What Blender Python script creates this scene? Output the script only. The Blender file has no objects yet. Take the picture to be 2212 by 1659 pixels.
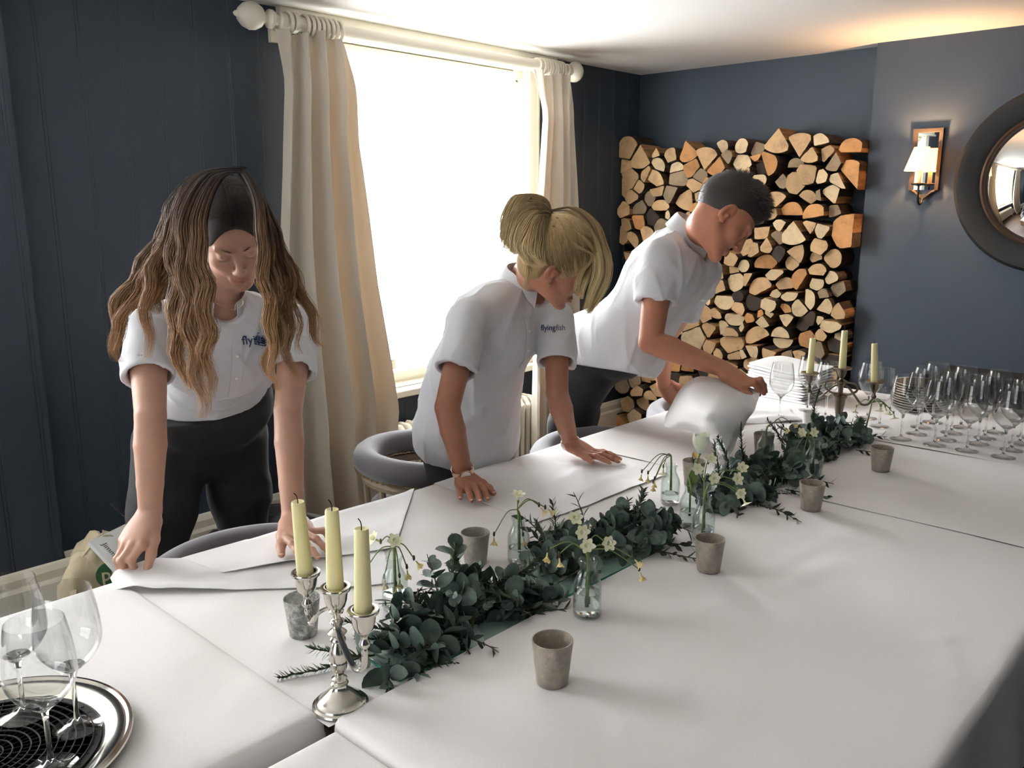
import bpy, math, random
import numpy as np
from mathutils import Vector, Matrix
V = Vector
PI = math.pi
sc = bpy.context.scene
COL = sc.collection

# ------------------------------------------------------------------ camera
FPX = 1858.0
YAW, PITCH = math.radians(42.86), math.radians(11.85)
fw = V((math.cos(YAW)*math.cos(PITCH), math.sin(YAW)*math.cos(PITCH), -math.sin(PITCH)))
rt = fw.cross(V((0, 0, 1))).normalized()
up = rt.cross(fw)
CAM = V((0, 0, 1.55))
cd = bpy.data.cameras.new('camera'); cam = bpy.data.objects.new('camera', cd); COL.objects.link(cam)
cd.sensor_width = 36; cd.lens = FPX*36/2212; cd.clip_start = .05; cd.clip_end = 60
m = Matrix((rt, up, -fw)).transposed().to_4x4(); m.translation = CAM
cam.matrix_world = m
sc.camera = cam

# ------------------------------------------------------------------ world, exposure, daylight
sc.view_settings.view_transform = 'Standard'; sc.view_settings.look = 'None'
sc.view_settings.gamma = 1; sc.view_settings.use_curve_mapping = False
sc.view_settings.exposure = 0.12
w = bpy.data.worlds.new('sky'); sc.world = w; w.use_nodes = True
nt = w.node_tree; bg = nt.nodes['Background']; bg.inputs[0].default_value = (.90, .95, 1, 1)
# overcast sky above; stronger glow below the horizon, added to brighten the ceiling
tcw = nt.nodes.new('ShaderNodeTexCoord'); spw = nt.nodes.new('ShaderNodeSeparateXYZ'); mrw = nt.nodes.new('ShaderNodeMapRange')
nt.links.new(tcw.outputs['Generated'], spw.inputs[0]); nt.links.new(spw.outputs[2], mrw.inputs[0])
mrw.inputs[1].default_value = -.12; mrw.inputs[2].default_value = .02; mrw.inputs[3].default_value = 8.5; mrw.inputs[4].default_value = 2.4
nt.links.new(mrw.outputs[0], bg.inputs[1])
sc.cycles.use_denoising = True
sc.cycles.use_adaptive_sampling = True; sc.cycles.adaptive_threshold = .03
sc.cycles.max_bounces = 8; sc.cycles.diffuse_bounces = 4; sc.cycles.glossy_bounces = 4
sc.cycles.transmission_bounces = 8; sc.cycles.transparent_max_bounces = 12
sc.cycles.caustics_reflective = False; sc.cycles.caustics_refractive = False
sc.cycles.sample_clamp_indirect = 4

HC, DY, EX, BX = 2.35, 3.32, 4.78, 4.67      # ceiling height, window wall, log wall, chimney breast
TZ = .75                                      # table top with cloth

def area(name, loc, rot, sx, sy, power, color):
    ld = bpy.data.lights.new(name, 'AREA'); ld.shape = 'RECTANGLE'; ld.size = sx; ld.size_y = sy
    ld.energy = power; ld.color = color
    o = bpy.data.objects.new(name, ld); COL.objects.link(o); o.location = loc; o.rotation_euler = rot
    return o
# overcast daylight standing outside the two windows of the window wall 
DAY = (.93, .965, 1.0)
area('daylight_window', (3.05, DY+1.2, 2.35), (math.radians(-58), 0, 0), 2.6, 2.0, 1650, DAY)
area('daylight_window_near', (-.15, DY+1.2, 2.35), (math.radians(-58), 0, 0), 2.6, 2.0, 820, DAY)
area('daylight_window_left', (-2.95, .9, 1.7), (0, math.radians(-85), 0), 2.0, 2.4, 10, (1, .97, .93))

# ------------------------------------------------------------------ helpers
def onz(px, py, z):
    """world point at height z seen at a photo pixel (used only to read positions off the photograph)"""
    d = fw + rt*((px-1106)/FPX) - up*((py-829.5)/FPX)
    return CAM + d*((z-CAM.z)/d.z)
def ony(px, py, y):
    d = fw + rt*((px-1106)/FPX) - up*((py-829.5)/FPX)
    return CAM + d*((y-CAM.y)/d.y)
def onx(px, py, x):
    d = fw + rt*((px-1106)/FPX) - up*((py-829.5)/FPX)
    return CAM + d*((x-CAM.x)/d.x)
def dep(px, py, z):
    return CAM + (fw + rt*((px-1106)/FPX) - up*((py-829.5)/FPX))*z

def srgb(r, g, b):
    f = lambda c: (c/255/12.92) if c/255 <= .04045 else ((c/255+.055)/1.055)**2.4
    return (f(r), f(g), f(b), 1)

class NT:
    def __init__(s, name):
        s.m = bpy.data.materials.new(name); s.m.use_nodes = True; s.t = s.m.node_tree
        s.b = s.t.nodes['Principled BSDF']; s.out = s.t.nodes['Material Output']
    def n(s, typ, **kw):
        nd = s.t.nodes.new(typ)
        for k, v in kw.items():
            if k.startswith('i_'): nd.inputs[k[2:].replace('_', ' ')].default_value = v
            else: setattr(nd, k, v)
        return nd
    def l(s, a, b): s.t.links.new(a, b)
    def coord(s, kind='Object', scale=(1, 1, 1), rot=(0, 0, 0)):
        tc = s.n('ShaderNodeTexCoord'); mp = s.n('ShaderNodeMapping')
        mp.inputs['Scale'].default_value = scale; mp.inputs['Rotation'].default_value = rot
        s.l(tc.outputs[kind], mp.inputs['Vector']); return mp.outputs[0]
    def noise(s, vec, scale, detail=4, rough=.55):
        nd = s.n('ShaderNodeTexNoise'); nd.inputs['Scale'].default_value = scale
        nd.inputs['Detail'].default_value = detail; nd.inputs['Roughness'].default_value = rough
        if vec: s.l(vec, nd.inputs['Vector'])
        return nd.outputs[0]
    def ramp(s, fac, stops):
        r = s.n('ShaderNodeValToRGB'); s.l(fac, r.inputs[0]); e = r.color_ramp.elements
        while len(e) < len(stops): e.new(.5)
        for el, (p, c) in zip(e, stops): el.position = p; el.color = c
        return r.outputs[0]
    def bump(s, h, strength=.3, dist=.01, prev=None):
        b = s.n('ShaderNodeBump'); b.inputs['Strength'].default_value = strength; b.inputs['Distance'].default_value = dist
        s.l(h, b.inputs['Height'])
        if prev: s.l(prev, b.inputs['Normal'])
        s.l(b.outputs[0], s.b.inputs['Normal']); return b.outputs[0]
    def set(s, **kw):
        for k, v in kw.items(): s.b.inputs[k.replace('_', ' ')].default_value = v
        return s
def plain(name, col, rough=.5, metal=0, bump=0, bscale=60, var=0, **kw):
    t = NT(name).set(Base_Color=col, Roughness=rough, Metallic=metal, **kw)
    vec = t.coord()
    nz = t.noise(vec, bscale)
    if var:
        c2 = tuple(c*(1-var) for c in col[:3])+(1,)
        t.l(t.ramp(nz, [(.3, c2), (.7, col)]), t.b.inputs['Base Color'])
    if bump: t.bump(nz, bump, .004)
    return t.m
def cloth(name, col, weave=900, bump=.15, wrinkle=.25, rough=.85, trans=0, wscale=6, sheen=.1, obj=True):
    t = NT(name).set(Base_Color=col, Roughness=rough)
    try: t.set(Sheen_Weight=sheen)
    except Exception: pass
    vec = t.coord()
    a = t.noise(vec, weave, 2)
    b1 = t.bump(a, bump, .0006)
    b = t.noise(t.coord(scale=(1, 1, .6)), wscale, 3, .5)
    t.bump(b, wrinkle, .03, b1)
    t.l(t.ramp(t.noise(vec, weave*.4, 2), [(.3, tuple(c*.95 for c in col[:3])+(1,)), (.7, col)]), t.b.inputs['Base Color'])
    return t.m

class MB:
    """collects shapes into one mesh"""
    def __init__(s): s.v = []; s.f = []; s.mi = []; s.cur = 0
    def add(s, vs, fs, mi=None):
        o = len(s.v); s.v += [tuple(v) for v in vs]; s.f += [tuple(i+o for i in f) for f in fs]
        s.mi += [s.cur if mi is None else mi]*len(fs); return s
    def box(s, c, d, rz=0, M=None, bevel=0):
        x, y, z = d[0]/2, d[1]/2, d[2]/2
        vs = [V((a*x, b*y, g*z)) for a in (-1, 1) for b in (-1, 1) for g in (-1, 1)]
        R = M or Matrix.Rotation(rz, 3, 'Z')
        s.add([R@v+V(c) for v in vs], [(0,1,3,2),(4,6,7,5),(0,4,5,1),(2,3,7,6),(0,2,6,4),(1,5,7,3)]); return s
    def lathe(s, prof, c=(0, 0, 0), n=32, M=None, sy=1):
        vs = []; fs = []
        for r, z in prof:
            for k in range(n):
                a = 2*PI*k/n; vs.append(V((r*math.cos(a), r*math.sin(a)*sy, z)))
        if M: vs = [M@v for v in vs]
        vs = [v+V(c) for v in vs]
        for i in range(len(prof)-1):
            for k in range(n):
                fs.append((i*n+k, i*n+(k+1) % n, (i+1)*n+(k+1) % n, (i+1)*n+k))
        if prof[0][0] > 1e-5: fs.append(tuple(range(n))[::-1])
        if prof[-1][0] > 1e-5: fs.append(tuple((len(prof)-1)*n+k for k in range(n)))
        s.add(vs, fs); return s
    def tube(s, pts, rad, n=8, cap=True, flat=None, upv=None):
        pts = [V(p) for p in pts]
        if not hasattr(rad, '__len__'): rad = [rad]*len(pts)
        vs = []; fs = []; prev = None
        for i, p in enumerate(pts):
            t = (pts[min(i+1, len(pts)-1)]-pts[max(i-1, 0)])
            t = t.normalized() if t.length > 1e-9 else V((0, 0, 1))
            if prev is None:
                a = V(upv) if upv else (V((0, 0, 1)) if abs(t.z) < .9 else V((1, 0, 0)))
                nrm = (a-t*a.dot(t)).normalized()
            else:
                nrm = prev-t*prev.dot(t)
                nrm = nrm.normalized() if nrm.length > 1e-6 else t.orthogonal().normalized()
            prev = nrm; b = t.cross(nrm)
            for k in range(n):
                a = 2*PI*k/n
                vs.append(p+nrm*(math.cos(a)*rad[i]*(flat or 1))+b*(math.sin(a)*rad[i]))
        for i in range(len(pts)-1):
            for k in range(n):
                fs.append((i*n+k, i*n+(k+1) % n, (i+1)*n+(k+1) % n, (i+1)*n+k))
        if cap:
            fs.append(tuple(range(n))[::-1]); fs.append(tuple((len(pts)-1)*n+k for k in range(n)))
        s.add(vs, fs); return s
    def grid(s, P, thick=0, closed=False):
        """P[i][j] points -> sheet; with thickness along the vertex normal"""
        ni, nj = len(P), len(P[0])
        if thick:
            A = np.array([[tuple(p) for p in r] for r in P])
            du = np.gradient(A, axis=0); dv = np.gradient(A, axis=1)
            nn = np.cross(du, dv); nn /= np.maximum(np.linalg.norm(nn, axis=2, keepdims=True), 1e-9)
            B = A-nn*thick
            vs = [tuple(x) for x in A.reshape(-1, 3)]+[tuple(x) for x in B.reshape(-1, 3)]
            N = ni*nj; fs = []
            ix = lambda i, j: i*nj+j
            for i in range(ni-1):
                for j in range(nj-1):
                    q = (ix(i, j), ix(i+1, j), ix(i+1, j+1), ix(i, j+1)); fs.append(q); fs.append(tuple(a+N for a in q[::-1]))
            for i in range(ni-1):
                fs.append((ix(i, 0), ix(i, 0)+N, ix(i+1, 0)+N, ix(i+1, 0)))
                fs.append((ix(i+1, nj-1), ix(i+1, nj-1)+N, ix(i, nj-1)+N, ix(i, nj-1)))
            for j in range(nj-1):
                fs.append((ix(0, j+1), ix(0, j+1)+N, ix(0, j)+N, ix(0, j)))
                fs.append((ix(ni-1, j), ix(ni-1, j)+N, ix(ni-1, j+1)+N, ix(ni-1, j+1)))
            s.add(vs, fs)
        else:
            vs = [p for r in P for p in r]
            s.add(vs, [(i*nj+j, (i+1)*nj+j, (i+1)*nj+j+1, i*nj+j+1) for i in range(ni-1) for j in range(nj-1)])
        return s
    def build(s, name, mats, parent=None, smooth=True, loc=None, bevel=0, angle=40):
        me = bpy.data.meshes.new(name)
        org = V(loc) if loc is not None else V((0, 0, 0))
        vs = [(v[0]-org.x, v[1]-org.y, v[2]-org.z) for v in s.v] if loc is not None else s.v
        me.from_pydata(vs, [], s.f)
        if not isinstance(mats, (list, tuple)): mats = [mats]
        for mt in mats: me.materials.append(mt)
        if len(mats) > 1: me.polygons.foreach_set('material_index', s.mi)
        me.update()
        if smooth:
            me.polygons.foreach_set('use_smooth', [True]*len(s.f))
            try: me.set_sharp_from_angle(angle=math.radians(angle))
            except Exception: pass
        o = bpy.data.objects.new(name, me); COL.objects.link(o)
        if loc is not None: o.location = org
        if parent is not None:
            o.parent = parent
            o.matrix_parent_inverse = Matrix.Identity(4)
            if loc is None: o.location = (0, 0, 0)
        if bevel:
            md = o.modifiers.new('bevel', 'BEVEL'); md.width = bevel; md.segments = 2; md.limit_method = 'ANGLE'
        return o
def thing(name, label, cat, loc=(0, 0, 0), rz=0, group=None):
    o = bpy.data.objects.new(name, None); COL.objects.link(o); o.location = loc; o.rotation_euler = (0, 0, rz)
    o.empty_display_size = .05
    return tag(o, label, cat, group)
def tag(o, label, cat, group=None, kind=None):
    o['label'] = label; o['category'] = cat
    if group: o['group'] = group
    if kind: o['kind'] = kind
    return o
def struct(o): o['kind'] = 'structure'; return o
def dup(root, loc=None, rz=None, label=None, group=None):
    r = root.copy(); COL.objects.link(r)
    if loc is not None: r.location = loc
    if rz is not None: r.rotation_euler = (0, 0, rz)
    if label: r['label'] = label
    if group: r['group'] = group
    for ch in list(root.children):
        c = ch.copy(); COL.objects.link(c); c.parent = r
        for g in list(ch.children):
            d = g.copy(); COL.objects.link(d); d.parent = c
    return r
def spline(pts, n=8):
    """Catmull-Rom through points"""
    pts = [V(p) for p in pts]; out = []
    P = [pts[0]*2-pts[1]]+pts+[pts[-1]*2-pts[-2]]
    for i in range(1, len(P)-2):
        a, b, c, d = P[i-1:i+3]
        for k in range(n):
            t = k/n
            out.append(.5*((2*b)+(c-a)*t+(2*a-5*b+4*c-d)*t*t+(-a+3*b-3*c+d)*t**3))
    out.append(pts[-1]); return out
def interp(xs, ys, x): return float(np.interp(x, xs, ys))
ORD = ['first', 'second', 'third', 'fourth', 'fifth', 'sixth', 'seventh', 'eighth', 'ninth', 'tenth', 'eleventh', 'twelfth', 'thirteenth', 'fourteenth', 'fifteenth', 'sixteenth', 'seventeenth', 'eighteenth', 'nineteenth', 'twentieth', 'twenty-first', 'twenty-second', 'twenty-third', 'twenty-fourth', 'twenty-fifth', 'twenty-sixth']
rnd = random.Random(7)

# ------------------------------------------------------------------ shared materials
M_wall = plain('blue_wall_paint', srgb(46, 56, 68), .62, bump=.12, bscale=220)
M_white = plain('cream_gloss_paint', srgb(236, 230, 214), .35)
M_pole = plain('cream_pole_paint', srgb(226, 218, 200), .38)
M_ceil = plain('ceiling_paint', srgb(236, 232, 226), .9, bump=.06, bscale=90)
M_black = plain('black_iron', srgb(22, 22, 22), .45)
M_glass = NT('clear_glass').set(Base_Color=(1, 1, 1, 1), Roughness=0.0, Transmission_Weight=1.0, IOR=1.45).m
def glass_shadowless(name, col=(1, 1, 1, 1), ior=1.45, rough=0):
    t = NT(name).set(Base_Color=col, Roughness=rough, Transmission_Weight=1.0, IOR=ior)
    return t.m
M_linen = cloth('white_table_linen', srgb(240, 235, 232), wrinkle=.3, wscale=3.5)
M_linen2 = cloth('white_folded_linen', srgb(241, 238, 237), wrinkle=.35, wscale=5)
# ================================================================== ROOM
X0, Y0 = -2.2, -1.7
def quadbox(name, lo, hi, mat, parent=None):
    b = MB(); b.box([(a+c)/2 for a, c in zip(lo, hi)], [c-a for a, c in zip(lo, hi)])
    return b.build(name, mat, parent, smooth=False)
# floor: dark oak boards
t = NT('dark_floor_boards').set(Roughness=.5)
br = t.n('ShaderNodeTexBrick'); t.l(t.coord(rot=(0, 0, 0)), br.inputs['Vector'])
br.inputs['Color1'].default_value = srgb(70, 54, 42); br.inputs['Color2'].default_value = srgb(86, 66, 50)
br.inputs['Mortar'].default_value = srgb(25, 20, 16); br.inputs['Scale'].default_value = 1
br.inputs['Brick Width'].default_value = 1.6; br.inputs['Row Height'].default_value = .14; br.inputs['Mortar Size'].default_value = .002
t.l(br.outputs[0], t.b.inputs['Base Color'])
struct(quadbox('floor', (X0, Y0, -.1), (EX+.1, DY+.1, 0), t.m))
struct(quadbox('ceiling', (X0, Y0, HC), (EX+.1, DY+.1, HC+.1), M_ceil))
# window wall with two openings; W1 = the window in the picture, W2 = the next one to the left
W1 = (2.34, 3.70, .64, 2.27); W2 = (-.85, .50, .64, 2.27); TH = .16
def wall_with_holes(name, holes, x0, x1):
    b = MB(); xs = sorted([x0, x1]+[h[0] for h in holes]+[h[1] for h in holes])
    for a, c in zip(xs[:-1], xs[1:]):
        h = next((h for h in holes if abs(h[0]-a) < 1e-6), None)
        if h:
            b.box(((a+c)/2, DY+TH/2, h[2]/2), (c-a, TH, h[2])); b.box(((a+c)/2, DY+TH/2, (h[3]+HC)/2), (c-a, TH, HC-h[3]))
        else: b.box(((a+c)/2, DY+TH/2, HC/2), (c-a, TH, HC))
    return b.build(name, M_wall, smooth=False)
# panelling: V-groove boards in the paint's relief
t = NT('blue_panelling').set(Base_Color=srgb(46, 56, 68), Roughness=.5)
sx = t.n('ShaderNodeSeparateXYZ'); tc = t.n('ShaderNodeTexCoord'); t.l(tc.outputs['Object'], sx.inputs[0])
mm = t.n('ShaderNodeMath', operation='MULTIPLY_ADD'); t.l(sx.outputs[0], mm.inputs[0]); mm.inputs[1].default_value = 1/.1443; mm.inputs[2].default_value = 40-1.17/.1443
fr = t.n('ShaderNodeMath', operation='FRACT'); t.l(mm.outputs[0], fr.inputs[0])
# two fine beads per board edge
def bead(c, wd):
    s_ = t.n('ShaderNodeMath', operation='SUBTRACT'); t.l(fr.outputs[0], s_.inputs[0]); s_.inputs[1].default_value = c
    a_ = t.n('ShaderNodeMath', operation='ABSOLUTE'); t.l(s_.outputs[0], a_.inputs[0])
    r_ = t.n('ShaderNodeMapRange'); t.l(a_.outputs[0], r_.inputs[0]); r_.inputs[1].default_value = 0; r_.inputs[2].default_value = wd
    return r_.outputs[0]
mn = t.n('ShaderNodeMath', operation='MINIMUM'); t.l(bead(.03, .02), mn.inputs[0]); t.l(bead(.11, .02), mn.inputs[1])
bp = t.bump(mn.outputs[0], 1.0, .004)
nz = t.noise(t.coord(), 200); t.bump(nz, .08, .003, bp)
M_panel = t.m
wl = wall_with_holes('wall_back', [W2, W1], X0, EX+.1); struct(wl); wl.data.materials[0] = M_panel
struct(quadbox('wall_far', (EX, Y0, 0), (EX+.1, DY, HC), M_wall))
struct(quadbox('wall_chimney', (BX, Y0, 0), (EX, 1.793, HC), M_wall))
struct(quadbox('wall_near', (X0, Y0-.1, 0), (EX, Y0, HC), M_wall))
# left wall with a glazed opening
b = MB(); b.box((X0-.05, (Y0-.1)/2, HC/2), (.1, -.1-Y0, HC)); b.box((X0-.05, (1.9+DY)/2, HC/2), (.1, DY-1.9, HC))
b.box((X0-.05, .9, .35), (.1, 2.0, .7)); b.box((X0-.05, .9, 2.24), (.1, 2.0, .22))
struct(b.build('wall_left', M_wall, smooth=False))
b = MB()
for y in (-.1, .9, 1.9): b.box((X0-.05, y, 1.415), (.06, .05, 1.43))
for z in (.7, 1.4, 2.13): b.box((X0-.05, .9, z), (.06, 2.0, .05))
struct(b.build('window_3', M_white, smooth=False))
# boxed-out panel of the window wall at far left
struct(quadbox('wall_pier', (.5, DY-.07, 0), (1.06, DY, HC), M_panel))
# cornice line / picture rail in shadow over the far corner is absent: plain ceiling joint
# skirting of the window wall
def skirt(name, x0, x1, y):
    b = MB(); prof = [(0, 0), (.024, 0), (.024, .19), (.016, .205), (.016, .235), (.006, .255), (0, .262)]
    vs = []; fs = []
    for x in (x0, x1):
        for d, z in prof: vs.append((x, y-d, z))
    n = len(prof)
    for i in range(n): fs.append((i, (i+1) % n, n+(i+1) % n, n+i))
    fs += [tuple(range(n))[::-1], tuple(range(n, 2*n))]
    b.add(vs, fs); o = b.build(name, M_white, smooth=False); return struct(o)
skirt('baseboard_back', 1.085, 4.78, DY); skirt('baseboard_pier', .5, 1.085, DY-.07)
# ---- windows
t = NT('window_glass').set(Base_Color=(1, 1, 1, 1))
tr = t.n('ShaderNodeBsdfTransparent'); gl = t.n('ShaderNodeBsdfGlossy'); gl.inputs['Roughness'].default_value = .02
mx = t.n('ShaderNodeMixShader'); mx.inputs[0].default_value = .06
t.l(tr.outputs[0], mx.inputs[1]); t.l(gl.outputs[0], mx.inputs[2]); t.l(mx.outputs[0], t.out.inputs[0]); M_pane = t.m
t = NT('sheer_blind_cloth')
tr = t.n('ShaderNodeBsdfTransparent'); tl = t.n('ShaderNodeBsdfTranslucent'); df = t.n('ShaderNodeBsdfDiffuse')
tl.inputs[0].default_value = (.95, .95, .93, 1); df.inputs[0].default_value = (.9, .9, .88, 1)
m1 = t.n('ShaderNodeMixShader'); m1.inputs[0].default_value = .25; t.l(tl.outputs[0], m1.inputs[1]); t.l(df.outputs[0], m1.inputs[2])
m2 = t.n('ShaderNodeMixShader'); m2.inputs[0].default_value = .55; t.l(tr.outputs[0], m2.inputs[1]); t.l(m1.outputs[0], m2.inputs[2])
t.l(m2.outputs[0], t.out.inputs[0]); M_blind = t.m
def window(name, W, trim_name):
    x0, x1, z0, z1 = W; yc = DY+.10
    root = bpy.data.objects.new(name, None); COL.objects.link(root); struct(root)
    zm = (z0+z1)*.5-.36
    b = MB()
    for x in (x0+.025, x1-.025): b.box((x, yc, (z0+z1)/2), (.05, .07, z1-z0))
    for z in (z0+.04, z1-.025): b.box(((x0+x1)/2, yc, z), (x1-x0, .07, .07))
    b.box(((x0+x1)/2, yc, zm), (x1-x0, .06, .035))
    b.build('window_frame', M_white, root, smooth=False)
    b = MB(); b.box(((x0+x1)/2, yc+.005, (z0+z1)/2), (x1-x0-.08, .004, z1-z0-.08)); b.build('pane', M_pane, root, smooth=False)
    b = MB(); b.box(((x0+x1)/2, DY-.03, z0-.02), (x1-x0+.10, .10, .035)); b.box(((x0+x1)/2, DY+.06, z0-.0), (x1-x0-.02, .12, .02))
    b.build('window_sill', M_white, root, smooth=False, bevel=.006)
    b = MB(); b.box(((x0+x1)/2-.28, yc-.045, z0+.11), (.03, .02, .05)); b.build('sash_lift', M_pole, root, smooth=False)
    # architrave
    b = MB(); w_ = .075
    for x in (x0-w_/2, x1+w_/2):
        b.box((x, DY-.012, (z0+z1)/2+.02), (w_, .024, z1-z0+.04)); b.box((x+(.028 if x > x1 else -.028), DY-.02, (z0+z1)/2+.02), (.018, .02, z1-z0+.04))
    b.box(((x0+x1)/2, DY-.012, z1+.033), (x1-x0+2*w_, .024, .066)); b.box(((x0+x1)/2, DY-.02, z1+.058), (x1-x0+2*w_+.02, .02, .018))
    struct(b.build(trim_name, M_white, smooth=False, bevel=.003))
    b = MB()
    for x in (x0+.004, x1-.004): b.box((x, DY+.06, (z0+z1)/2), (.008, .13, z1-z0))
    b.box(((x0+x1)/2, DY+.06, z1-.004), (x1-x0, .13, .008)); b.build('reveal_lining', M_white, root, smooth=False)
    b = MB(); b.box(((x0+x1)/2, DY-.02, 2.312), (x1-x0+.42, .04, .076)); b.box(((x0+x1)/2, DY-.035, 2.283), (x1-x0+.46, .03, .02))
    b.build('pelmet_board', M_white, root, smooth=False, bevel=.003)
window('window_1', W1, 'trim_1'); window('window_2', W2, 'trim_2')
# roller blinds, drawn down over the panes
for W, lab in ((W1, 'sheer white roller blind drawn down in the bright sash window'), (W2, 'sheer white roller blind in the window beyond the left edge')):
    x0, x1, z0, z1 = W
    r = thing('roller_blind', lab, 'blind', ((x0+x1)/2, DY+.045, z0+.05))
    b = MB(); b.tube([(-(x1-x0)/2+.03, 0, z1-z0-.075), ((x1-x0)/2-.03, 0, z1-z0-.075)], .016, 12); b.build('roller', M_white, r)
    b = MB(); b.box((0, .006, (z1-z0-.075)/2+.01), (x1-x0-.075, .0012, z1-z0-.09)); b.build('blind_cloth', M_blind, r, smooth=False)
    b = MB(); b.box((0, .006, .008), (x1-x0-.075, .012, .02)); b.build('bottom_bar', M_white, r, smooth=False)
# ---- curtain pole
PY, PZ = DY-.15, 2.265
r = thing('curtain_pole', 'thick cream wooden curtain pole with turned ball finials over the window', 'curtain pole', (3.0, PY, PZ))
RX = Matrix.Rotation(PI/2, 3, 'Y')
b = MB(); b.tube([(-.93, 0, 0), (.85, 0, 0)], .029, 20); b.build('pole', M_pole, r)
for s_, xx in ((-1, -.93), (1, .85)):
    MM = Matrix.Rotation(PI/2*s_, 3, 'Y')
    prof = [(.029, -.005), (.033, .0), (.033, .02), (.022, .03), (.022, .045), (.036, .055), (.036, .068), (.02, .085), (.02, .095), (.04, .108), (.051, .13), (.053, .15), (.045, .175), (.028, .195), (.012, .205), (.010, .215), (.0, .224)] if s_ < 0 else \
           [(.029, -.005), (.036, .0), (.036, .012), (.024, .025), (.024, .04), (.044, .05), (.055, .07), (.055, .085), (.047, .1), (.03, .108), (0, .11)]
    b = MB(); b.lathe(prof, (xx, 0, 0), 24, MM); b.build('finial', M_pole, r)
for xx in (-.885, .615):
    b = MB(); b.box((xx, .08, 0), (.03, .13, .03)); b.lathe([(.04, -.01), (.04, .01)], (xx, 0, 0), 20, RX); b.box((xx, .14, 0), (.05, .02, .12)); b.build('bracket', M_pole, r)
# rings
def torus(b, c, R, rr, M=None, n=20, k=8):
    vs = []; fs = []
    for i in range(n):
        a = 2*PI*i/n
        for j in range(k):
            q = 2*PI*j/k; v = V((rr*math.sin(q), (R+rr*math.cos(q))*math.cos(a), (R+rr*math.cos(q))*math.sin(a)))
            vs.append((M@v if M else v)+V(c))
    for i in range(n):
        for j in range(k): fs.append((i*k+j, ((i+1) % n)*k+j, ((i+1) % n)*k+(j+1) % k, i*k+(j+1) % k))
    b.add(vs, fs)
b = MB(); torus(b, (0, 0, 0), .042, .0075); ring0 = b.build('curtain_ring', M_pole, loc=None)
tag(ring0, 'x', 'curtain ring', 'rings on the curtain pole')
xsL = [2.088]+[2.165+.0235*i for i in range(8)]; xsR = [3.635+.021*i for i in range(9)]
for k, (xx, side, i) in enumerate([(x, 'left', i) for i, x in enumerate(xsL)]+[(x, 'right', i) for i, x in enumerate(xsR)]):
    o = ring0 if k == 0 else ring0.copy()
    if k: COL.objects.link(o)
    o.location = (xx, PY, PZ-.0052); o.rotation_euler = (0, rnd.uniform(-.03, .03), rnd.uniform(-.05, .05))
    o['label'] = f'cream wooden curtain ring, {ORD[i]} from the left in the {side} cluster on the pole'
# ---- curtains
t = NT('cream_curtain_linen').set(Base_Color=srgb(212, 203, 188), Roughness=.9, Sheen_Weight=.15)
a_ = t.noise(t.coord(scale=(1, 1, .35)), 700, 2); b1 = t.bump(a_, .2, .0008); t.bump(t.noise(t.coord(scale=(1, 1, .5)), 9, 3), .25, .02, b1)
tl = t.n('ShaderNodeBsdfTranslucent'); tl.inputs[0].default_value = srgb(234, 212, 184)
mx = t.n('ShaderNodeMixShader'); mx.inputs[0].default_value = .16; t.l(t.b.outputs[0], mx.inputs[1]); t.l(tl.outputs[0], mx.inputs[2]); t.l(mx.outputs[0], t.out.inputs[0])
M_curt = t.m
def curtain(name_label, edges, ztop, nf, amp, seed, flop=0):
    """edges(z) -> (x left, x right); pleated head, deepening folds"""
    rg = random.Random(seed); n = nf*14+1; rows = 46
    ph = [rg.uniform(-.5, .5) for _ in range(nf+2)]; am = [rg.uniform(.7, 1.25) for _ in range(nf+2)]
    P = []
    for i in range(rows):
        tz = i/(rows-1); z = ztop*(1-tz)+.012
        xl, xr = edges(z); row = []
        head = max(0, 1-(ztop-z)/.16)
        for j in range(n):
            u = j/(n-1); q = u*nf; k = int(min(q, nf-1)); f = q-k
            wgt = am[k]*(1-f)+am[k+1]*f
            d = math.sin(2*PI*(q+.16*math.sin(2.2*tz+ph[k])*tz))
            dd = d*amp*wgt*(.55+.45*tz)
            if head > 0:       # pinched pleats: narrow peaks
                pk = math.exp(-((f-.25)/.10)**2)*1.2+math.exp(-((f-.45)/.10)**2)*.9-.5
                dd = dd*(1-head)+pk*amp*1.1*head
            dd -= amp*(1.5*math.exp(-((u-.40)/.035)**2)+.9*math.exp(-((u-.72)/.03)**2))*min(1, tz*6)
            x = xl+(xr-xl)*(u+(.16*math.sin(2*PI*q+1.3+ph[k])*min(1, tz*4)+.10*math.sin(5*u+3*tz+seed)*tz)/nf)
            dd += amp*.30*math.sin(4*PI*q+ph[k]*3+2*tz)*min(1, tz*3)
            y = PY-.045-(.05 if tz > .1 else .5*tz)-dd
            zz = z+(.012*math.sin(9*u+seed) if i == 0 else 0)
            if flop and z < .32 and u > .55:   # the hem kicks forward over something on the floor
                g = (1-z/.32)*(u-.55)/.45; y -= flop*g; zz += .10*g
            row.append((x, y, zz))
        P.append(row)
    b = MB(); b.grid(P, .003)
    c = V(((edges(1)[0]+edges(1)[1])/2, PY-.05, 0))
    o = b.build('curtain', M_curt, loc=c, angle=80)
    return tag(o, name_label, 'curtain', 'curtains on the cream pole')
curtain('long cream linen curtain with pinched pleats left of the window, beside the blue panelling',
        lambda z: (interp([0, .5, 1.4, 2.22], [1.95, 1.92, 1.925, 2.02], z), interp([0, .45, .62, 1.2, 1.8, 2.22], [2.46, 2.45, 2.47, 2.38, 2.33, 2.35], z)), 2.215, 4, .055, 3, flop=.12)
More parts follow.
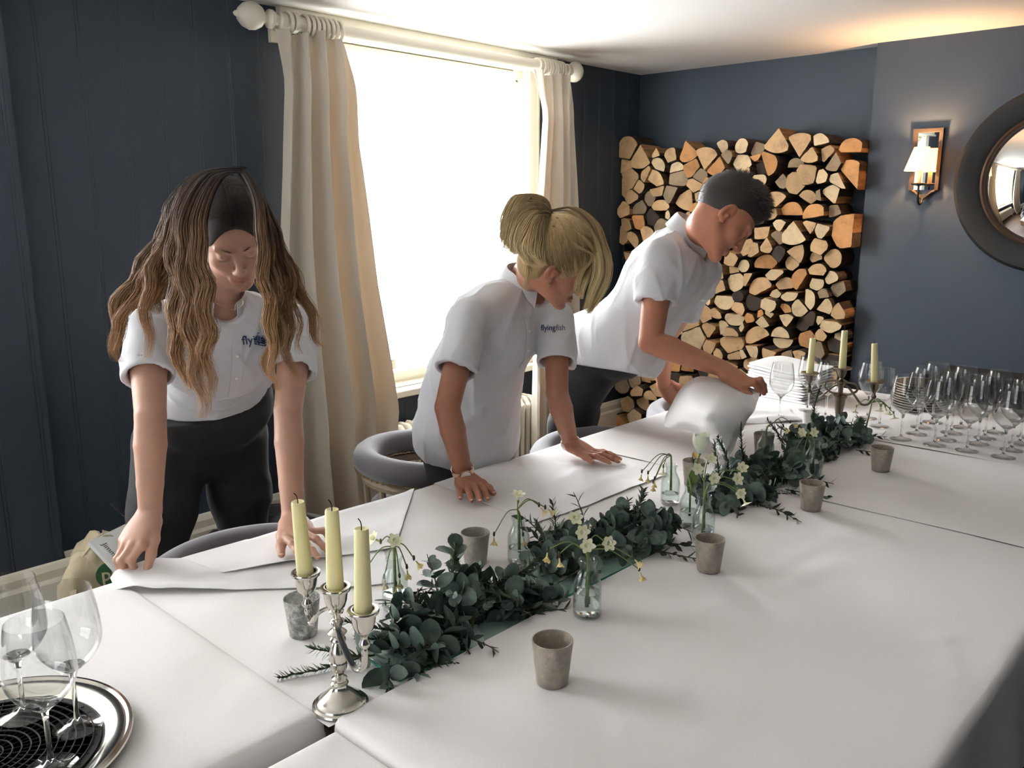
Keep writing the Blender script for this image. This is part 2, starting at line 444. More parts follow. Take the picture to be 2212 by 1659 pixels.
curtain('narrow cream linen curtain right of the window, near the log stack',
        lambda z: (interp([0, .4, 1.5, 2.0, 2.22], [3.47, 3.47, 3.49, 3.55, 3.56], z), interp([0, 1.5, 2.0, 2.22], [3.85, 3.83, 3.80, 3.86], z)), 2.215, 4, .036, 8)
# ---- radiator
r = thing('column_radiator', 'white cast iron column radiator below the window sill', 'radiator', (3.07, DY-.12, 0))
b = MB()
b.lathe([(0, .40), (.012, .395), (.02, .38), (.016, .36), (.016, .10), (.02, .08), (.012, .065), (0, .06)], (0, -.055, .06), 10)
for yy in (-.018, .018): b.lathe([(0, .43), (.012, .425), (.018, .405), (.015, .38), (.015, .10), (.02, .08), (.012, .065), (0, .06)], (0, yy, .06), 10)
b.lathe([(0, .40), (.012, .395), (.02, .38), (.016, .36), (.016, .10), (.02, .08), (.012, .065), (0, .06)], (0, .055, .06), 10)
b.tube([(0, -.06, .44), (0, -.03, .475), (0, .03, .475), (0, .06, .44)], .014, 8); b.tube([(0, -.055, .15), (0, .055, .15)], .014, 8); b.tube([(0, -.055, .40), (0, .055, .40)], .014, 8)
c0 = b.build('radiator_column', M_white, r)
NC = 22
for k in range(NC):
    o = c0 if k == 0 else c0.copy()
    if k: COL.objects.link(o); o.parent = r
    o.location = (-.50+k*.0475, 0, 0)
b = MB(); b.tube([(-.5, 0, .15), (.52, 0, .15)], .014, 8); b.tube([(-.5, 0, .42), (.52, 0, .42)], .014, 8)
for xx in (-.5, .5): b.box((xx, 0, .06), (.03, .12, .12))
b.build('header_pipe', M_white, r)
M_chrome = plain('chrome', srgb(200, 200, 198), .15, 1)
b = MB(); b.tube([(.54, 0, 0), (.54, 0, .15), (.52, 0, .15)], .009, 8); b.lathe([(.016, .15), (.018, .17), (.018, .2), (.01, .215), (0, .216)], (.54, 0, 0), 12)
b.lathe([(.012, .23), (.02, .24), (.02, .27), (.014, .3), (0, .302)], (.56, -.06, 0), 12); b.tube([(.56, -.06, 0), (.56, -.06, .24)], .008, 8)
b.build('valve', M_chrome, r)
# ---- fireplace: black stove front on the chimney breast, behind the glasses
r = thing('fireplace', 'black fireplace surround low on the blue chimney breast under the round mirror', 'fireplace', (BX-.001, .55, 0))
b = MB(); b.box((-.09, 0, .725), (.18, 1.5, .045)); b.build('mantel_shelf', M_black, r, smooth=False, bevel=.006)
for s_ in (-.65, .65):
    b = MB(); b.box((-.05, s_, .35), (.10, .16, .70)); b.build('jamb', M_black, r, smooth=False, bevel=.005)
b = MB(); b.box((-.035, 0, .60), (.07, 1.14, .20)); b.build('frieze', M_black, r, smooth=False)
b = MB(); b.box((-.01, 0, .25), (.02, 1.14, .5)); b.build('firebox', plain('soot', srgb(10, 10, 10), .9), r, smooth=False)
# ---- convex mirror
MC = V((BX, .93, 1.655)); MR = .425
r = thing('convex_mirror', 'round convex mirror in a broad black frame on the chimney breast', 'mirror', MC)
MM = Matrix.Rotation(-PI/2, 3, 'Y')
b = MB(); b.lathe([(.30, .012), (.315, .02), (.33, .028), (.345, .03), (.385, .045), (.41, .045), (.425, .03), (.425, .0), (.30, .0)], (0, 0, 0), 96, MM); b.v = b.v
f_ = b.build('frame', plain('ebonised_frame', srgb(10, 9, 9), .7, bump=.1, bscale=60), r)
b = MB(); b.lathe([(.285, .008), (.292, .022), (.302, .026), (.312, .02), (.314, .008)], (0, 0, 0), 96, MM); b.build('inner_band', plain('bronze_band', srgb(70, 50, 36), .45, .6), r)
b = MB(); Rs = .62; prof = [(.296*k/24, math.sqrt(Rs*Rs-(.296*k/24)**2)-math.sqrt(Rs*Rs-.296**2)+.006) for k in range(24, -1, -1)]
prof[-1] = (0, prof[-1][1]); b.lathe(prof, (0, 0, 0), 96, MM)
t = NT('mirror_silver').set(Base_Color=(.92, .93, .93, 1), Metallic=1, Roughness=.01); b.build('mirror_glass', t.m, r)
# ---- wall sconce
SC = V((BX, 1.50, 1.56))
r = thing('wall_sconce', 'lit bronze wall sconce with a small pleated shade and mirror backplate', 'wall lamp', SC)
M_brz = plain('dark_bronze', srgb(58, 46, 36), .5, .5)
b = MB()
for yy in (-.062, .062): b.box((-.01, yy, .20), (.02, .018, .29))
b.box((-.01, 0, .345), (.024, .142, .018))
b.tube([(-.01, -.062, .055), (-.01, -.04, .045), (-.012, -.012, .02), (-.012, 0, .012), (-.012, .012, .02), (-.01, .04, .045), (-.01, .062, .055)], .008, 8)
b.build('backplate_frame', M_brz, r, smooth=False)
b = MB(); b.box((-.006, 0, .2), (.006, .116, .285)); b.build('backplate_mirror', t.m, r, smooth=False)
b = MB(); b.tube(spline([(-.015, 0, .015), (-.03, .0, -.008), (-.06, 0, -.012), (-.085, 0, .02), (-.088, 0, .08)], 6), .0055, 8)
b.lathe([(.006, .075), (.034, .082), (.036, .088), (.01, .092), (.01, .1)], (-.088, 0, 0), 20); b.build('arm', M_brz, r)
b = MB(); b.lathe([(.011, .09), (.011, .165), (.006, .17)], (-.088, 0, 0), 12); b.build('candle_tube', plain('ivory_tube', srgb(235, 225, 200), .6), r)
# glowing bulb and shade
t = NT('lit_bulb').set(Base_Color=(1, .8, .5, 1), Emission_Color=(1, .66, .34, 1), Emission_Strength=25.0); b = MB(); b.lathe([(0, .168), (.009, .175), (.012, .19), (.008, .212), (0, .225)], (-.088, 0, 0), 12); b.build('bulb', t.m, r)
t = NT('lit_lampshade').set(Base_Color=srgb(250, 225, 180), Roughness=.8)
tl = t.n('ShaderNodeBsdfTranslucent'); tl.inputs[0].default_value = (1, .78, .5, 1)
mx = t.n('ShaderNodeMixShader'); mx.inputs[0].default_value = .6; t.l(t.b.outputs[0], mx.inputs[1]); t.l(tl.outputs[0], mx.inputs[2])
em = t.n('ShaderNodeEmission'); em.inputs[0].default_value = (1, .55, .22, 1); em.inputs[1].default_value = 2.2
ad = t.n('ShaderNodeAddShader'); t.l(mx.outputs[0], ad.inputs[0]); t.l(em.outputs[0], ad.inputs[1]); t.l(ad.outputs[0], t.out.inputs[0])
b = MB(); nn = 48; ring = lambda R, z: [(-.088+(R+.0012*(k % 2))*math.cos(2*PI*k/nn), (R+.0012*(k % 2))*math.sin(2*PI*k/nn), z) for k in range(nn)]
vs = ring(.034, .262)+ring(.072, .148)+ring(.0705, .148)+ring(.0325, .262)
b.add(vs, [(i*nn+k, i*nn+(k+1) % nn, ((i+1) % 4)*nn+(k+1) % nn, ((i+1) % 4)*nn+k) for i in range(4) for k in range(nn)])
b.build('lamp_shade', t.m, r)
ld = bpy.data.lights.new('sconce_bulb', 'POINT'); ld.energy = 24; ld.color = (1, .60, .30); ld.shadow_soft_size = .014
lo = bpy.data.objects.new('sconce_bulb', ld); COL.objects.link(lo); lo.location = SC+V((-.088, 0, .235))
# ================================================================== TABLES AND CLOTHS
M_oak = plain('dark_table_wood', srgb(58, 42, 32), .45, var=.3, bscale=20)
def table(x0, x1, y0, y1, lab):
    r = thing('dining_table', lab, 'table', ((x0+x1)/2, (y0+y1)/2, 0), 0, 'tables pushed together')
    hx, hy = (x1-x0)/2-.012, (y1-y0)/2-.012
    b = MB(); b.box((0, 0, .728), (2*hx, 2*hy, .028)); b.build('tabletop', M_oak, r, smooth=False)
    b = MB()
    for s_ in (-1, 1): b.box((0, s_*(hy-.07), .675), (2*hx-.16, .02, .075)); b.box((s_*(hx-.07), 0, .675), (.02, 2*hy-.16, .075))
    b.build('apron', M_oak, r, smooth=False)
    for a in (-1, 1):
        for c in (-1, 1):
            b = MB(); b.box((a*(hx-.06), c*(hy-.06), .357), (.05, .05, .714)); b.build('table_leg', M_oak, r, smooth=False)
table(-.30, .70, 1.055, 1.80, 'cloth-covered table under the silver tray, at the left end of the window side')
table(-.80, .70, .295, 1.02, 'cloth-covered table nearest the camera, left of the silver candelabra')
table(.70, 2.20, 1.03, 1.80, 'cloth-covered table under the hands of the two women')
table(.70, 2.20, .295, 1.025, 'cloth-covered table with the four smoky votives on the near side')
table(2.20, 3.72, 1.03, 1.80, 'cloth-covered table under the stack of folded napkins')
table(2.20, 3.72, .295, 1.025, 'cloth-covered table under the rows of wine glasses')

def seg_d(x, y, a, b):
    ax, ay = a; bx, by = b; dx, dy = bx-ax, by-ay; t_ = max(0, min(1, ((x-ax)*dx+(y-ay)*dy)/(dx*dx+dy*dy)))
    return math.hypot(x-ax-t_*dx, y-ay-t_*dy), t_
def crease(h, x, y, cr):
    for (a, b_, ht, wd) in cr:
        d, t_ = seg_d(x, y, a, b_)
        if d < 4*wd: h += ht*math.exp(-(d/wd)**2)*min(1, 4*t_+.25, 4*(1-t_)+.25)
    return h
def axis(a, b, step, drop_a, drop_b, R=.014):
    """list of (pos, down): flat run, rounded edge, then hanging part"""
    out = []
    if drop_a:
        for k in range(int(drop_a/.03), 0, -1): out.append((a-R*.0, -R-(k*drop_a/int(drop_a/.03)), a))
        for q in (90, 60, 30): out.append((a+R-R*math.sin(math.radians(q)), -(R-R*math.cos(math.radians(q))), a))
        s0 = a+R
    else: s0 = a
    s1 = b-R if drop_b else b
    n = max(2, int((s1-s0)/step))
    for k in range(n+1): out.append((s0+(s1-s0)*k/n, 0, 0))
    if drop_b:
        for q in (30, 60, 90): out.append((b-R+R*math.sin(math.radians(q)), -(R-R*math.cos(math.radians(q))), b))
        for k in range(1, int(drop_b/.03)+1): out.append((b, -R-k*drop_b/int(drop_b/.03), b))
    return out
def tablecloth(lab, x0, x1, y0, y1, z, drops, cr=(), step=.025, seed=1, hangfold=.012):
    X = axis(x0, x1, step, drops[0], drops[1]); Y = axis(y0, y1, step, drops[2], drops[3])
    rg = random.Random(seed); ph = [rg.uniform(0, 6) for _ in range(6)]
    P = []
    for (x, dx, ex) in X:
        row = []
        for (y, dy, ey) in Y:
            dn = min(dx, dy)
            h = z+dn
            xx, yy = x, y
            if dn == 0:
                h += .0010*math.sin(9*x+ph[0]+3*y)*math.sin(7*y+ph[1])+.0006*math.sin(19*x-12*y+ph[2])+.0012*max(0, math.sin(5*x-3*y+ph[3]))*(1-abs(math.sin(6*x+8*y+ph[4])))**4
                h = crease(h, x, y, cr)
            elif dn < -.02:   # hanging folds push outwards
                k = (-dn-.02)
                if dy <= dx and ey: yy += (1 if ey == y1 else -1)*(hangfold*k/.2*(1+math.sin(x*17+ph[3])))
                if dx < 0 and ex: xx += (1 if ex == x1 else -1)*(hangfold*k/.2*(1+math.sin(y*17+ph[4])))
            row.append((xx, yy, h))
        P.append(row)
    b = MB(); b.grid(P, -.0012)
    o = b.build('tablecloth', M_linen, loc=((x0+x1)/2, (y0+y1)/2, z), angle=50)
    return tag(o, lab, 'tablecloth', 'white tablecloths')
tablecloth('white tablecloth under the silver tray, at the left end', -.30, .697, 1.058, 1.80, TZ+.006, (0, .05, .22, .03), cr=[((.10, 1.372), (.70, 1.371), .0022, .006), ((.15, 1.45), (.60, 1.40), .001, .01), ((.45, 1.10), (.66, 1.20), .0012, .02)], seed=2)
tablecloth('white tablecloth in the bottom left corner, nearest the camera', -.80, .693, .292, 1.016, TZ+.002, (0, .03, .25, .03), seed=3, cr=[((.2, .95), (.6, .93), .001, .01)])
tablecloth('white tablecloth under the candelabra and the first garland', .688, 2.203, 1.0285, 1.80, TZ, (0, 0, 0, .03), seed=4,
           cr=[((1.50, 1.73), (1.455, 1.32), .0028, .007), ((1.53, 1.70), (1.62, 1.28), .0018, .008), ((.72, 1.60), (.95, 1.35), .0012, .015), ((1.60, 1.30), (2.1, 1.25), .0016, .012)])
tablecloth('white tablecloth with a knuckled crease by the near right corner', .698, 2.206, .292, 1.026, TZ+.009, (.03, 0, .30, 0), seed=5, step=.018,
           cr=[((1.63, .392), (1.605, .43), .006, .012), ((1.60, .40), (1.47, .345), .0028, .012), ((1.43, .335), (1.425, .35), .004, .012), ((1.27, .85), (1.95, .63), .0018, .02), ((1.7, .80), (2.1, .73), .0022, .016), ((1.55, .72), (1.95, .70), .0018, .02), ((1.2, .97), (1.30, .60), .0012, .02), ((.9, .55), (1.4, .62), .001, .02), ((1.9, .9), (2.1, .5), .0012, .02)])
tablecloth('white tablecloth reaching from the middle seam back to the folded napkins', 2.200, 3.74, 1.0285, 1.80, TZ+.001, (0, .12, 0, .03), seed=6, cr=[((2.3, 1.30), (2.9, 1.4), .002, .02), ((2.25, 1.55), (2.6, 1.62), .001, .015), ((2.2, 1.37), (2.21, 1.79), .0018, .008)])
tablecloth('white tablecloth under the farthest smoky votive', 2.202, 2.925, .292, 1.026, TZ+.0115, (0, 0, .30, 0), seed=7, cr=[((2.3, .90), (2.8, .70), .0015, .02), ((2.21, .98), (2.215, .31), .0025, .007), ((2.9, .98), (2.91, .31), .001, .01)])
tablecloth('white tablecloth under the rows of empty wine glasses', 2.905, 3.74, .292, 1.026, TZ+.0145, (.0, .12, .30, .0), seed=8, cr=[((2.915, 1.01), (2.915, .31), .0018, .006), ((2.95, 1.018), (3.70, 1.018), .0018, .006)])

def sheet(name, lab, cat, P, thick=.0015, mat=None, group=None):
    b = MB(); b.grid(P, thick)
    c = V(P[len(P)//2][len(P[0])//2])
    o = b.build(name, mat or M_linen2, loc=c, angle=60)
    return tag(o, lab, cat, group)
def ruled(F, G, nu, nv, hfun):
    """rows between polyline F (front) and G (back)"""
    def at(L, t_):
        ds = [0]
        for a, b_ in zip(L[:-1], L[1:]): ds.append(ds[-1]+(V(b_)-V(a)).length)
        s_ = t_*ds[-1]
        for k in range(len(L)-1):
            if s_ <= ds[k+1]+1e-9:
                q = (s_-ds[k])/max(ds[k+1]-ds[k], 1e-9); return V(L[k]).lerp(V(L[k+1]), q)
        return V(L[-1])
    P = []
    for i in range(nu+1):
        u = i/nu; a, b_ = at(F, u), at(G, u); row = []
        for j in range(nv+1):
            v = j/nv; p = a.lerp(b_, v); row.append((p.x, p.y, hfun(u, v, p)))
        P.append(row)
    return P
# the runner that the left woman is laying: lower layer with its lifted end, and the folded-over flap
def dropedge(p, z0, ye=1.800):
    return z0-max(0, (p.y-ye))*3
def hP(u, v, p):
    z = TZ+.004
    lift = .030*math.exp(-((p.x-.745)/.07)**2)*(.35+.65*v)+.010*math.exp(-((p.x-.69)/.02)**2)
    z += lift
    z += .0035*math.exp(-((v-.06)/.05)**2)*min(1, u*5)*(1+.4*math.sin(40*u))     # hem roll
    z += .004*math.exp(-((p.y-(1.70-.15*(p.x-.75)))/.02)**2)*math.exp(-((p.x-.95)/.2)**2)
    z += .0012*math.sin(21*p.x+9*p.y)
    return dropedge(p, z)
F = [(.664, 1.752, 0), (.70, 1.700, 0), (.775, 1.628, 0), (.90, 1.512, 0), (1.024, 1.395, 0), (1.095, 1.352, 0)]
G = [(.672, 1.795, 0), (.70, 1.806, 0), (.80, 1.806, 0), (1.0, 1.806, 0), (1.2, 1.806, 0), (1.35, 1.806, 0)]
sheet('table_runner', 'folded white runner cloth being laid by the long-haired woman at the left', 'cloth', ruled(F, G, 60, 22, hP), group='loose white cloths')
def hP2(u, v, p):
    z = TZ+.0085+.0018*math.exp(-((u-.985)/.02)**2)*(1+.8*math.sin(v*150))+.0015*math.exp(-(v/.05)**2)
    z += .003*math.exp(-((p.y-(1.62+.2*(p.x-1.2)))/.015)**2)+.0015*math.sin(15*p.x-20*p.y)
    if p.x < 1.0: z += .002
    return dropedge(p, z)
F = [(.86, 1.66, 0), (1.0, 1.60, 0), (1.205, 1.493, 0)]
G = [(.83, 1.808, 0), (1.1, 1.808, 0), (1.54, 1.808, 0)]
sheet('table_runner', 'upper fold of white cloth with a stitched hem beside the left woman’s flat hand', 'cloth', ruled(F, G, 60, 14, hP2), group='loose white cloths')
def hQ(u, v, p):
    z = TZ+.0045+.0022*math.exp(-(v/.05)**2)*(1+.3*math.sin(30*u))
    z += .0030*math.exp(-((p.y-(1.50+.16*(p.x-1.6)))/.012)**2)*math.exp(-((p.x-1.95)/.2)**2)
    z += .0026*math.exp(-((p.y-(1.585+.1*(p.x-1.6)))/.014)**2)*math.exp(-((p.x-1.9)/.22)**2)
    z += .0022*math.exp(-((p.y-(1.42+.05*(p.x-1.6)))/.02)**2)+.0009*math.sin(31*p.y+12*p.x)
    z += .0012*math.exp(-((u-.98)/.02)**2)*(1+.8*math.sin(v*120))
    return dropedge(p, z)
F = [(1.563, 1.364, 0), (1.75, 1.345, 0), (1.95, 1.345, 0), (2.125, 1.339, 0)]
G = [(1.60, 1.806, 0), (1.8, 1.806, 0), (2.0, 1.806, 0), (2.19, 1.806, 0)]
sheet('table_runner', 'white runner cloth smoothed flat under the hands of the ponytailed woman', 'cloth', ruled(F, G, 50, 30, hQ), group='loose white cloths')

# ================================================================== CHAIRS
M_velvet = NT('grey_mauve_velvet').set(Base_Color=srgb(78, 71, 78), Roughness=.75, Sheen_Weight=.5)
M_velvet.bump(M_velvet.noise(M_velvet.coord(), 300, 2), .15, .001); M_velvet = M_velvet.m
M_lime = plain('limed_oak', srgb(150, 132, 108), .6, bump=.2, bscale=80, var=.2)
M_nail = plain('brass_nail', srgb(190, 168, 130), .3, .9)
def tub_chair(lab, x, y, rz, zr=.70, R=.27):
    r = thing('tub_chair', lab, 'chair', (x, y, 0), rz, 'velvet tub chairs at the table')
    arc = [(math.radians(a), 0) for a in range(-20, 201, 8)]
    def at(a): return V((R*math.cos(a), R*1.0*math.sin(a), 0))
    path = [V((R, -.20, zr-.075)), V((R+.003, -.14, zr-.055))]+[at(a)+V((0, 0, zr-.048+.012*math.sin(max(0, a)))) for a, _ in arc]+[V((-R-.003, -.14, zr-.055)), V((-R, -.20, zr-.075))]
    path = spline(path, 2)
    b = MB(); n = len(path)
    rad = [.044*min(1, .45+.16*min(i, n-1-i)) for i in range(n)]
    b.tube(path, rad, 14, flat=1.05, upv=(0, 0, 1)); b.build('back_rail', M_velvet, r)
    low = [p+V((0, 0, -.050)) for p in path]
    b = MB(); b.tube([p+V((0, 0, -.012)) for p in low], .019, 8); b.build('wooden_rail', M_lime, r)
    for side in (1, -1):
        b = MB()
        L = spline([p for p in low[::2]], 3)
        def off(p):
            d = V((p.x, p.y, 0)); d = d.normalized() if p.y > -.02 else V((math.copysign(1, p.x), 0, 0))
            return p+d*(.034 if side > 0 else -.035)+V((0, 0, .016))
        b.tube([off(p) for p in L], .0028, 6)
        dist = 0; prev = L[0]
        for p in L[1:]:
            dist += (p-prev).length; prev = p
            if dist > .0145:
                dist = 0
                d = V((p.x, p.y, 0)); d = d.normalized() if p.y > -.02 else V((math.copysign(1, p.x), 0, 0))
                c = p+d*(.035 if side > 0 else -.036)+V((0, 0, .016))
                b.lathe([(0, -.005), (.0055, -.0028), (.0055, .0028), (0, .005)], c, 6)
        b.build('nailhead_trim', M_nail, r)
    for k, a in enumerate((-15, 30, 70, 110, 150, 195)):
        p = at(math.radians(a)); b = MB()
        b.tube([(p.x, p.y, zr-.11), (p.x*.97, p.y*.97, .46)], .012, 8); b.build('back_post', M_lime, r)
    b = MB(); prof = [(0, .40), (.25, .40), (.262, .415), (.262, .46), (.24, .485), (.15, .50), (0, .503)]
    b.lathe(prof, (0, -.01, 0), 32); b.build('seat', M_velvet, r)
    for a in (45, 135, 225, 315):
        p = V((.2*math.cos(math.radians(a)), .2*math.sin(math.radians(a)), 0)); b = MB()
        b.tube([(p.x, p.y, .41), (p.x*1.15, p.y*1.15, 0)], [.021, .013], 8); b.build('chair_leg', M_lime, r)
    return r
tub_chair('dark velvet tub chair behind the table edge under the long-haired woman', 1.02, 1.745, 0, .695)
tub_chair('grey velvet tub chair turned sideways between the long curtain and the ponytailed woman', 2.00, 2.245, math.radians(72), .70, .243)
tub_chair('grey velvet tub chair showing between the ponytailed woman’s arm and her shirt hem', 2.42, 1.735, math.radians(-4), .70)
tub_chair('mauve velvet tub chair under the young man’s resting fist, before the logs', 3.20, 1.76, math.radians(3), .70)
# ================================================================== TRAY, GLASSES
M_silver = plain('polished_silver', srgb(205, 200, 190), .16, 1, bump=.03, bscale=40)
M_silver_old = plain('tarnished_silver', srgb(120, 110, 98), .32, 1, bump=.08, bscale=60)
r = thing('serving_tray', 'round silver tray with a black ribbed mat at the bottom left', 'tray', (.294, 1.32, TZ+.007))
b = MB(); b.lathe([(0, .004), (.158, .004), (.164, .006), (.172, .013), (.186, .0165), (.190, .0155), (.194, .019), (.199, .018), (.2, .015), (.197, .012), (.186, .012), (.17, .006), (.16, .0), (0, 0)], n=96)
b.build('tray_dish', M_silver, r)
b = MB(); b.lathe([(0, .0045), (.155, .0045), (.155, .0065), (0, .0065)], n=80)
M_rub = plain('black_rubber_mat', srgb(20, 20, 21), .85)
for R_ in [.012*k for k in range(1, 13)]:
    b.lathe([(R_-.0011, .0065), (R_-.0008, .0085), (R_+.0008, .0085), (R_+.0011, .0065)], n=80)
for k in range(40):
    a = 2*PI*k/40; c_, s_ = math.cos(a), math.sin(a); r0 = .05 if k % 2 else .02
    b.tube([(r0*c_, r0*s_, .0068), (.15*c_, .15*s_, .0068)], .0010, 4)
b.build('tray_mat', M_rub, r)
def glass_profile(h, R, rim, stem_h, t_=.0011, foot=.036):
    out = [(foot, .0), (foot, .0012), (foot*.6, .0035), (.010, .008), (.0048, .016), (.0036, .03), (.0036, stem_h-.02), (.0055, stem_h-.004)]
    zb = stem_h
    o = []
    for k in range(1, 17):
        q = k/16; z = zb+(h-zb)*q
        if q < .42: rr = R*math.sin(PI/2*min(1, (q/.42)))**.62
        else: rr = R+(rim-R)*((q-.42)/.58)**1.6
        o.append((max(rr, .006), z))
    inner = [(max(rr-t_, .0), z if k else z) for k, (rr, z) in enumerate(o)][::-1]
    inner = [(a, b_) for a, b_ in inner if b_ > zb+.006]+[(.012, zb+.0045), (0, zb+.003)]
    return [(0, 0)]+out+o+inner
t = NT('wine_glass_crystal')      # thin-walled crystal: no bending, Fresnel reflection over clear
tr = t.n('ShaderNodeBsdfTransparent'); tr.inputs[0].default_value = (.985, .99, .99, 1); gl = t.n('ShaderNodeBsdfGlossy'); gl.inputs['Roughness'].default_value = .0
fr_ = t.n('ShaderNodeLayerWeight'); fr_.inputs[0].default_value = .5; pw = t.n('ShaderNodeMath', operation='POWER'); t.l(fr_.outputs['Facing'], pw.inputs[0]); pw.inputs[1].default_value = 3.2
ma = t.n('ShaderNodeMath', operation='MULTIPLY_ADD'); t.l(pw.outputs[0], ma.inputs[0]); ma.inputs[1].default_value = .75; ma.inputs[2].default_value = .06; mx = t.n('ShaderNodeMixShader')
t.l(ma.outputs[0], mx.inputs[0]); t.l(tr.outputs[0], mx.inputs[1]); t.l(gl.outputs[0], mx.inputs[2]); t.l(mx.outputs[0], t.out.inputs[0]); M_wine = t.m
def split_profile(h, R, rim, stem_h, foot=.036):
    pr = glass_profile(h, R, rim, stem_h, foot=foot); return pr
M_stemg = NT('clear_glass_stem').set(Base_Color=(.97, .985, .98, 1), Roughness=0, Transmission_Weight=1, IOR=1.45).m
g0 = thing('wine_glass', '', 'wine glass')
full = glass_profile(.227, .0475, .038, .095)
iz = [k for k, q in enumerate(full) if q[1] < .096 and k < 10][-1]
b = MB(); b.lathe(full[iz+1:], n=48); b.build('bowl', M_wine, g0, angle=60)
b = MB(); b.lathe([(0, .0085)]+[q for q in full[1:iz+1] if q[1] > .009]+[full[iz+1], (.004, full[iz+1][1]+.002), (0, full[iz+1][1]+.002)], n=24); b.build('stem', M_stemg, g0, angle=60)
b = MB(); b.lathe([(0, .0004), (.0355, .0004), (.036, .0012), (.0216, .0035), (.010, .008), (.005, .0145)], n=40); b.build('foot', M_wine, g0, angle=60)
first = [True]
def glass(x, y, z, lab, s=1.0, group='empty wine glasses'):
    o = g0 if first[0] else dup(g0)
    first[0] = False
    o.location = (x, y, z); o.scale = (s, s, s); o.rotation_euler = (0, 0, rnd.uniform(0, 6))
    return tag(o, lab, 'wine glass', group)
tz = TZ+.014
glass(.350, 1.217, tz, 'large wine glass standing nearest the camera on the silver tray')
glass(.415, 1.294, tz, 'large wine glass rightmost on the tray, rim against the tan bag')
glass(.370, 1.388, tz, 'wine glass at the back of the silver tray, its base behind the other two')
rows = {'front': [(2.965, .950), (2.965, .843), (2.965, .744), (2.965, .638)], 'second': [(3.072, .935), (3.062, .838), (3.078, .742), (3.07, .64)],
        'third': [(3.178, .955), (3.168, .850), (3.172, .745), (3.175, .64)], 'back': [(3.28, .948), (3.275, .850), (3.28, .745), (3.285, .64)]}
for rn, L in rows.items():
    for k, (x, y) in enumerate(L): glass(x, y, TZ+.0165, f'empty wine glass, {ORD[k]} from the left in the {rn} row of the large block', .97)
for k, (x, y) in enumerate([(2.99, 1.40), (3.20, 1.385), (3.135, 1.285), (3.235, 1.165), (3.14, 1.085)]):
    glass(x, y, TZ+.004, ['wine glass left of the far candelabra, beside the folded napkins', 'wine glass half hidden by the far candelabra left arm', 'wine glass straight behind the stem of the far candelabra', 'wine glass between the far candelabra stem and the plates', 'wine glass under the right arm of the far candelabra'][k], .95, 'wine glasses behind the far candelabra')
# ---- plates
M_china = plain('white_china', srgb(238, 236, 232), .18)
M_gold = plain('gold_rim', srgb(196, 160, 96), .25, .9)
PX, PYY = 3.515, 1.07
pl0 = None
for k in range(11):
    if pl0 is None:
        pl0 = thing('dinner_plate', '', 'plate', (PX, PYY, TZ+.003), 0, 'stacked gold rimmed plates')
        b = MB(); b.lathe([(0, .0025), (.055, .0025), (.068, .006), (.103, .0125), (.104, .014), (.068, .009), (.056, .0055), (0, .0055)], n=64); b.build('dish', M_china, pl0)
        b = MB(); b.lathe([(.088, .0115), (.096, .0125), (.096, .0132), (.088, .0122)], n=64); b.build('gold_rim', M_gold, pl0); o = pl0
    else: o = dup(pl0)
    o.location = (PX+rnd.uniform(-.002, .002), PYY+rnd.uniform(-.002, .002), TZ+.003+k*.0098); 
    o['label'] = 'white china plate with a gold rim, '+('topmost' if k == 10 else 'lowest' if k == 0 else ORD[k]+' from the bottom')+' of the stack'
# ---- folded napkins
def napkin(k):
    rg = random.Random(40+k); z = TZ+.004+k*.0118; P = []
    hx, hy = .115+rg.uniform(-.004, .004), .135+rg.uniform(-.004, .004)
    ox, oy = rg.uniform(-.005, .005), rg.uniform(-.005, .005)
    b = MB(); nx, ny = 10, 14; lay = []
    for s_, dz in ((0, 0), (1, .0105)):
        for i in range(nx+1):
            for j in range(ny+1):
                u, v = i/nx*2-1, j/ny*2-1
                e = min(1, (1-abs(u))*9)*1.0
                zz = z+(.0052+(dz-.0052)*(.35+.65*min(1, (1-abs(v))*6+(.4 if v > .9 else 0))))
                zz += .0125*(k/11.0)*max(0, v)**2*1.0+.006*(k/11.)*math.sin(3*v)*(1 if k > 8 else .4)
                zz += .004*(k/11.)*math.sin(2.4*u+v)
                lay.append((hx*u+ox, hy*v+oy, zz))
    n1 = (nx+1)*(ny+1); ix = lambda s_, i, j: s_*n1+i*(ny+1)+j; fs = []
    for i in range(nx):
        for j in range(ny):
            fs.append((ix(1, i, j), ix(1, i+1, j), ix(1, i+1, j+1), ix(1, i, j+1))); fs.append((ix(0, i, j), ix(0, i, j+1), ix(0, i+1, j+1), ix(0, i+1, j)))
    for i in range(nx):
        for j, fl in ((0, 1), (ny, -1)):
            q = (ix(0, i, j), ix(0, i+1, j), ix(1, i+1, j), ix(1, i, j)); fs.append(q[::fl])
    for j in range(ny):
        for i, fl in ((0, -1), (nx, 1)):
            q = (ix(0, i, j), ix(0, i, j+1), ix(1, i, j+1), ix(1, i, j)); fs.append(q[::-fl] if fl < 0 else q)
    b.add(lay, fs)
    R_ = Matrix.Rotation(math.radians(-7+rg.uniform(-2, 2)), 3, 'Z')
    b.v = [tuple(R_@V((v[0], v[1], 0))+V((3.42, 1.565, v[2]))) for v in b.v]
    o = b.build('folded_napkin', M_linen2, loc=(3.42, 1.565, z), angle=70)
    tag(o, 'folded white linen napkin, '+('topmost' if k == 10 else 'lowest' if k == 0 else ORD[k]+' from the bottom')+' of the pile in front of the logs', 'napkin', 'pile of folded napkins')
for k in range(11): napkin(k)
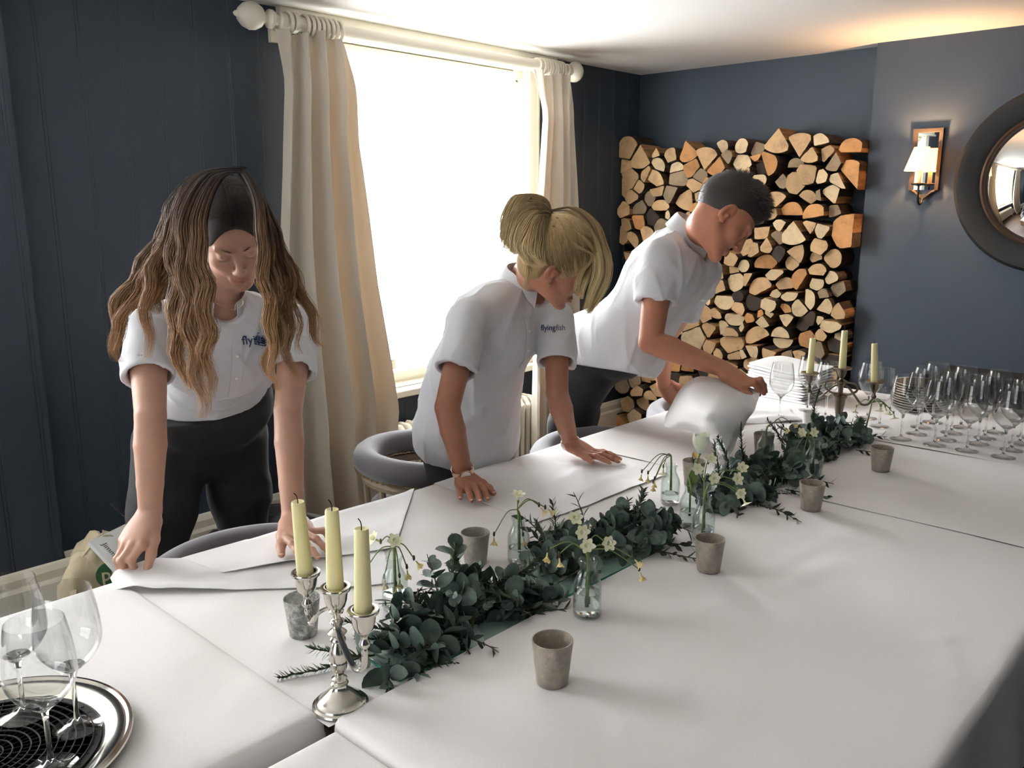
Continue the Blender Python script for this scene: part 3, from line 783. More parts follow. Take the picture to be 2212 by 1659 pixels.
# one folded cloth lying near the man's hand
P = []
for i in range(25):
    row = []
    for j in range(13):
        u, v = i/24, j/12
        p = V((2.75, 1.52, 0)).lerp(V((3.02, 1.33, 0)), u)+(V((.16, .13, 0))*v)
        z = TZ+.006+.016*math.exp(-((v-.2)/.16)**2)*(1-.5*u)+.010*math.exp(-((v-.75)/.15)**2)*math.sin(PI*u)+.004*math.sin(9*u+5*v)
        row.append((p.x, p.y, z))
    P.append(row)
sheet('loose_napkin', 'loosely folded white cloth lying between the man’s hand and the wine glasses', 'napkin', P, .004, group='loose white cloths')

# ================================================================== VOTIVES
def mercury(name, col, trans, rough):
    t = NT(name).set(Roughness=rough, Transmission_Weight=trans, IOR=1.45)
    n1 = t.noise(t.coord(), 55, 6, .75)
    t.l(t.ramp(n1, [(.35, tuple(c*.55 for c in col[:3])+(1,)), (.6, col), (.75, tuple(min(1, c*1.5) for c in col[:3])+(1,))]), t.b.inputs['Base Color'])
    mr = t.n('ShaderNodeMapRange'); t.l(n1, mr.inputs[0]); mr.inputs[1].default_value = .4; mr.inputs[2].default_value = .62; mr.inputs[3].default_value = trans; mr.inputs[4].default_value = trans*.35
    t.l(mr.outputs[0], t.b.inputs['Transmission Weight'])
    t.bump(n1, .5, .002); return t.m
M_smoke = mercury('smoky_mottled_glass', srgb(186, 174, 158), .35, .28)
M_frost = mercury('clear_mottled_glass', srgb(222, 222, 214), .75, .2)
def votive(x, y, z, lab, mat, s=1.0, group='mottled glass votive holders'):
    b = MB(); b.lathe([(0, 0), (.0235, 0), (.0255, .002), (.0265, .012), (.033, .072), (.0328, .074), (.031, .074), (.0305, .072), (.0245, .016), (.0235, .0115), (0, .0115)], n=40)
    b.v = [(v[0]*s, v[1]*s, v[2]*s) for v in b.v]
    o = b.build('votive_holder', mat, loc=(0, 0, 0), angle=50); o.location = (x, y, z)
    return tag(o, lab, 'votive holder', group)
zb, zf = TZ+.0015, TZ+.0105
votive(.829, 1.308, zb, 'clearer frosted votive glass behind the near candelabra', M_frost, 1.02)
votive(1.284, 1.305, zb, 'mottled votive glass behind the first garland, nearest the ponytailed woman’s watch', mercury('pale_mottled_glass', srgb(182, 176, 162), .35, .3))
votive(1.011, .846, zf, 'large smoky votive glass alone at the front, nearest the camera', M_smoke, 1.06)
votive(1.592, .887, zf, 'smoky votive glass in front of the tulip bottle', M_smoke)
votive(2.114, .887, zf, 'smoky votive glass in front of the bottle by the second garland clump', M_smoke)
votive(2.574, .875, zf+.0015, 'smoky votive glass farthest along, near the wine glass block', M_smoke)
votive(2.513, 1.225, zb+.001, 'brown votive glass half hidden behind a flower bottle', M_smoke)
votive(2.102, 1.235, zb, 'mottled votive glass seen behind the tulip stem', M_smoke)
votive(2.93, 1.255, zb+.001, 'white votive cup on a glass foot by the far candelabra', plain('white_votive', srgb(225, 225, 218), .5), .9)

# ================================================================== CANDELABRA
M_wax = NT('ivory_wax').set(Base_Color=srgb(236, 226, 172), Roughness=.45, Subsurface_Weight=.25); M_wax.b.inputs['Subsurface Radius'].default_value = (.01, .006, .003); M_wax = M_wax.m
M_wick = plain('charred_wick', srgb(25, 22, 20), .9)
def candle(p, h, r0, r1, lean, lab, wk=1, group='ivory dinner candles'):
    r = thing('dinner_candle', lab, 'candle', p, 0, group); r.rotation_euler = (lean[0], lean[1], 0)
    b = MB(); b.lathe([(0, 0), (r0, 0), (r0, .01), (r0+(r1-r0)*.5, h*.5), (r1, h-.004), (r1*.93, h-.001), (r1*.5, h-.0035), (0, h-.004)], n=28); b.build('wax_stick', M_wax, r)
    b = MB(); b.tube(spline([(0, 0, h-.006), (0, .0, h+.004), (-.001*wk, .001, h+.010), (-.004*wk, .002, h+.015)], 3), .0009, 6); b.build('wick', M_wick, r)
def candelabra(x, y, z, rz, mat, lab, base, stem, cup, ctop, tips, arms, n=3):
    r = thing('candelabra', lab, 'candelabra', (x, y, z), rz)
    b = MB(); b.lathe(base, n=48); b.build('base', mat, r)
    b = MB(); b.lathe(stem, n=32); b.build('stem', mat, r)
    b = MB(); b.lathe([(a, c+ctop) for a, c in cup], n=32); b.build('candle_cup', mat, r)
    for (tx, ty, tzz), path in zip(tips, arms):
        b = MB()
        for off in ((0, 0, 0), (.0028, .0, .0012), (-.0028, 0, .0012)) if n == 3 else ((0, 0, 0),):
            b.tube([V(p)+V(off) for p in spline(path, 7)], .0026 if n == 3 else .0042, 8)
        b.lathe([(.004, tzz-.045), (.006, tzz-.038), (.0045, tzz-.032), (.009, tzz-.026), (.009, tzz-.022), (.0055, tzz-.016), (.006, tzz-.01)], (tx, ty, 0), 20)
        b.build('arm', mat, r)
        b = MB(); b.lathe([(a, c+tzz) for a, c in cup], (tx, ty, 0), 32); b.build('candle_cup', mat, r)
    return r
cup = [(.005, -.012), (.0085, -.006), (.0145, .0), (.0175, .010), (.019, .022), (.0195, .026), (.0235, .027), (.0245, .030), (.0235, .033), (.0205, .034), (.0165, .0335), (.0155, .026), (.0145, .012), (0, .011)]
base = [(0, 0), (.044, 0), (.046, .003), (.045, .006), (.041, .008), (.040, .011), (.035, .013), (.033, .016), (.024, .024), (.016, .031), (.012, .036), (.012, .040), (.0145, .042), (.0125, .045), (.009, .047), (0, .047)]
stem = [(.008, .044), (.0125, .048), (.0125, .051), (.008, .054), (.007, .058), (.0135, .070), (.0145, .078), (.0155, .080), (.0145, .082), (.0155, .086), (.014, .098), (.010, .110), (.008, .114), (.013, .117), (.013, .120), (.010, .124), (.013, .128), (.0155, .131), (.013, .134), (.007, .138), (.009, .146), (.0115, .149), (.0095, .153), (.006, .156), (.006, .162), (.011, .165), (.012, .168), (.007, .172), (.006, .178)]
zc1 = .172
tips = [(0, .098, .168), (0, -.082, .168)]
arms = [[(0, .0, .125), (.012, .016, .138), (.010, .038, .153), (-.002, .056, .142), (-.006, .072, .120), (0, .088, .112), (0, .098, .124)],
        [(0, .0, .125), (-.010, -.012, .155), (-.018, -.03, .16), (-.014, -.045, .125), (-.006, -.062, .095), (0, -.076, .100), (0, -.082, .124)]]
candelabra(.735, 1.062, TZ+.0005, math.radians(-6), M_silver, 'polished silver three-cup candelabra at the near end of the garland', base, stem, cup, zc1+.004, tips, arms)
def rot2(x, y, a): return (x*math.cos(a)-y*math.sin(a), x*math.sin(a)+y*math.cos(a))
for (lx, ly, zz), ln, lab in (((0, .098, .168), (math.radians(3), math.radians(-5)), 'tapered ivory candle leaning left in the near candelabra'), ((0, 0, .176), (0, 0), 'upright ivory candle in the middle cup of the near candelabra'), ((0, -.082, .168), (0, math.radians(1)), 'ivory candle in the rightmost cup of the near candelabra')):
    gx, gy = rot2(lx, ly, math.radians(-6))
    candle((.735+gx, 1.062+gy, TZ+.0125+zz), .150, .0142, .0108, ln, lab, 1 if lx == 0 else -1)
cup2 = [(.004, -.014), (.006, -.008), (.010, -.002), (.0145, .008), (.0165, .02), (.0175, .023), (.030, .026), (.033, .030), (.031, .032), (.024, .031), (.0145, .030), (.0135, .012), (0, .011)]
stem2 = [(.018, .014), (.011, .022), (.010, .04), (.015, .07), (.0215, .112), (.024, .116), (.024, .121), (.012, .126), (.008, .13), (.009, .15), (.014, .162), (.022, .168), (.022, .173), (.012, .178), (.007, .182), (.006, .186)]
base2 = [(0, 0), (.05, 0), (.052, .004), (.045, .010), (.03, .013), (.018, .016), (0, .016)]
def loop(s_):
    return [(0, 0, .128), (.006*s_, -.030*s_, .128), (.008*s_, -.055*s_, .145), (.004*s_, -.050*s_, .166), (-.004*s_, -.018*s_, .170), (-.008*s_, .020*s_, .155), (-.006*s_, .048*s_, .128), (0, .075*s_, .102), (0, .100*s_, .104), (0, .116*s_, .128)]
candelabra(3.02, 1.19, TZ+.003, 0, M_silver_old, 'tarnished silver candelabra with looped arms at the far end', base2, stem2, cup2, .192, [(0, .118, .158), (0, -.118, .158)], [loop(1), loop(-1)], n=1)
for (ly, zz), ln, lab, h in (((.118, .169), (0, math.radians(2)), 'ivory candle in the left cup of the far candelabra', .145), ((0, .203), (math.radians(-2), math.radians(3)), 'ivory candle in the tall middle cup of the far candelabra', .15), ((-.118, .169), (math.radians(-6), math.radians(3)), 'ivory candle leaning right in the far candelabra', .15)):
    candle((3.02, 1.19+ly, TZ+.003+zz+.003), h, .0135, .0105, ln, lab, -1)
# ================================================================== GARLANDS, BOTTLES, FLOWERS
def leafmat(name, c1, c2, rough=.55, trans=.12):
    t = NT(name).set(Roughness=rough)
    oi = t.noise(t.coord(), 30, 3); t.l(t.ramp(oi, [(.35, c1), (.68, c2)]), t.b.inputs['Base Color'])
    return t.m
M_euc = leafmat('eucalyptus_leaf', srgb(58, 74, 66), srgb(98, 116, 104))
M_ros = leafmat('rosemary_needle', srgb(40, 56, 40), srgb(82, 98, 70))
M_rus = leafmat('dark_pointed_leaf', srgb(30, 42, 34), srgb(56, 68, 52), .4)
M_twig = plain('woody_twig', srgb(72, 64, 46), .8)
M_stem = plain('green_stem', srgb(104, 124, 66), .5)
def frame(d, upv=V((0, 0, 1))):
    d = d.normalized(); s_ = d.cross(upv)
    if s_.length < 1e-3: s_ = d.cross(V((1, 0, 0)))
    s_.normalize(); return d, s_, s_.cross(d)
def leaf(b, p, d, n, L, W, round_=True, curl=.15):
    """curved leaf blade from p along d, n = blade normal"""
    d = d.normalized(); s_ = d.cross(n)
    if s_.length < 1e-4: return
    s_.normalize(); n = s_.cross(d)
    rows = (0, .12, .32, .55, .78, .93, 1) if round_ else (0, .2, .45, .7, 1)
    wd = (.06, .62, .96, 1, .78, .42, .02) if round_ else (.12, .8, 1, .68, .03)
    vs = []; fs = []
    for t_, w_ in zip(rows, wd):
        c = p+d*(L*t_)+n*(curl*L*(t_*t_)*-.6)
        for q in (-1, 0, 1): vs.append(c+s_*(q*W/2*w_)+n*((.16 if q else 0)*W*w_*.6))
    for i in range(len(rows)-1):
        for j in (0, 1): fs.append((i*3+j, i*3+j+1, (i+1)*3+j+1, (i+1)*3+j))
    b.add(vs, fs)
def sprig(kind, parent, p, d, L, rg, droop=.25, size=1):
    """one cut stem: stem part with a leaves sub-part"""
    d = V(d).normalized(); pts = [V(p)]; n = 7; dd = d.copy()
    for k in range(n):
        dd = (dd+V((rg.uniform(-.12, .12), rg.uniform(-.12, .12), -droop/n+rg.uniform(-.05, .05)))).normalized()
        q = pts[-1]+dd*(L/n)
        fl = (.783 if False else .757)
        if q.z < fl: q.z = fl+.001
        pts.append(q)
    pts = spline(pts, 3)
    b = MB(); nm = {'e': 'eucalyptus_sprig', 'r': 'rosemary_sprig', 'd': 'dark_leaf_sprig'}[kind]
    b.tube(pts, [.0019*size*(1-.6*i/len(pts)) for i in range(len(pts))], 5)
    so = b.build(nm, M_twig if kind != 'd' else M_twig, parent)
    b = MB(); N = len(pts)
    if kind == 'e':
        m_ = int(L/.0155)
        for k in range(m_):
            t_ = .08+.92*k/m_; i = min(N-2, int(t_*(N-1))); c = pts[i]; td, s_, u_ = frame(pts[i+1]-pts[i])
            a = rg.uniform(0, 6.28)
            for q in (0, 1):
                aa = a+q*PI+rg.uniform(-.4, .4); out = (s_*math.cos(aa)+u_*math.sin(aa)+td*rg.uniform(.1, .9)).normalized()
                sz = size*(.030+.016*math.sin(PI*min(1, t_*1.15)))*rg.uniform(.75, 1.15)*(1.0 if t_ < .8 else .6)
                nn = (td*.8+u_*rg.uniform(-.8, .8)+s_*rg.uniform(-.8, .8)+V((0, 0, .5)))
                leaf(b, c, out, nn, sz, sz*rg.uniform(.62, .95), True, rg.uniform(-.1, .3))
        mt = M_euc
    elif kind == 'd':
        m_ = int(L/.012)
        for k in range(m_):
            t_ = .1+.9*k/m_; i = min(N-2, int(t_*(N-1))); c = pts[i]; td, s_, u_ = frame(pts[i+1]-pts[i])
            aa = k*2.4+rg.uniform(-.4, .4); out = (s_*math.cos(aa)+u_*math.sin(aa)+td*1.1).normalized(); sz = size*rg.uniform(.020, .034)
            leaf(b, c, out, td+u_*rg.uniform(-.8, .8), sz, sz*.38, False, .2)
        mt = M_rus
    else:
        m_ = int(L/.0016)
        for k in range(m_):
            t_ = .04+.96*k/m_; i = min(N-2, int(t_*(N-1))); c = pts[i].lerp(pts[i+1], (t_*(N-1)) % 1); td, s_, u_ = frame(pts[i+1]-pts[i])
            aa = k*2.1+rg.uniform(-.5, .5); out = (s_*math.cos(aa)+u_*math.sin(aa)+td*rg.uniform(.5, 1.3)).normalized()
            sz = size*rg.uniform(.017, .030)*(1-.35*t_); leaf(b, c, out, td-out*.4, sz, .0040*size, False, rg.uniform(-.3, .5))
        mt = M_ros
    lo = b.build('leaves', mt, so)
    return so
GR = [  # label, centre line (x, y), number, radius, height
    ('leafy garland clump nearest the silver candelabra, on the glass plates', [(.86, 1.10), (1.00, 1.115), (1.14, 1.10), (1.22, 1.09)], 40, .085, .065),
    ('leafy garland clump between the two front flower bottles', [(1.34, 1.12), (1.46, 1.135), (1.60, 1.12), (1.68, 1.10)], 42, .09, .075),
    ('leafy garland clump right of the tulip, with upright rosemary', [(1.95, 1.05), (2.10, 1.08), (2.26, 1.09), (2.34, 1.08)], 44, .10, .07),
    ('dark leafy garland clump around the foot of the far candelabra', [(2.50, 1.12), (2.66, 1.11), (2.80, 1.10), (2.90, 1.10)], 36, .095, .07)]
for gi, (lab, line, num, R_, Hh) in enumerate(GR):
    rg = random.Random(60+gi); cen = V((line[1][0], line[1][1], TZ+.004))
    r = thing('leafy_garland', lab, 'garland', cen, 0, 'greenery along the middle of the table')
    for k in range(num):
        t_ = (k+rg.random())/num; i = min(len(line)-2, int(t_*(len(line)-1))); f_ = t_*(len(line)-1)-i
        c = V((line[i][0]+(line[i+1][0]-line[i][0])*f_, line[i][1]+(line[i+1][1]-line[i][1])*f_, TZ))
        lv = rg.random(); kind = rg.choice('eeerrrd' if gi != 3 else 'eeerd')
        yaw = rg.choice([0, PI])+rg.gauss(0, .55); pit = rg.uniform(-.05, .5)*(.4+lv)
        p = c+V((rg.uniform(-.02, .02), rg.uniform(-.75, .75)*R_, .014+Hh*lv*.7))
        L_ = rg.uniform(.10, .17) if kind == 'e' else rg.uniform(.09, .15)
        d = V((math.cos(yaw)*math.cos(pit), math.sin(yaw)*math.cos(pit), math.sin(pit)))
        p = p-d*L_*.4; p.z = max(p.z, TZ+.01)
        sprig(kind, r, p-cen, d, L_, rg) if False else sprig(kind, r, p, d, L_, rg, .3)
    EXTRA = {0: [('r', (.86, 1.13, .764), (-1, .36, .02), .17), ('r', (.83, 1.12, .775), (-.9, .25, .35), .10), ('r', (.90, 1.11, .80), (-.8, .9, .3), .10), ('d', (1.13, 1.05, .77), (1, -.28, .12), .13), ('d', (1.16, 1.04, .765), (.9, -.45, .0), .14), ('e', (.86, 1.09, .772), (-.5, -.6, .0), .09), ('e', (1.14, 1.20, .79), (.3, .5, .8), .10), ('e', (1.04, 1.16, .80), (-.1, .3, 1), .09), ('d', (1.0, 1.05, .775), (.1, -1, 0), .08), ('r', (1.2, 1.13, .79), (1, .2, .15), .16), ('r', (1.08, 1.16, .80), (.7, .5, .5), .12)],
             1: [('d', (1.62, 1.03, .775), (.6, -.9, 0), .13), ('d', (1.58, 1.02, .77), (.35, -1, .02), .12), ('r', (1.42, 1.18, .80), (.1, .3, 1), .09), ('r', (1.36, 1.15, .80), (-.3, .2, .9), .08), ('r', (1.66, 1.13, .79), (.8, .5, .35), .13), ('d', (1.52, 1.18, .82), (.2, .3, 1), .07), ('d', (1.40, 1.2, .81), (-.5, .5, .8), .08)],
             2: [('r', (2.02, 1.10, .80), (.05, .15, 1), .12), ('r', (1.96, 1.11, .79), (-.2, .3, .9), .10), ('r', (2.10, 1.12, .80), (.1, .2, 1), .12), ('r', (2.20, 1.13, .80), (.2, .1, 1), .13), ('r', (2.15, 1.14, .79), (0, .3, .9), .11), ('d', (2.18, .99, .775), (.3, -1, 0), .12), ('d', (2.02, .97, .775), (.0, -1, .0), .11), ('d', (2.30, 1.0, .775), (.3, -1, 0), .09)],
             3: [('r', (2.78, 1.18, .81), (.3, .2, 1), .14), ('d', (2.70, 1.00, .775), (.3, -1, 0), .10), ('d', (2.86, 1.05, .775), (.8, -.6, .1), .10), ('r', (2.55, 1.17, .79), (-.3, .3, .9), .10), ('d', (2.52, 1.14, .80), (-.5, .4, .7), .10)]}[gi]
    for kind, p, d, L_ in EXTRA: sprig(kind, r, V(p), V(d), L_, rg, .12)
    # a bound core keeps the clump dense underneath
    for ch in r.children: ch.location = ch.location-cen
# glass plates under the greenery
def thin(name, tint, base=.05, k=.8):
    t = NT(name); tr = t.n('ShaderNodeBsdfTransparent'); tr.inputs[0].default_value = tint; gl = t.n('ShaderNodeBsdfGlossy'); gl.inputs['Roughness'].default_value = .01
    lw = t.n('ShaderNodeLayerWeight'); lw.inputs[0].default_value = .5; pw = t.n('ShaderNodeMath', operation='POWER'); t.l(lw.outputs['Facing'], pw.inputs[0]); pw.inputs[1].default_value = 3.2
    ma = t.n('ShaderNodeMath', operation='MULTIPLY_ADD'); t.l(pw.outputs[0], ma.inputs[0]); ma.inputs[1].default_value = k; ma.inputs[2].default_value = base; mx = t.n('ShaderNodeMixShader')
    t.l(ma.outputs[0], mx.inputs[0]); t.l(tr.outputs[0], mx.inputs[1]); t.l(gl.outputs[0], mx.inputs[2]); t.l(mx.outputs[0], t.out.inputs[0]); return t.m
M_plate = thin('plate_glass', (.84, .94, .91, 1)); M_edge = plain('green_glass_edge', srgb(70, 170, 150), .15)
for (x, y, sx_, sy_, a, lab) in ((1.03, 1.095, .36, .13, math.radians(-5), 'clear green-edged glass plate under the nearest garland clump'), (1.46, 1.10, .36, .13, math.radians(-2), 'clear green-edged glass plate under the garland clump between the bottles')):
    r = thing('glass_plate', lab, 'glass plate', (x, y, TZ+.002), a, 'glass plates under the greenery')
    b = MB(); b.box((0, 0, .0025), (sx_, sy_, .005)); b.build('pane', M_plate, r, smooth=False)
    b = MB()
    for s_ in (-1, 1): b.box((0, s_*(sy_/2+.0006), .0025), (sx_, .001, .005)); b.box((s_*(sx_/2+.0006), 0, .0025), (.001, sy_, .005))
    b.build('polished_edge', M_edge, r, smooth=False)
# bottles with water
M_bottle = thin('bottle_glass', (.93, .96, .95, 1), .06, .9)
M_water = NT('water').set(Base_Color=(.97, .99, .98, 1), Roughness=0, Transmission_Weight=1, IOR=1.33).m
def bottle(x, y, z, h, lab, fill=.5):
    r = thing('glass_bottle', lab, 'bottle', (x, y, z), 0, 'small bottles used as flower vases')
    k = h/.118
    o = [(0, 0), (.022, 0), (.026, .002), (.0275, .008), (.0275, .062), (.026, .072), (.019, .088), (.0155, .095), (.0150, .104), (.0165, .108), (.0178, .111), (.0178, .116), (.0165, .118)]
    i_ = [(.0150, .117), (.0133, .108), (.0135, .096), (.017, .087), (.0245, .071), (.0257, .062), (.0257, .010), (.0235, .0055), (0, .0055)]
    b = MB(); b.lathe([(a*k, c*k) for a, c in o+i_], n=40); b.build('bottle_body', M_bottle, r, angle=60)
    f_ = .006+.060*fill
    b = MB(); b.lathe([(0, .0062*k), (.023*k, .0066*k), (.0252*k, .011*k), (.0252*k, f_*k), (0, f_*k)], n=40); b.build('water', M_water, r, angle=50)
    return r
M_pet = NT('cream_petal').set(Base_Color=srgb(240, 238, 206), Roughness=.6, Subsurface_Weight=.2); M_pet.b.inputs['Subsurface Radius'].default_value = (.004, .004, .002); M_pet = M_pet.m
M_petd = plain('faded_petal', srgb(222, 200, 140), .7)
M_tul = NT('white_tulip_petal').set(Base_Color=srgb(238, 240, 220), Roughness=.5, Subsurface_Weight=.25); M_tul.b.inputs['Subsurface Radius'].default_value = (.006, .006, .004); M_tul = M_tul.m
M_seed = plain('dark_ovary', srgb(52, 58, 34), .6)
def bloom(par, c, d, s, rg, faded=False):
    d, a, u_ = frame(d); b = MB()
    for k in range(6):
        q = 2*PI*k/6+rg.uniform(-.1, .1); o = (a*math.cos(q)+u_*math.sin(q)+d*(.25 if not faded else .9)).normalized()
        leaf(b, c, o, d, .017*s*rg.uniform(.85, 1.1), .0115*s, True, -.1)
    b.tube([c-d*.012*s, c], [.0018*s, .0028*s], 6)
    n = 10; R1 = .0055*s
    vs = [c+(a*math.cos(2*PI*k/n)+u_*math.sin(2*PI*k/n))*.0035*s for k in range(n)]+[c+d*.006*s+(a*math.cos(2*PI*k/n)+u_*math.sin(2*PI*k/n))*R1 for k in range(n)]
    b.add(vs, [(k, (k+1) % n, n+(k+1) % n, n+k) for k in range(n)]+[tuple(range(n))])
    b.build('bloom', M_petd if faded else M_pet, par, angle=80)
def narcissus(base, mouth, top, heads, lab, rg, group='narcissi in the little bottles'):
    """stem from inside the bottle, splitting to nodding heads; heads: (dx,dy,dz, faded)"""
    base, mouth, top = V(base), V(mouth), V(top)
    r = thing('narcissus_stem', lab, 'flower', base, 0, group)
    sp = [p-base for p in spline([base, mouth, top], 8)]
    b = MB(); b.tube(sp, [.0034-.0012*i/len(sp) for i in range(len(sp))], 8); st = b.build('stem', M_stem, r)
    for h in heads:
        e = top-base+V(h[:3]); t0 = top-base
        arch = t0.lerp(e, .45)+V((0, 0, .014+.3*abs(h[0]+h[1])))
        b = MB(); pp = spline([t0, arch, e], 6); b.tube(pp, [.0013]*len(pp), 6)
        dr = (pp[-1]-pp[-2]).normalized(); b.build('flower_stalk', M_stem, r)
        b = MB(); b.lathe([(0, -.006), (.0024, -.003), (.0028, .001), (.0016, .006), (0, .007)], e, 8, Matrix(((1, 0, 0), (0, 1, 0), (0, 0, 1)))); b.build('ovary', M_seed if h[3] else M_stem, r)
        dn = (dr+V((0, 0, -.5 if h[3] else .1))).normalized() if not (len(h) > 4) else V(h[4]).normalized()
        bloom(r, e+dn*.016, dn, 1.0 if not h[3] else .75, rg, h[3])
    return r
rg = random.Random(99)
CAMD = lambda p: (V((0, 0, 1.55))-V(p)).normalized()
B1 = bottle(1.242, .952, TZ+.0105 if False else TZ+.010, .118, 'clear glass flower bottle standing at the front, before the garland', .75)
narcissus((1.232, .945, .785), (1.246, .954, .875), (1.252, .962, .900), [(-.025, .018, .052, 0, (-.3, -.5, .5)), (-.012, .010, .028, 0, (-.5, -.7, .3)), (.028, -.020, .005, 0, (-.4, -.8, .2)), (-.005, .0, .004, 0, (-.6, -.6, .2))], 'narcissus with four open cream blooms in the front bottle', rg)
narcissus((1.250, .958, .785), (1.240, .950, .876), (1.235, .956, .896), [(-.055, .045, .006, 1, (-.5, -.3, -.5)), (-.040, .030, -.004, 1, (-.2, -.3, -.8)), (.075, -.06, -.02, 1, (.3, -.4, -.5)), (.085, -.07, -.045, 1, (.2, -.2, -.9))], 'fading narcissus arching both ways out of the front bottle', rg)
B2 = bottle(1.353, 1.163 if False else 1.235, TZ+.0015, .11, 'clear glass bottle with drooping buds behind the garland gap', .55)
narcissus((1.35, 1.23, .78), (1.354, 1.236, .86), (1.352, 1.238, .878), [(-.045, .03, -.055, 1, (0, 0, -1)), (.045, -.025, .004, 1, (.3, -.4, -.7)), (.055, -.035, -.002, 1, (.4, -.3, -.4)), (.002, .0, .018, 0, (-.2, -.2, 1)), (.008, -.01, -.06, 1, (0, -.2, -1))], 'withered narcissus with hanging buds behind the first garland', rg)
B3 = bottle(1.015, 1.262, TZ+.0015, .112, 'clear glass bottle right of the near candelabra candles', .5)
narcissus((1.01, 1.255, .78), (1.016, 1.262, .865), (1.016, 1.262, .885), [(-.050, .035, -.050, 1, (0, 0, -1)), (-.018, .010, -.062, 1, (0, 0, -1)), (.002, -.012, -.060, 1, (0, 0, -1)), (.018, -.016, -.045, 1, (.1, 0, -1)), (.030, -.024, -.028, 1, (.4, -.2, -.7)), (-.022, .014, .012, 0, (-.7, .2, .5)), (.0, -.002, .006, 0, (-.4, -.6, .6)), (-.006, -.01, -.075, 1, (0, 0, -1))], 'wilted narcissus with eight nodding heads beside the candles', rg)
B4 = bottle(1.727, .982, TZ+.010, .116, 'clear glass bottle behind a smoky votive, holding open narcissi', .5)
narcissus((1.72, .978, .785), (1.73, .984, .872), (1.735, .990, .905), [(-.012, .02, .030, 0, (-.5, -.7, .3)), (.015, .0, .045, 0, (-.3, -.5, .6)), (.012, -.010, .012, 0, (-.5, -.8, .1)), (-.020, .02, .055, 1, (-.3, -.3, .4))], 'narcissus with open blooms clustered beneath the tulip', rg)
narcissus((1.735, .985, .785), (1.725, .98, .872), (1.745, .985, .893), [(.045, -.042, .016, 0, (-.4, -.7, .3)), (.050, -.050, -.010, 0, (-.5, -.7, -.1)), (.062, -.058, -.028, 0, (0, -.5, -.8)), (.060, -.045, .035, 0, (-.3, -.6, .5))], 'narcissus leaning right over the garland from the tulip group', rg)
B5 = bottle(1.815, 1.072, TZ+.0015, .112, 'clear glass bottle holding the single white tulip', .6)
r = thing('white_tulip', 'tall white tulip standing above the garland', 'flower', (1.815, 1.072, .78))
top = V((.035, -.022+.02, .155)); b = MB(); pp = spline([(0, 0, 0), (.002, .002, .09), (.016, .0, .125), top], 6); b.tube(pp, .0028, 8); b.build('stem', M_stem, r)
for sgn in (1, -1):
    b = MB(); leaf(b, V((0, 0, .05)), V((-.06*sgn, .05*sgn, .9)), V((1, -1*sgn, .2)), .085, .026, True, .3); b.build('leaf', plain('tulip_leaf', srgb(112, 142, 70), .45) if sgn == 1 else M_stem, r)
TD = V((.05, 0, 1)).normalized()
for k in range(6):
    q = PI/3*k+.3; inn = k % 2; d_, a_, u_ = frame(TD); rad_ = (a_*math.cos(q)+u_*math.sin(q))
    rows = 9; vs = []; fs = []; H_ = .046+.004*(k % 3)
    for i in range(rows):
        t_ = i/(rows-1); rr = .0205*math.sin(PI*min(.62, t_*.72+.03))**.8*(1 if inn else 1.08)+(.010*max(0, t_-.8)*2 if k in (1, 4) else 0)
        w_ = .017*math.sin(PI*min(1, .08+.86*t_))**.7 if t_ < .98 else .002
        tan = d_.cross(rad_)
        for j in range(5):
            s_ = (j-2)/2; ang_ = s_*w_/max(rr, .006); ang_ = max(-1.1, min(1.1, ang_))
            vs.append(top+d_*(H_*t_)+(rad_*math.cos(ang_)+tan*math.sin(ang_))*max(rr, .003))
    for i in range(rows-1):
        for j in range(4): fs.append((i*5+j, i*5+j+1, (i+1)*5+j+1, (i+1)*5+j))
    b = MB(); b.add(vs, fs); b.build('petal', M_tul, r, angle=80)
B6 = bottle(1.925, 1.20, TZ+.0015, .11, 'clear glass bottle at the left of the tulip group, behind', .4)
narcissus((1.92, 1.195, .79), (1.925, 1.20, .86), (1.93, 1.205, .885), [(-.055, .035, -.045, 1, (0, 0, -1)), (-.07, .045, -.04, 1, (-.2, 0, -1)), (-.045, .02, -.06, 1, (0, 0, -1)), (-.035, .03, -.075, 1, (0, 0, -1)), (-.02, .01, -.03, 0, (0, 0, -1))], 'drooping cluster of fading narcissi left of the tulip', rg)
B7 = bottle(2.36, .992, TZ+.0125, .116, 'clear glass bottle in front of the third garland clump', .8)
narcissus((2.355, .99, .785), (2.358, .995, .874), (2.345, 1.005, .890), [(-.035, .025, -.045, 0, (0, 0, -1)), (-.02, .02, .005, 0, (-.4, -.5, .5)), (.0, .0, .010, 0, (-.3, -.7, .3)), (-.005, .01, -.05, 0, (-.1, 0, -1))], 'narcissus with cream blooms above the bottle by the third clump', rg)
B8 = bottle(2.425, 1.175, TZ+.0025, .112, 'clear glass bottle behind the third garland clump', .5)
narcissus((2.42, 1.17, .79), (2.425, 1.175, .866), (2.45, 1.165, .885), [(.025, -.02, -.012, 1, (.2, -.4, -.6)), (.04, -.035, .0, 1, (.4, -.4, -.4))], 'browned narcissus hanging over the bottle behind the third clump', rg)
narcissus((2.93, 1.06, .78), (2.96, 1.06, .84), (2.985, 1.065, .873), [(.04, -.05, -.02, 0, (0, 0, -1)), (.02, -.04, -.01, 0, (0, -.3, -.8)), (-.03, .04, -.015, 0, (0, .2, -1)), (.05, -.06, -.035, 0, (.1, -.2, -1)), (.03, -.02, -.012, 0, (0, 0, -1))], 'narcissus spreading pale heads beneath the far candelabra', rg)
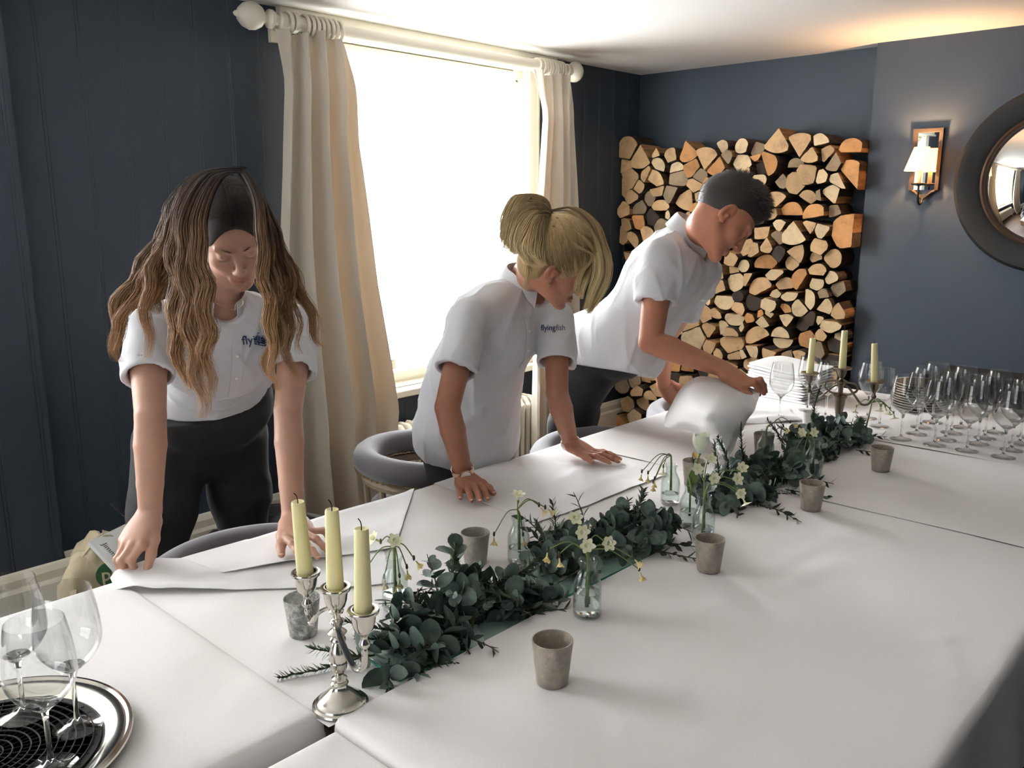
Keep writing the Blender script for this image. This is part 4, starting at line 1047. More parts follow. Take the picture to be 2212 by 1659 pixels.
# ================================================================== BAG AND PAPERS BEHIND THE LEFT CHAIR
M_tote = cloth('cream_canvas', srgb(214, 200, 168), 500, .25, .6, wscale=14)
def lumpy(name, c, R3, seed, mat, label, cat, amp=.12, flat=True):
    rg = random.Random(seed); b = MB(); nu, nv = 28, 18; ph = [rg.uniform(0, 6) for _ in range(8)]; P = []
    for i in range(nv+1):
        th = PI*i/nv; row = []
        for j in range(nu):
            a = 2*PI*j/nu
            f_ = 1+amp*math.sin(3*a+ph[0]+2*th)+amp*.7*math.sin(5*a-4*th+ph[1])+amp*.5*math.sin(9*th+2*a+ph[2])
            ex = lambda v: math.copysign(abs(v)**.8, v)
            z = ex(math.cos(th))*R3[2]*f_; row.append((ex(math.sin(th))*ex(math.cos(a))*R3[0]*f_, ex(math.sin(th))*ex(math.sin(a))*R3[1]*f_, z+R3[2]))
        P.append(row)
    vs = [p for r_ in P for p in r_]; fs = [(i*nu+j, (i+1)*nu+j, (i+1)*nu+(j+1) % nu, i*nu+(j+1) % nu) for i in range(nv) for j in range(nu)]
    b.add(vs, fs); return b
r = thing('tote_bag', 'crumpled cream canvas tote bag with a round green logo, against the skirting', 'bag', (1.12, 3.02, 0))
b = lumpy('x', None, (.15, .10, .19), 4, None, '', ''); b.build('bag_body', M_tote, r, angle=80)
b = MB(); b.tube(spline([(-.12, -.05, .30), (-.15, -.08, .22), (-.16, -.09, .12)], 5), [.012]*11, 6, flat=.25); b.tube(spline([(-.10, -.02, .33), (-.02, -.06, .42), (.07, -.04, .34)], 5), [.014]*11, 6, flat=.25); b.build('strap', M_tote, r)
M_green = plain('green_print', srgb(44, 92, 54), .7); M_paper = plain('white_paper', srgb(228, 228, 226), .6); M_ink = plain('dark_ink', srgb(40, 40, 46), .6)
def text_mesh(txt, size, off=0):
    cu = bpy.data.curves.new('lettering', 'FONT'); cu.body = txt; cu.size = size; cu.offset = off; cu.extrude = .0004; cu.resolution_u = 3
    to = bpy.data.objects.new('lettering', cu); COL.objects.link(to); dg = bpy.context.evaluated_depsgraph_get()
    tm = bpy.data.meshes.new_from_object(to.evaluated_get(dg)); vs = [v.co.copy() for v in tm.vertices]; fs = [tuple(p.vertices) for p in tm.polygons]
    bpy.data.objects.remove(to); bpy.data.meshes.remove(tm); return vs, fs
# round printed logo on the bag: a disc with "pi" showing, curved to the canvas
def on_bag(px, py):
    p = ony(px, py, 2.915); return p
c = on_bag(236, 1240)-r.location; e1 = V((1, -.25, 0)).normalized(); e3 = V((-.35, -1, .25)).normalized(); e2 = e3.cross(e1)*-1
if e2.z < 0: e2 = -e2
b = MB(); n = 36; vs = [c+e3*.012]+[c+e1*math.cos(2*PI*k/n)*.043+e2*math.sin(2*PI*k/n)*.043+e3*.012 for k in range(n)]
b.add(vs, [(0, 1+k, 1+(k+1) % n) for k in range(n)]); lg = b.build('printed_logo', M_green, r)
vs, fs = text_mesh('pi', .062, .001); b = MB(); b.add([c+e1*(v.x-.026)+e2*(v.y-.018)+e3*(.0128+v.z) for v in vs], fs); b.build('lettering', M_tote, lg, smooth=False)
def slab(name, lab, cat, corners, th, mat, text=None):
    C_ = [V(q) for q in corners]; n_ = (C_[1]-C_[0]).cross(C_[3]-C_[0]).normalized(); n_ = n_ if n_.z > 0 or n_.y < 0 else -n_; o = C_[0]
    r = thing(name, lab, cat, o); b = MB(); vs = [q-o for q in C_]+[q-o-n_*th for q in C_]
    b.add(vs, [(0, 1, 2, 3), (7, 6, 5, 4), (0, 4, 5, 1), (1, 5, 6, 2), (2, 6, 7, 3), (3, 7, 4, 0)]); b.build('pages', mat, r, smooth=False)
    return r, n_
A_, B_ = ony(192, 1170, 2.93), ony(262, 1136, 2.99)
ux = (B_-A_).normalized(); D_ = ony(246, 1228, 2.84); uy = (D_-A_).normalized()
r, n_ = slab('paper_pad', 'white paper pad with a handwritten name, lying on the cream tote bag', 'paper pad', [A_, A_+ux*.21, A_+ux*.21+uy*.20, A_+uy*.20], .014, M_paper)
vs, fs = text_mesh('Jimmy', .030); b = MB(); b.add([ux*.03+uy*.03+uy*(v.x)*1.0+ux*v.y*1.0+n_*(.0008) for v in vs], fs); b.build('handwriting', M_ink, r, smooth=False)
A_, B_ = ony(372, 1130, 2.86), ony(413, 1166, 2.76); ux = (B_-A_).normalized(); D_ = ony(362, 1190, 2.74); uy = (D_-A_); uy = (uy-ux*uy.dot(ux)).normalized()
r, n_ = slab('spiral_notebook', 'white notebook with a black spiral, showing behind the dark velvet chair', 'notebook', [A_-ux*.10, A_+ux*.075, A_+ux*.075+uy*.11, A_-ux*.10+uy*.11], .012, M_paper)
b = MB()
for k in range(13):
    q = ux*(-.095+.0135*k)+uy*.11; torus(b, q, .0055, .0016, basis0(uy, n_) if False else Matrix((ux, uy, n_)).transposed(), 8, 5)
b.tube([ux*-.1+uy*.113, ux*.075+uy*.113], .002, 5); b.build('spiral_binding', M_black, r)
r = thing('black_bag', 'slumped black bag on the floor between the left woman and the long curtain', 'bag', (1.62, 2.78, 0))
b = lumpy('x', None, (.24, .14, .20), 9, None, '', ''); b.build('bag_body', M_black if False else plain('black_nylon', srgb(22, 22, 24), .6, bump=.2, bscale=30), r, angle=80)
b = MB(); b.tube(spline([(.05, -.10, .33), (.16, -.16, .30), (.22, -.15, .18)], 5), .006, 6); b.build('strap', M_black, r)
# the stack of cream card and boxes against the skirting at the far left
r = thing('paper_sack', 'low crumpled tan paper sack beside the skirting, seen through the wine glasses', 'paper sack', (.72, 2.75, 0))
b = lumpy('x', None, (.16, .12, .13), 14, None, '', '', .2); b.build('sack_body', M_tote, r, angle=80)
# ================================================================== LOG STACK
# x, y, r, shape, turn, tone on a 1555 x 1659 chart of the stack front.  O round, D half round, W wedge, Q irregular split
# tone: p pale, b buff, o orange, g grey-brown, k dark bark side
LOGS = '''150 160 55 O 0 b;135 255 42 Q 0 b;225 215 62 W 270 b;312 188 28 W 270 b;390 203 40 O 0 b;470 180 58 W 285 o;325 255 46 D 40 p;265 298 44 D 130 b;405 268 44 D 90 p;
500 268 50 O 0 o;540 312 46 Q 0 g;600 205 62 W 80 b;665 148 34 O 0 p;790 145 38 O 0 p;650 265 58 W 260 o;705 208 32 Q 0 g;780 248 50 Q 0 p;858 165 38 Q 0 g;985 125 72 W 265 b;
1125 130 72 W 90 b;1225 112 50 D 100 p;1180 195 55 W 270 b;1252 180 42 Q 0 b;1395 145 66 D 90 o;1312 240 58 W 270 g;1405 290 88 D 45 o;160 325 52 Q 0 b;118 365 50 W 200 b;305 325 56 D 60 b;
212 372 33 O 0 b;315 388 40 O 0 b;412 325 52 Q 0 g;105 440 30 O 0 b;180 430 36 O 0 b;263 438 35 O 0 g;400 408 50 Q 0 g;455 445 62 W 245 b;320 478 46 D 90 b;365 530 24 D 0 p;205 495 40 Q 0 g;
130 497 34 Q 0 b;98 548 34 Q 0 b;150 588 36 Q 0 b;205 565 42 O 0 o;112 640 40 Q 0 b;270 548 42 Q 0 k;515 365 48 Q 0 b;530 415 40 Q 0 b;605 360 34 Q 0 o;575 430 38 D 90 b;640 395 28 D 0 o;
700 318 58 D 100 g;820 290 32 W 90 b;865 205 32 W 100 o;885 265 42 Q 0 k;945 235 62 D 20 o;885 338 42 O 0 p;545 492 38 D 90 o;1070 240 42 D 90 g;1070 350 58 Q 0 b;1160 300 56 Q 0 b;
1245 312 36 Q 0 p;1335 330 58 W 240 p;1290 410 62 W 110 p;1150 430 54 D 60 b;1225 425 34 Q 0 g;1420 400 44 Q 0 b;1395 485 70 W 20 p;1000 345 38 Q 0 g;985 440 50 W 80 b;1050 500 60 D 90 o;
1200 510 62 D 100 o;1290 500 40 Q 0 g;1010 590 44 W 90 p;1080 640 72 W 270 p;1180 590 44 W 90 b;1245 615 54 W 200 p;1370 620 82 Q 0 o;1220 705 48 O 0 b;1190 770 34 O 0 b;1285 775 50 O 0 b;
1395 775 46 O 0 g;1100 738 56 W 0 b;885 630 46 Q 0 b;985 650 44 Q 0 g;935 705 48 W 270 b;870 725 42 Q 0 b;800 715 42 Q 0 b;910 798 62 D 90 o;1055 800 40 O 0 b;735 780 40 Q 0 b;
795 815 32 O 0 p;990 745 40 Q 0 k;610 815 40 Q 0 b;665 850 42 W 250 b;730 840 30 Q 0 b;555 875 48 D 90 o;965 860 50 D 270 p;1110 880 58 D 150 o;1210 840 54 D 90 b;1280 882 38 O 0 p;
1375 855 44 Q 0 o;1200 910 42 O 0 p;510 925 44 Q 0 g;655 935 50 O 0 b;740 905 48 O 0 p;825 895 34 Q 0 b;880 930 66 D 120 b;450 975 34 D 0 p;525 1003 38 O 0 p;600 980 44 D 180 p;
680 1015 60 D 270 p;770 985 30 O 0 k;1010 920 54 D 100 b;960 970 40 D 300 p;1045 985 45 D 270 p;1165 1005 54 D 0 p;1245 975 33 O 0 g;1305 945 40 Q 0 g;1378 965 54 Q 0 o;475 1048 44 O 0 p;
565 1088 48 O 0 b;640 1075 38 W 250 b;850 1018 48 O 0 k;945 1030 44 Q 0 p;1025 1060 38 D 45 o;1115 1050 48 O 0 p;1255 1045 52 W 20 p;1340 1078 58 W 160 b;765 1058 42 O 0 b;735 1115 54 D 270 p;
830 1110 26 Q 0 o;880 1085 28 D 0 o;925 1078 28 Q 0 p;500 1140 54 Q 0 b;430 1100 44 Q 0 b;410 1170 36 Q 0 b;600 1170 46 W 200 b;680 1165 42 W 60 p;900 1130 38 W 270 p;1035 1118 45 W 90 p;
1110 1150 44 Q 0 k;1165 1110 38 O 0 k;1210 1120 30 W 90 p;1290 1150 60 D 270 p;785 1155 30 D 200 p;725 1190 50 D 90 b;850 1205 66 D 120 b;1005 1190 48 D 90 p;1005 1248 48 D 270 p;525 1215 66 Q 0 p;
1135 1228 50 O 0 o;1225 1203 35 O 0 b;1320 1215 54 W 60 p;1372 1170 34 Q 0 p;725 1250 60 Q 0 b;610 1265 45 W 210 b;850 1280 50 D 30 p;745 1315 44 D 100 b;810 1310 34 W 80 p;940 1310 48 W 200 b;
1045 1328 40 Q 0 g;1110 1320 44 W 90 b;1300 1270 62 Q 0 k;1280 1345 58 D 270 k;835 1368 48 O 0 b;660 1310 40 D 20 b;260 1345 42 D 180 b;215 1385 32 Q 0 b;340 1395 36 Q 0 b;465 1385 40 D 90 o;
1265 1435 55 O 0 b;1175 1380 50 O 0 b;1372 1340 40 Q 0 b;240 1450 34 D 90 b;215 1515 32 Q 0 b;290 1430 44 D 100 b;320 1500 38 Q 0 b;400 1450 38 Q 0 k;560 1400 50 Q 0 k;640 1420 40 D 90 b;280 1540 36 D 90 b'''
def chart(px, py, x=4.575):
    p = onx(1300+px/2.592, 260+py/2.592, x); return p.y, p.z
L = []
for s_ in LOGS.replace('\n', '').split(';'):
    a = s_.split()
    if len(a) < 6: continue
    y, z = chart(float(a[0]), float(a[1])); y2, _ = chart(float(a[0])+float(a[2]), float(a[1]))
    L.append([y, z, abs(y2-y)*1.06, a[3], math.radians(float(a[4])), a[5]])
YS0, YS1, ZS1 = 1.797, 3.315, 1.90
L = [l for l in L if YS0+.03 < l[0] < YS1-.02]
rl = random.Random(5)
# fill the part the chart does not show (behind the people, below the table edge)
tries = 0
while len(L) < 292 and tries < 9000:
    tries += 1
    y, z = rl.uniform(YS0+.05, YS1-.05), rl.uniform(.05, 1.72)
    r_ = rl.uniform(.045, .07)
    if all(math.hypot(y-l[0], z-l[1]) > (l[2]+r_)*.80 for l in L):
        L.append([y, z, r_*1.1, rl.choice('OOODDWWQ'), rl.uniform(0, 6.28), rl.choice('pbbbog')])
def clip(poly, nx, ny, c):
    out = []
    for i in range(len(poly)):
        a, b_ = poly[i], poly[(i+1) % len(poly)]
        da, db = a[0]*nx+a[1]*ny-c, b_[0]*nx+b_[1]*ny-c
        if da <= 0: out.append(a)
        if (da < 0 < db) or (db < 0 < da):
            t_ = da/(da-db); out.append((a[0]+(b_[0]-a[0])*t_, a[1]+(b_[1]-a[1])*t_))
    return out
TONE = {'p': (srgb(224, 196, 156), .0), 'b': (srgb(204, 166, 122), 0), 'o': (srgb(204, 146, 92), 0), 'g': (srgb(150, 128, 100), 0), 'k': (srgb(58, 46, 36), 0)}
M_end = {}
for k, (c, _) in TONE.items():
    t = NT('cut_wood_'+{'p': 'pale', 'b': 'buff', 'o': 'orange', 'g': 'grey', 'k': 'dark'}[k]).set(Roughness=.85)
    oi = t.n('ShaderNodeObjectInfo'); sp = t.n('ShaderNodeSeparateXYZ'); tc = t.n('ShaderNodeTexCoord'); t.l(tc.outputs['Object'], sp.inputs[0])
    v = t.n('ShaderNodeCombineXYZ'); t.l(sp.outputs[1], v.inputs[0]); t.l(sp.outputs[2], v.inputs[1]); t.l(oi.outputs['Random'], v.inputs[2])
    n1 = t.noise(v.outputs[0], 14, 5, .6); n2 = t.noise(v.outputs[0], 70, 4, .7)
    ln = t.n('ShaderNodeVectorMath', operation='LENGTH'); cx_ = t.n('ShaderNodeCombineXYZ'); t.l(sp.outputs[1], cx_.inputs[0]); t.l(sp.outputs[2], cx_.inputs[1]); t.l(cx_.outputs[0], ln.inputs[0])
    ad = t.n('ShaderNodeMath', operation='MULTIPLY_ADD'); t.l(n1, ad.inputs[0]); ad.inputs[1].default_value = .02; t.l(ln.outputs['Value'], ad.inputs[2])
    si = t.n('ShaderNodeMath', operation='MULTIPLY'); t.l(ad.outputs[0], si.inputs[0]); si.inputs[1].default_value = 1500
    s2 = t.n('ShaderNodeMath', operation='SINE'); t.l(si.outputs[0], s2.inputs[0])
    mxr = t.n('ShaderNodeMapRange'); t.l(s2.outputs[0], mxr.inputs[0]); mxr.inputs[1].default_value = -1; mxr.inputs[3].default_value = -.05; mxr.inputs[4].default_value = .05
    a2 = t.n('ShaderNodeMath', operation='ADD'); t.l(n1, a2.inputs[0]); t.l(mxr.outputs[0], a2.inputs[1])
    a3 = t.n('ShaderNodeMath', operation='MULTIPLY_ADD'); t.l(n2, a3.inputs[0]); a3.inputs[1].default_value = .35; t.l(a2.outputs[0], a3.inputs[2])
    col = t.ramp(a3.outputs[0], [(.40, tuple(q*.52 for q in c[:3])+(1,)), (.62, tuple(q*.9 for q in c[:3])+(1,)), (.9, tuple(min(1, q*1.1) for q in c[:3])+(1,))])
    hs = t.n('ShaderNodeHueSaturation'); t.l(col, hs.inputs['Color']); mr = t.n('ShaderNodeMapRange'); t.l(oi.outputs['Random'], mr.inputs[0]); mr.inputs[3].default_value = .72; mr.inputs[4].default_value = 1.12; t.l(mr.outputs[0], hs.inputs['Value'])
    t.l(hs.outputs[0], t.b.inputs['Base Color']); t.bump(a3.outputs[0], .5, .004); M_end[k] = t.m
t = NT('log_bark').set(Roughness=.95)
nb = t.noise(t.coord(scale=(.25, 1, 1)), 40, 6, .7); t.l(t.ramp(nb, [(.3, srgb(28, 22, 17)), (.6, srgb(70, 54, 40)), (.8, srgb(104, 84, 62))]), t.b.inputs['Base Color']); t.bump(nb, .9, .01); M_bark = t.m
t = NT('split_log_side').set(Roughness=.9)
nb = t.noise(t.coord(scale=(.15, 1, 1)), 60, 5, .6); t.l(t.ramp(nb, [(.3, srgb(120, 84, 50)), (.7, srgb(176, 132, 84))]), t.b.inputs['Base Color']); t.bump(nb, .5, .005); M_split = t.m
built = []
for i, (y, z, r_, kind, ang, tone) in enumerate(L):
    # image angle on the chart: right in the picture is -Y in the room
    rg = random.Random(900+i); cell = []
    N_ = 26
    w1, w2 = rg.uniform(0, 6), rg.uniform(0, 6)
    def rad(a): return r_*(1+.035*math.sin(2*a+w1)+.03*math.sin(3*a+w2)+.012*math.sin(7*a+w1))
    if kind in 'OQ':
        q = .05 if kind == 'O' else .14
        n_ = N_ if kind == 'O' else rg.choice((4, 5, 5, 6))
        if kind == 'O': cell = [(rad(2*PI*k/N_)*math.cos(2*PI*k/N_), rad(2*PI*k/N_)*math.sin(2*PI*k/N_)) for k in range(N_)]
        else:
            a0 = rg.uniform(0, 6); cell = [(r_*1.28*math.cos(a0+2*PI*(k+rg.uniform(-.2, .2))/n_), r_*1.22*math.sin(a0+2*PI*(k+rg.uniform(-.2, .2))/n_)) for k in range(n_)]
        pith = (rg.uniform(-.2, .2)*r_, rg.uniform(-.2, .2)*r_) if kind == 'O' else (r_*1.2*math.cos(w1), r_*1.2*math.sin(w1))
        cell = [(a+0, b_) for a, b_ in cell]
    elif kind == 'D':
        R_ = r_*1.12; ca = [ang-PI/2+PI*k/18 for k in range(19)]; off = -.42*R_
        cell = [((rad(a)/r_)*R_*math.cos(a)+off*math.cos(ang), (rad(a)/r_)*R_*math.sin(a)+off*math.sin(ang)) for a in ca]
        pith = (off*math.cos(ang), off*math.sin(ang))
    else:
        half = math.radians(rg.uniform(30, 42)); R_ = r_*1.75; off = -1.02*r_
        cell = [(off*math.cos(ang), off*math.sin(ang))]+[(R_*math.cos(a)+off*math.cos(ang), R_*math.sin(a)+off*math.sin(ang)) for a in [ang-half+2*half*k/10 for k in range(11)]]
        pith = (off*math.cos(ang), off*math.sin(ang))
    cell = [(-a, b_) for a, b_ in cell][::-1]; pith = (-pith[0], pith[1])
    ang_ = ang
    for j, m_ in enumerate(L):
        if j == i: continue
        dx, dy = m_[0]-y, m_[1]-z; d = math.hypot(dx, dy)
        if d > .34 or d < 1e-6: continue
        c = (d*d+r_*r_-m_[2]*m_[2])/(2*d); c = max(.18*d, min(.82*d, c))
        cell = clip(cell, dx/d, dy/d, c-.0018)
        if len(cell) < 3: break
    cell = clip(cell, -1, 0, y-YS0); cell = clip(cell, 1, 0, YS1-y); cell = clip(cell, 0, -1, z-.004)
    if len(cell) < 3: continue
    area_ = abs(sum(cell[k][0]*cell[(k+1) % len(cell)][1]-cell[(k+1) % len(cell)][0]*cell[k][1] for k in range(len(cell))))/2
    if area_ < .0008: continue
    # drop doubled points, round the corners a little, roughen long edges
    pts = []
    for k in range(len(cell)):
        a, b_ = cell[k], cell[(k+1) % len(cell)]; Ld = math.hypot(b_[0]-a[0], b_[1]-a[1])
        if Ld < .003: continue
        n_ = max(1, int(Ld/.018))
        for q in range(n_):
            t_ = (q+.12)/n_ if n_ > 1 or Ld > .012 else 0
            e = rg.uniform(-.0012, .0012) if q else 0
            pts.append((a[0]+(b_[0]-a[0])*t_+e, a[1]+(b_[1]-a[1])*t_+e))
    if len(pts) < 3: continue
    xf = 4.575+rg.uniform(-.035, .03)+(.012 if tone in 'gk' else 0); Ln = min(EX-.01-xf, .31)
    tilt = rg.uniform(-.09, .09), rg.uniform(-.07, .07)
    cy_ = sum(p[0] for p in pts)/len(pts); cz_ = sum(p[1] for p in pts)/len(pts)
    vs = []; n_ = len(pts)
    for (dx, sc_) in ((0, .955), (.004, 1.0), (Ln, .96)):
        for (a, b_) in pts:
            aa, bb = cy_+(a-cy_)*sc_, cz_+(b_-cz_)*sc_
            tl_ = (tilt[0]*(aa-cy_)+tilt[1]*(bb-cz_)) if dx < .1 else 0
            vs.append((dx+tl_, aa-pith[0], bb-pith[1]))
    b = MB(); b.add(vs, [], 0)
    b.add([], [], 0)
    b.f.append(tuple(range(n_))); b.mi.append(0)
    for ring_ in (0, 1):
        for k in range(n_):
            a = pts[k]; side_ = 1 if kind in 'O' else (2 if rg.random() < .0 else (1 if math.hypot(a[0]-pith[0], a[1]-pith[1]) > r_*.95 else 2))
            b.f.append((ring_*n_+k, (ring_+1)*n_+k, (ring_+1)*n_+(k+1) % n_, ring_*n_+(k+1) % n_)); b.mi.append(side_)
    b.f.append(tuple(2*n_+k for k in range(n_))[::-1]); b.mi.append(1)
    o = b.build('split_log' if kind != 'O' else 'round_log', [M_end[tone], M_bark, M_split], angle=35)
    o.location = (xf, y+pith[0], z+pith[1])
    built.append((y, z, kind, tone, area_, o))
# labels: layer from the top, place in the layer
built.sort(key=lambda q: -q[1]); NL = 17; zmax = 1.93; names = {'O': 'round', 'D': 'half-round', 'W': 'wedge-shaped', 'Q': 'rough-split'}
tn = {'p': 'pale', 'b': 'buff', 'o': 'orange', 'g': 'grey-brown', 'k': 'dark bark-faced'}
lay = {}
for q in built: lay.setdefault(min(NL-1, max(0, int((zmax-q[1])/(zmax/NL)))), []).append(q)
for li in sorted(lay):
    for k, q in enumerate(sorted(lay[li], key=lambda q: -q[0])):
        tag(q[5], f'{tn[q[3]]} {names[q[2]]} log, {ORD[k]} from the left in the {"top" if li == 0 else ORD[li]} layer of the stack', 'log', 'firewood logs stacked in the alcove')
# ================================================================== PEOPLE (distance-field sculpting)
class Field:
    def __init__(s, lo, hi, h):
        s.lo = np.array(lo, dtype=np.float32); s.h = h
        s.n = np.ceil((np.array(hi)-np.array(lo))/h).astype(int)+1
        s.d = np.full(tuple(s.n), .1, dtype=np.float32)
    def reg(s, lo, hi):
        a = np.clip(np.floor((np.array(lo)-s.lo)/s.h).astype(int), 0, s.n); b = np.clip(np.ceil((np.array(hi)-s.lo)/s.h).astype(int)+1, 0, s.n)
        if (b <= a).any(): return None
        sl = tuple(slice(i, j) for i, j in zip(a, b))
        ax = [(s.lo[i]+s.h*np.arange(a[i], b[i])).astype(np.float32) for i in range(3)]
        return sl, ax[0][:, None, None], ax[1][None, :, None], ax[2][None, None, :]
    def comb(s, sl, f, k, op):
        d = s.d[sl]
        if op == '+':
            if k > 0: h_ = np.maximum(k-np.abs(d-f), 0)/k; d[...] = np.minimum(d, f)-h_*h_*k*.25
            else: np.minimum(d, f, out=d)
        elif op == '-':
            f = -f
            if k > 0: h_ = np.maximum(k-np.abs(d-f), 0)/k; d[...] = np.maximum(d, f)+h_*h_*k*.25
            else: np.maximum(d, f, out=d)
    def cone(s, a, b, ra, rb, k=.01, op='+', fdir=None, flat=1):
        a = np.array(a, dtype=np.float32); b = np.array(b, dtype=np.float32); m_ = max(ra, rb)*max(1, 1)+k+3*s.h
        R = s.reg(np.minimum(a, b)-m_, np.maximum(a, b)+m_)
        if R is None: return
        sl, X, Y, Z = R; ab = b-a; L2 = float(ab@ab)+1e-12
        px, py, pz = X-a[0], Y-a[1], Z-a[2]
        t_ = np.clip((px*ab[0]+py*ab[1]+pz*ab[2])/L2, 0, 1)
        qx, qy, qz = px-t_*ab[0], py-t_*ab[1], pz-t_*ab[2]; r_ = ra+(rb-ra)*t_
        if fdir is not None:   # squash by 'flat' along fdir
            f = np.array(fdir, dtype=np.float32); f = f/np.linalg.norm(f); c = qx*f[0]+qy*f[1]+qz*f[2]; g = (1/flat-1)*c
            qx, qy, qz = qx+g*f[0], qy+g*f[1], qz+g*f[2]
            dist = (np.sqrt(qx*qx+qy*qy+qz*qz)-r_)*(.5+.5*flat)
        else: dist = np.sqrt(qx*qx+qy*qy+qz*qz)-r_
        s.comb(sl, dist, k, op)
    def chain(s, pts, rad, k=.01, op='+', fdir=None, flat=1):
        for i in range(len(pts)-1): s.cone(pts[i], pts[i+1], rad[i], rad[i+1], k, op, fdir, flat)
    def ell(s, c, r, R=None, k=.01, op='+'):
        c = np.array(c, dtype=np.float32); r = np.array(r, dtype=np.float32); m_ = r.max()+k+3*s.h
        G = s.reg(c-m_, c+m_)
        if G is None: return
        sl, X, Y, Z = G; px, py, pz = X-c[0], Y-c[1], Z-c[2]
        if R is not None:
            A = np.array(R, dtype=np.float32)     # columns = axes
            u = px*A[0, 0]+py*A[1, 0]+pz*A[2, 0]; v = px*A[0, 1]+py*A[1, 1]+pz*A[2, 1]; w_ = px*A[0, 2]+py*A[1, 2]+pz*A[2, 2]
        else: u, v, w_ = px, py, pz
        k0 = np.sqrt((u/r[0])**2+(v/r[1])**2+(w_/r[2])**2); k1 = np.sqrt((u/r[0]**2)**2+(v/r[1]**2)**2+(w_/r[2]**2)**2)
        s.comb(sl, k0*(k0-1)/np.maximum(k1, 1e-6), k, op)
    def cut(s, p, n, lo, hi, k=0):
        """remove what lies beyond the plane (p, n) inside a box"""
        G = s.reg(lo, hi)
        if G is None: return
        sl, X, Y, Z = G; n = V(n).normalized(); f = (X-p[0])*n.x+(Y-p[1])*n.y+(Z-p[2])*n.z
        s.comb(sl, -f, k, '-')
    def sleeve(s, sh, e, r0, r1, ri, cutp, d, k=.02):
        """tapered sleeve cut square at cutp and hollow at its mouth"""
        sh = V(sh); e2 = V(e)+V(d)*.06; m_ = max(r0, r1)+k+3*s.h
        R = s.reg(np.minimum(np.array(sh), np.array(e2))-m_, np.maximum(np.array(sh), np.array(e2))+m_)
        sl, X, Y, Z = R; ab = e2-sh; L2 = ab.dot(ab); px, py, pz = X-sh.x, Y-sh.y, Z-sh.z
        t_ = np.clip((px*ab.x+py*ab.y+pz*ab.z)/L2, 0, 1); qx, qy, qz = px-t_*ab.x, py-t_*ab.y, pz-t_*ab.z; q = np.sqrt(qx*qx+qy*qy+qz*qz)
        ax_ = (X-cutp[0])*d[0]+(Y-cutp[1])*d[1]+(Z-cutp[2])*d[2]
        f = q-(r0+(r1-r0)*t_)-.0012*np.exp(-((ax_+.012)/.006)**2); f = np.maximum(f, ax_); inner = np.maximum(q-ri, -(ax_+.035)); f = np.maximum(f, -inner)
        keep = s.d[sl].copy(); s.comb(sl, f.astype(np.float32), k, '+')
        # no blending with the body next to the open mouth
        hard = np.minimum(keep, f); w_ = np.clip((ax_+.05)/.03, 0, 1); s.d[sl] = s.d[sl]*(1-w_)+hard*w_
    def shell(s, fn):
        """add fn(X,Y,Z) to the field close to the surface"""
        G = s.reg(s.lo, s.lo+s.h*s.n); sl, X, Y, Z = G; s.d += fn(X, Y, Z).astype(np.float32)
    def mesh(s, keep=None):
        d = s.d; neg = (d < 0)
        c = neg[:-1, :-1, :-1].astype(np.uint8)
        for i in (0, 1):
            for j in (0, 1):
                for k in (0, 1):
                    if i+j+k: c = c+neg[i:neg.shape[0]-1+i, j:neg.shape[1]-1+j, k:neg.shape[2]-1+k]
        act = np.argwhere((c > 0) & (c < 8)); idx = np.full(c.shape, -1, dtype=np.int32); idx[act[:, 0], act[:, 1], act[:, 2]] = np.arange(len(act))
        pos = np.zeros((len(act), 3)); cnt = np.zeros(len(act))
        cor = [(i, j, k) for i in (0, 1) for j in (0, 1) for k in (0, 1)]
        val = {q: d[act[:, 0]+q[0], act[:, 1]+q[1], act[:, 2]+q[2]].astype(np.float64) for q in cor}
        for q in cor:
            for ax_ in range(3):
                if q[ax_] == 0:
                    q2 = list(q); q2[ax_] = 1; q2 = tuple(q2); a, b = val[q], val[q2]; m_ = (a < 0) != (b < 0)
                    t_ = np.where(m_, a/np.where(np.abs(a-b) < 1e-12, 1, a-b), 0)
                    p = np.array(q, float)[None, :].repeat(len(act), 0); p[:, ax_] += t_
                    pos[m_] += p[m_]; cnt[m_] += 1
        pos = pos/np.maximum(cnt, 1)[:, None]; vs = (act+pos)*s.h+s.lo
        F = []
        for ax_ in range(3):
            o = [q for q in range(3) if q != ax_]
            A = neg[tuple(slice(0, -1) if q == ax_ else slice(1, -1) for q in range(3))]; B = neg[tuple(slice(1, None) if q == ax_ else slice(1, -1) for q in range(3))]
            for sgn, M_ in ((1, A & ~B), (-1, ~A & B)):
                e = np.argwhere(M_); e[:, o[0]] += 1; e[:, o[1]] += 1
                def cell(da, db):
                    f = e.copy(); f[:, o[0]] += da; f[:, o[1]] += db; return idx[f[:, 0], f[:, 1], f[:, 2]]
                q = np.stack([cell(-1, -1), cell(0, -1), cell(0, 0), cell(-1, 0)], 1)
                if (sgn == 1) == (ax_ == 1): q = q[:, ::-1]
                F.append(q)
        F = np.concatenate(F); F = F[(F >= 0).all(1)]
        return vs, F
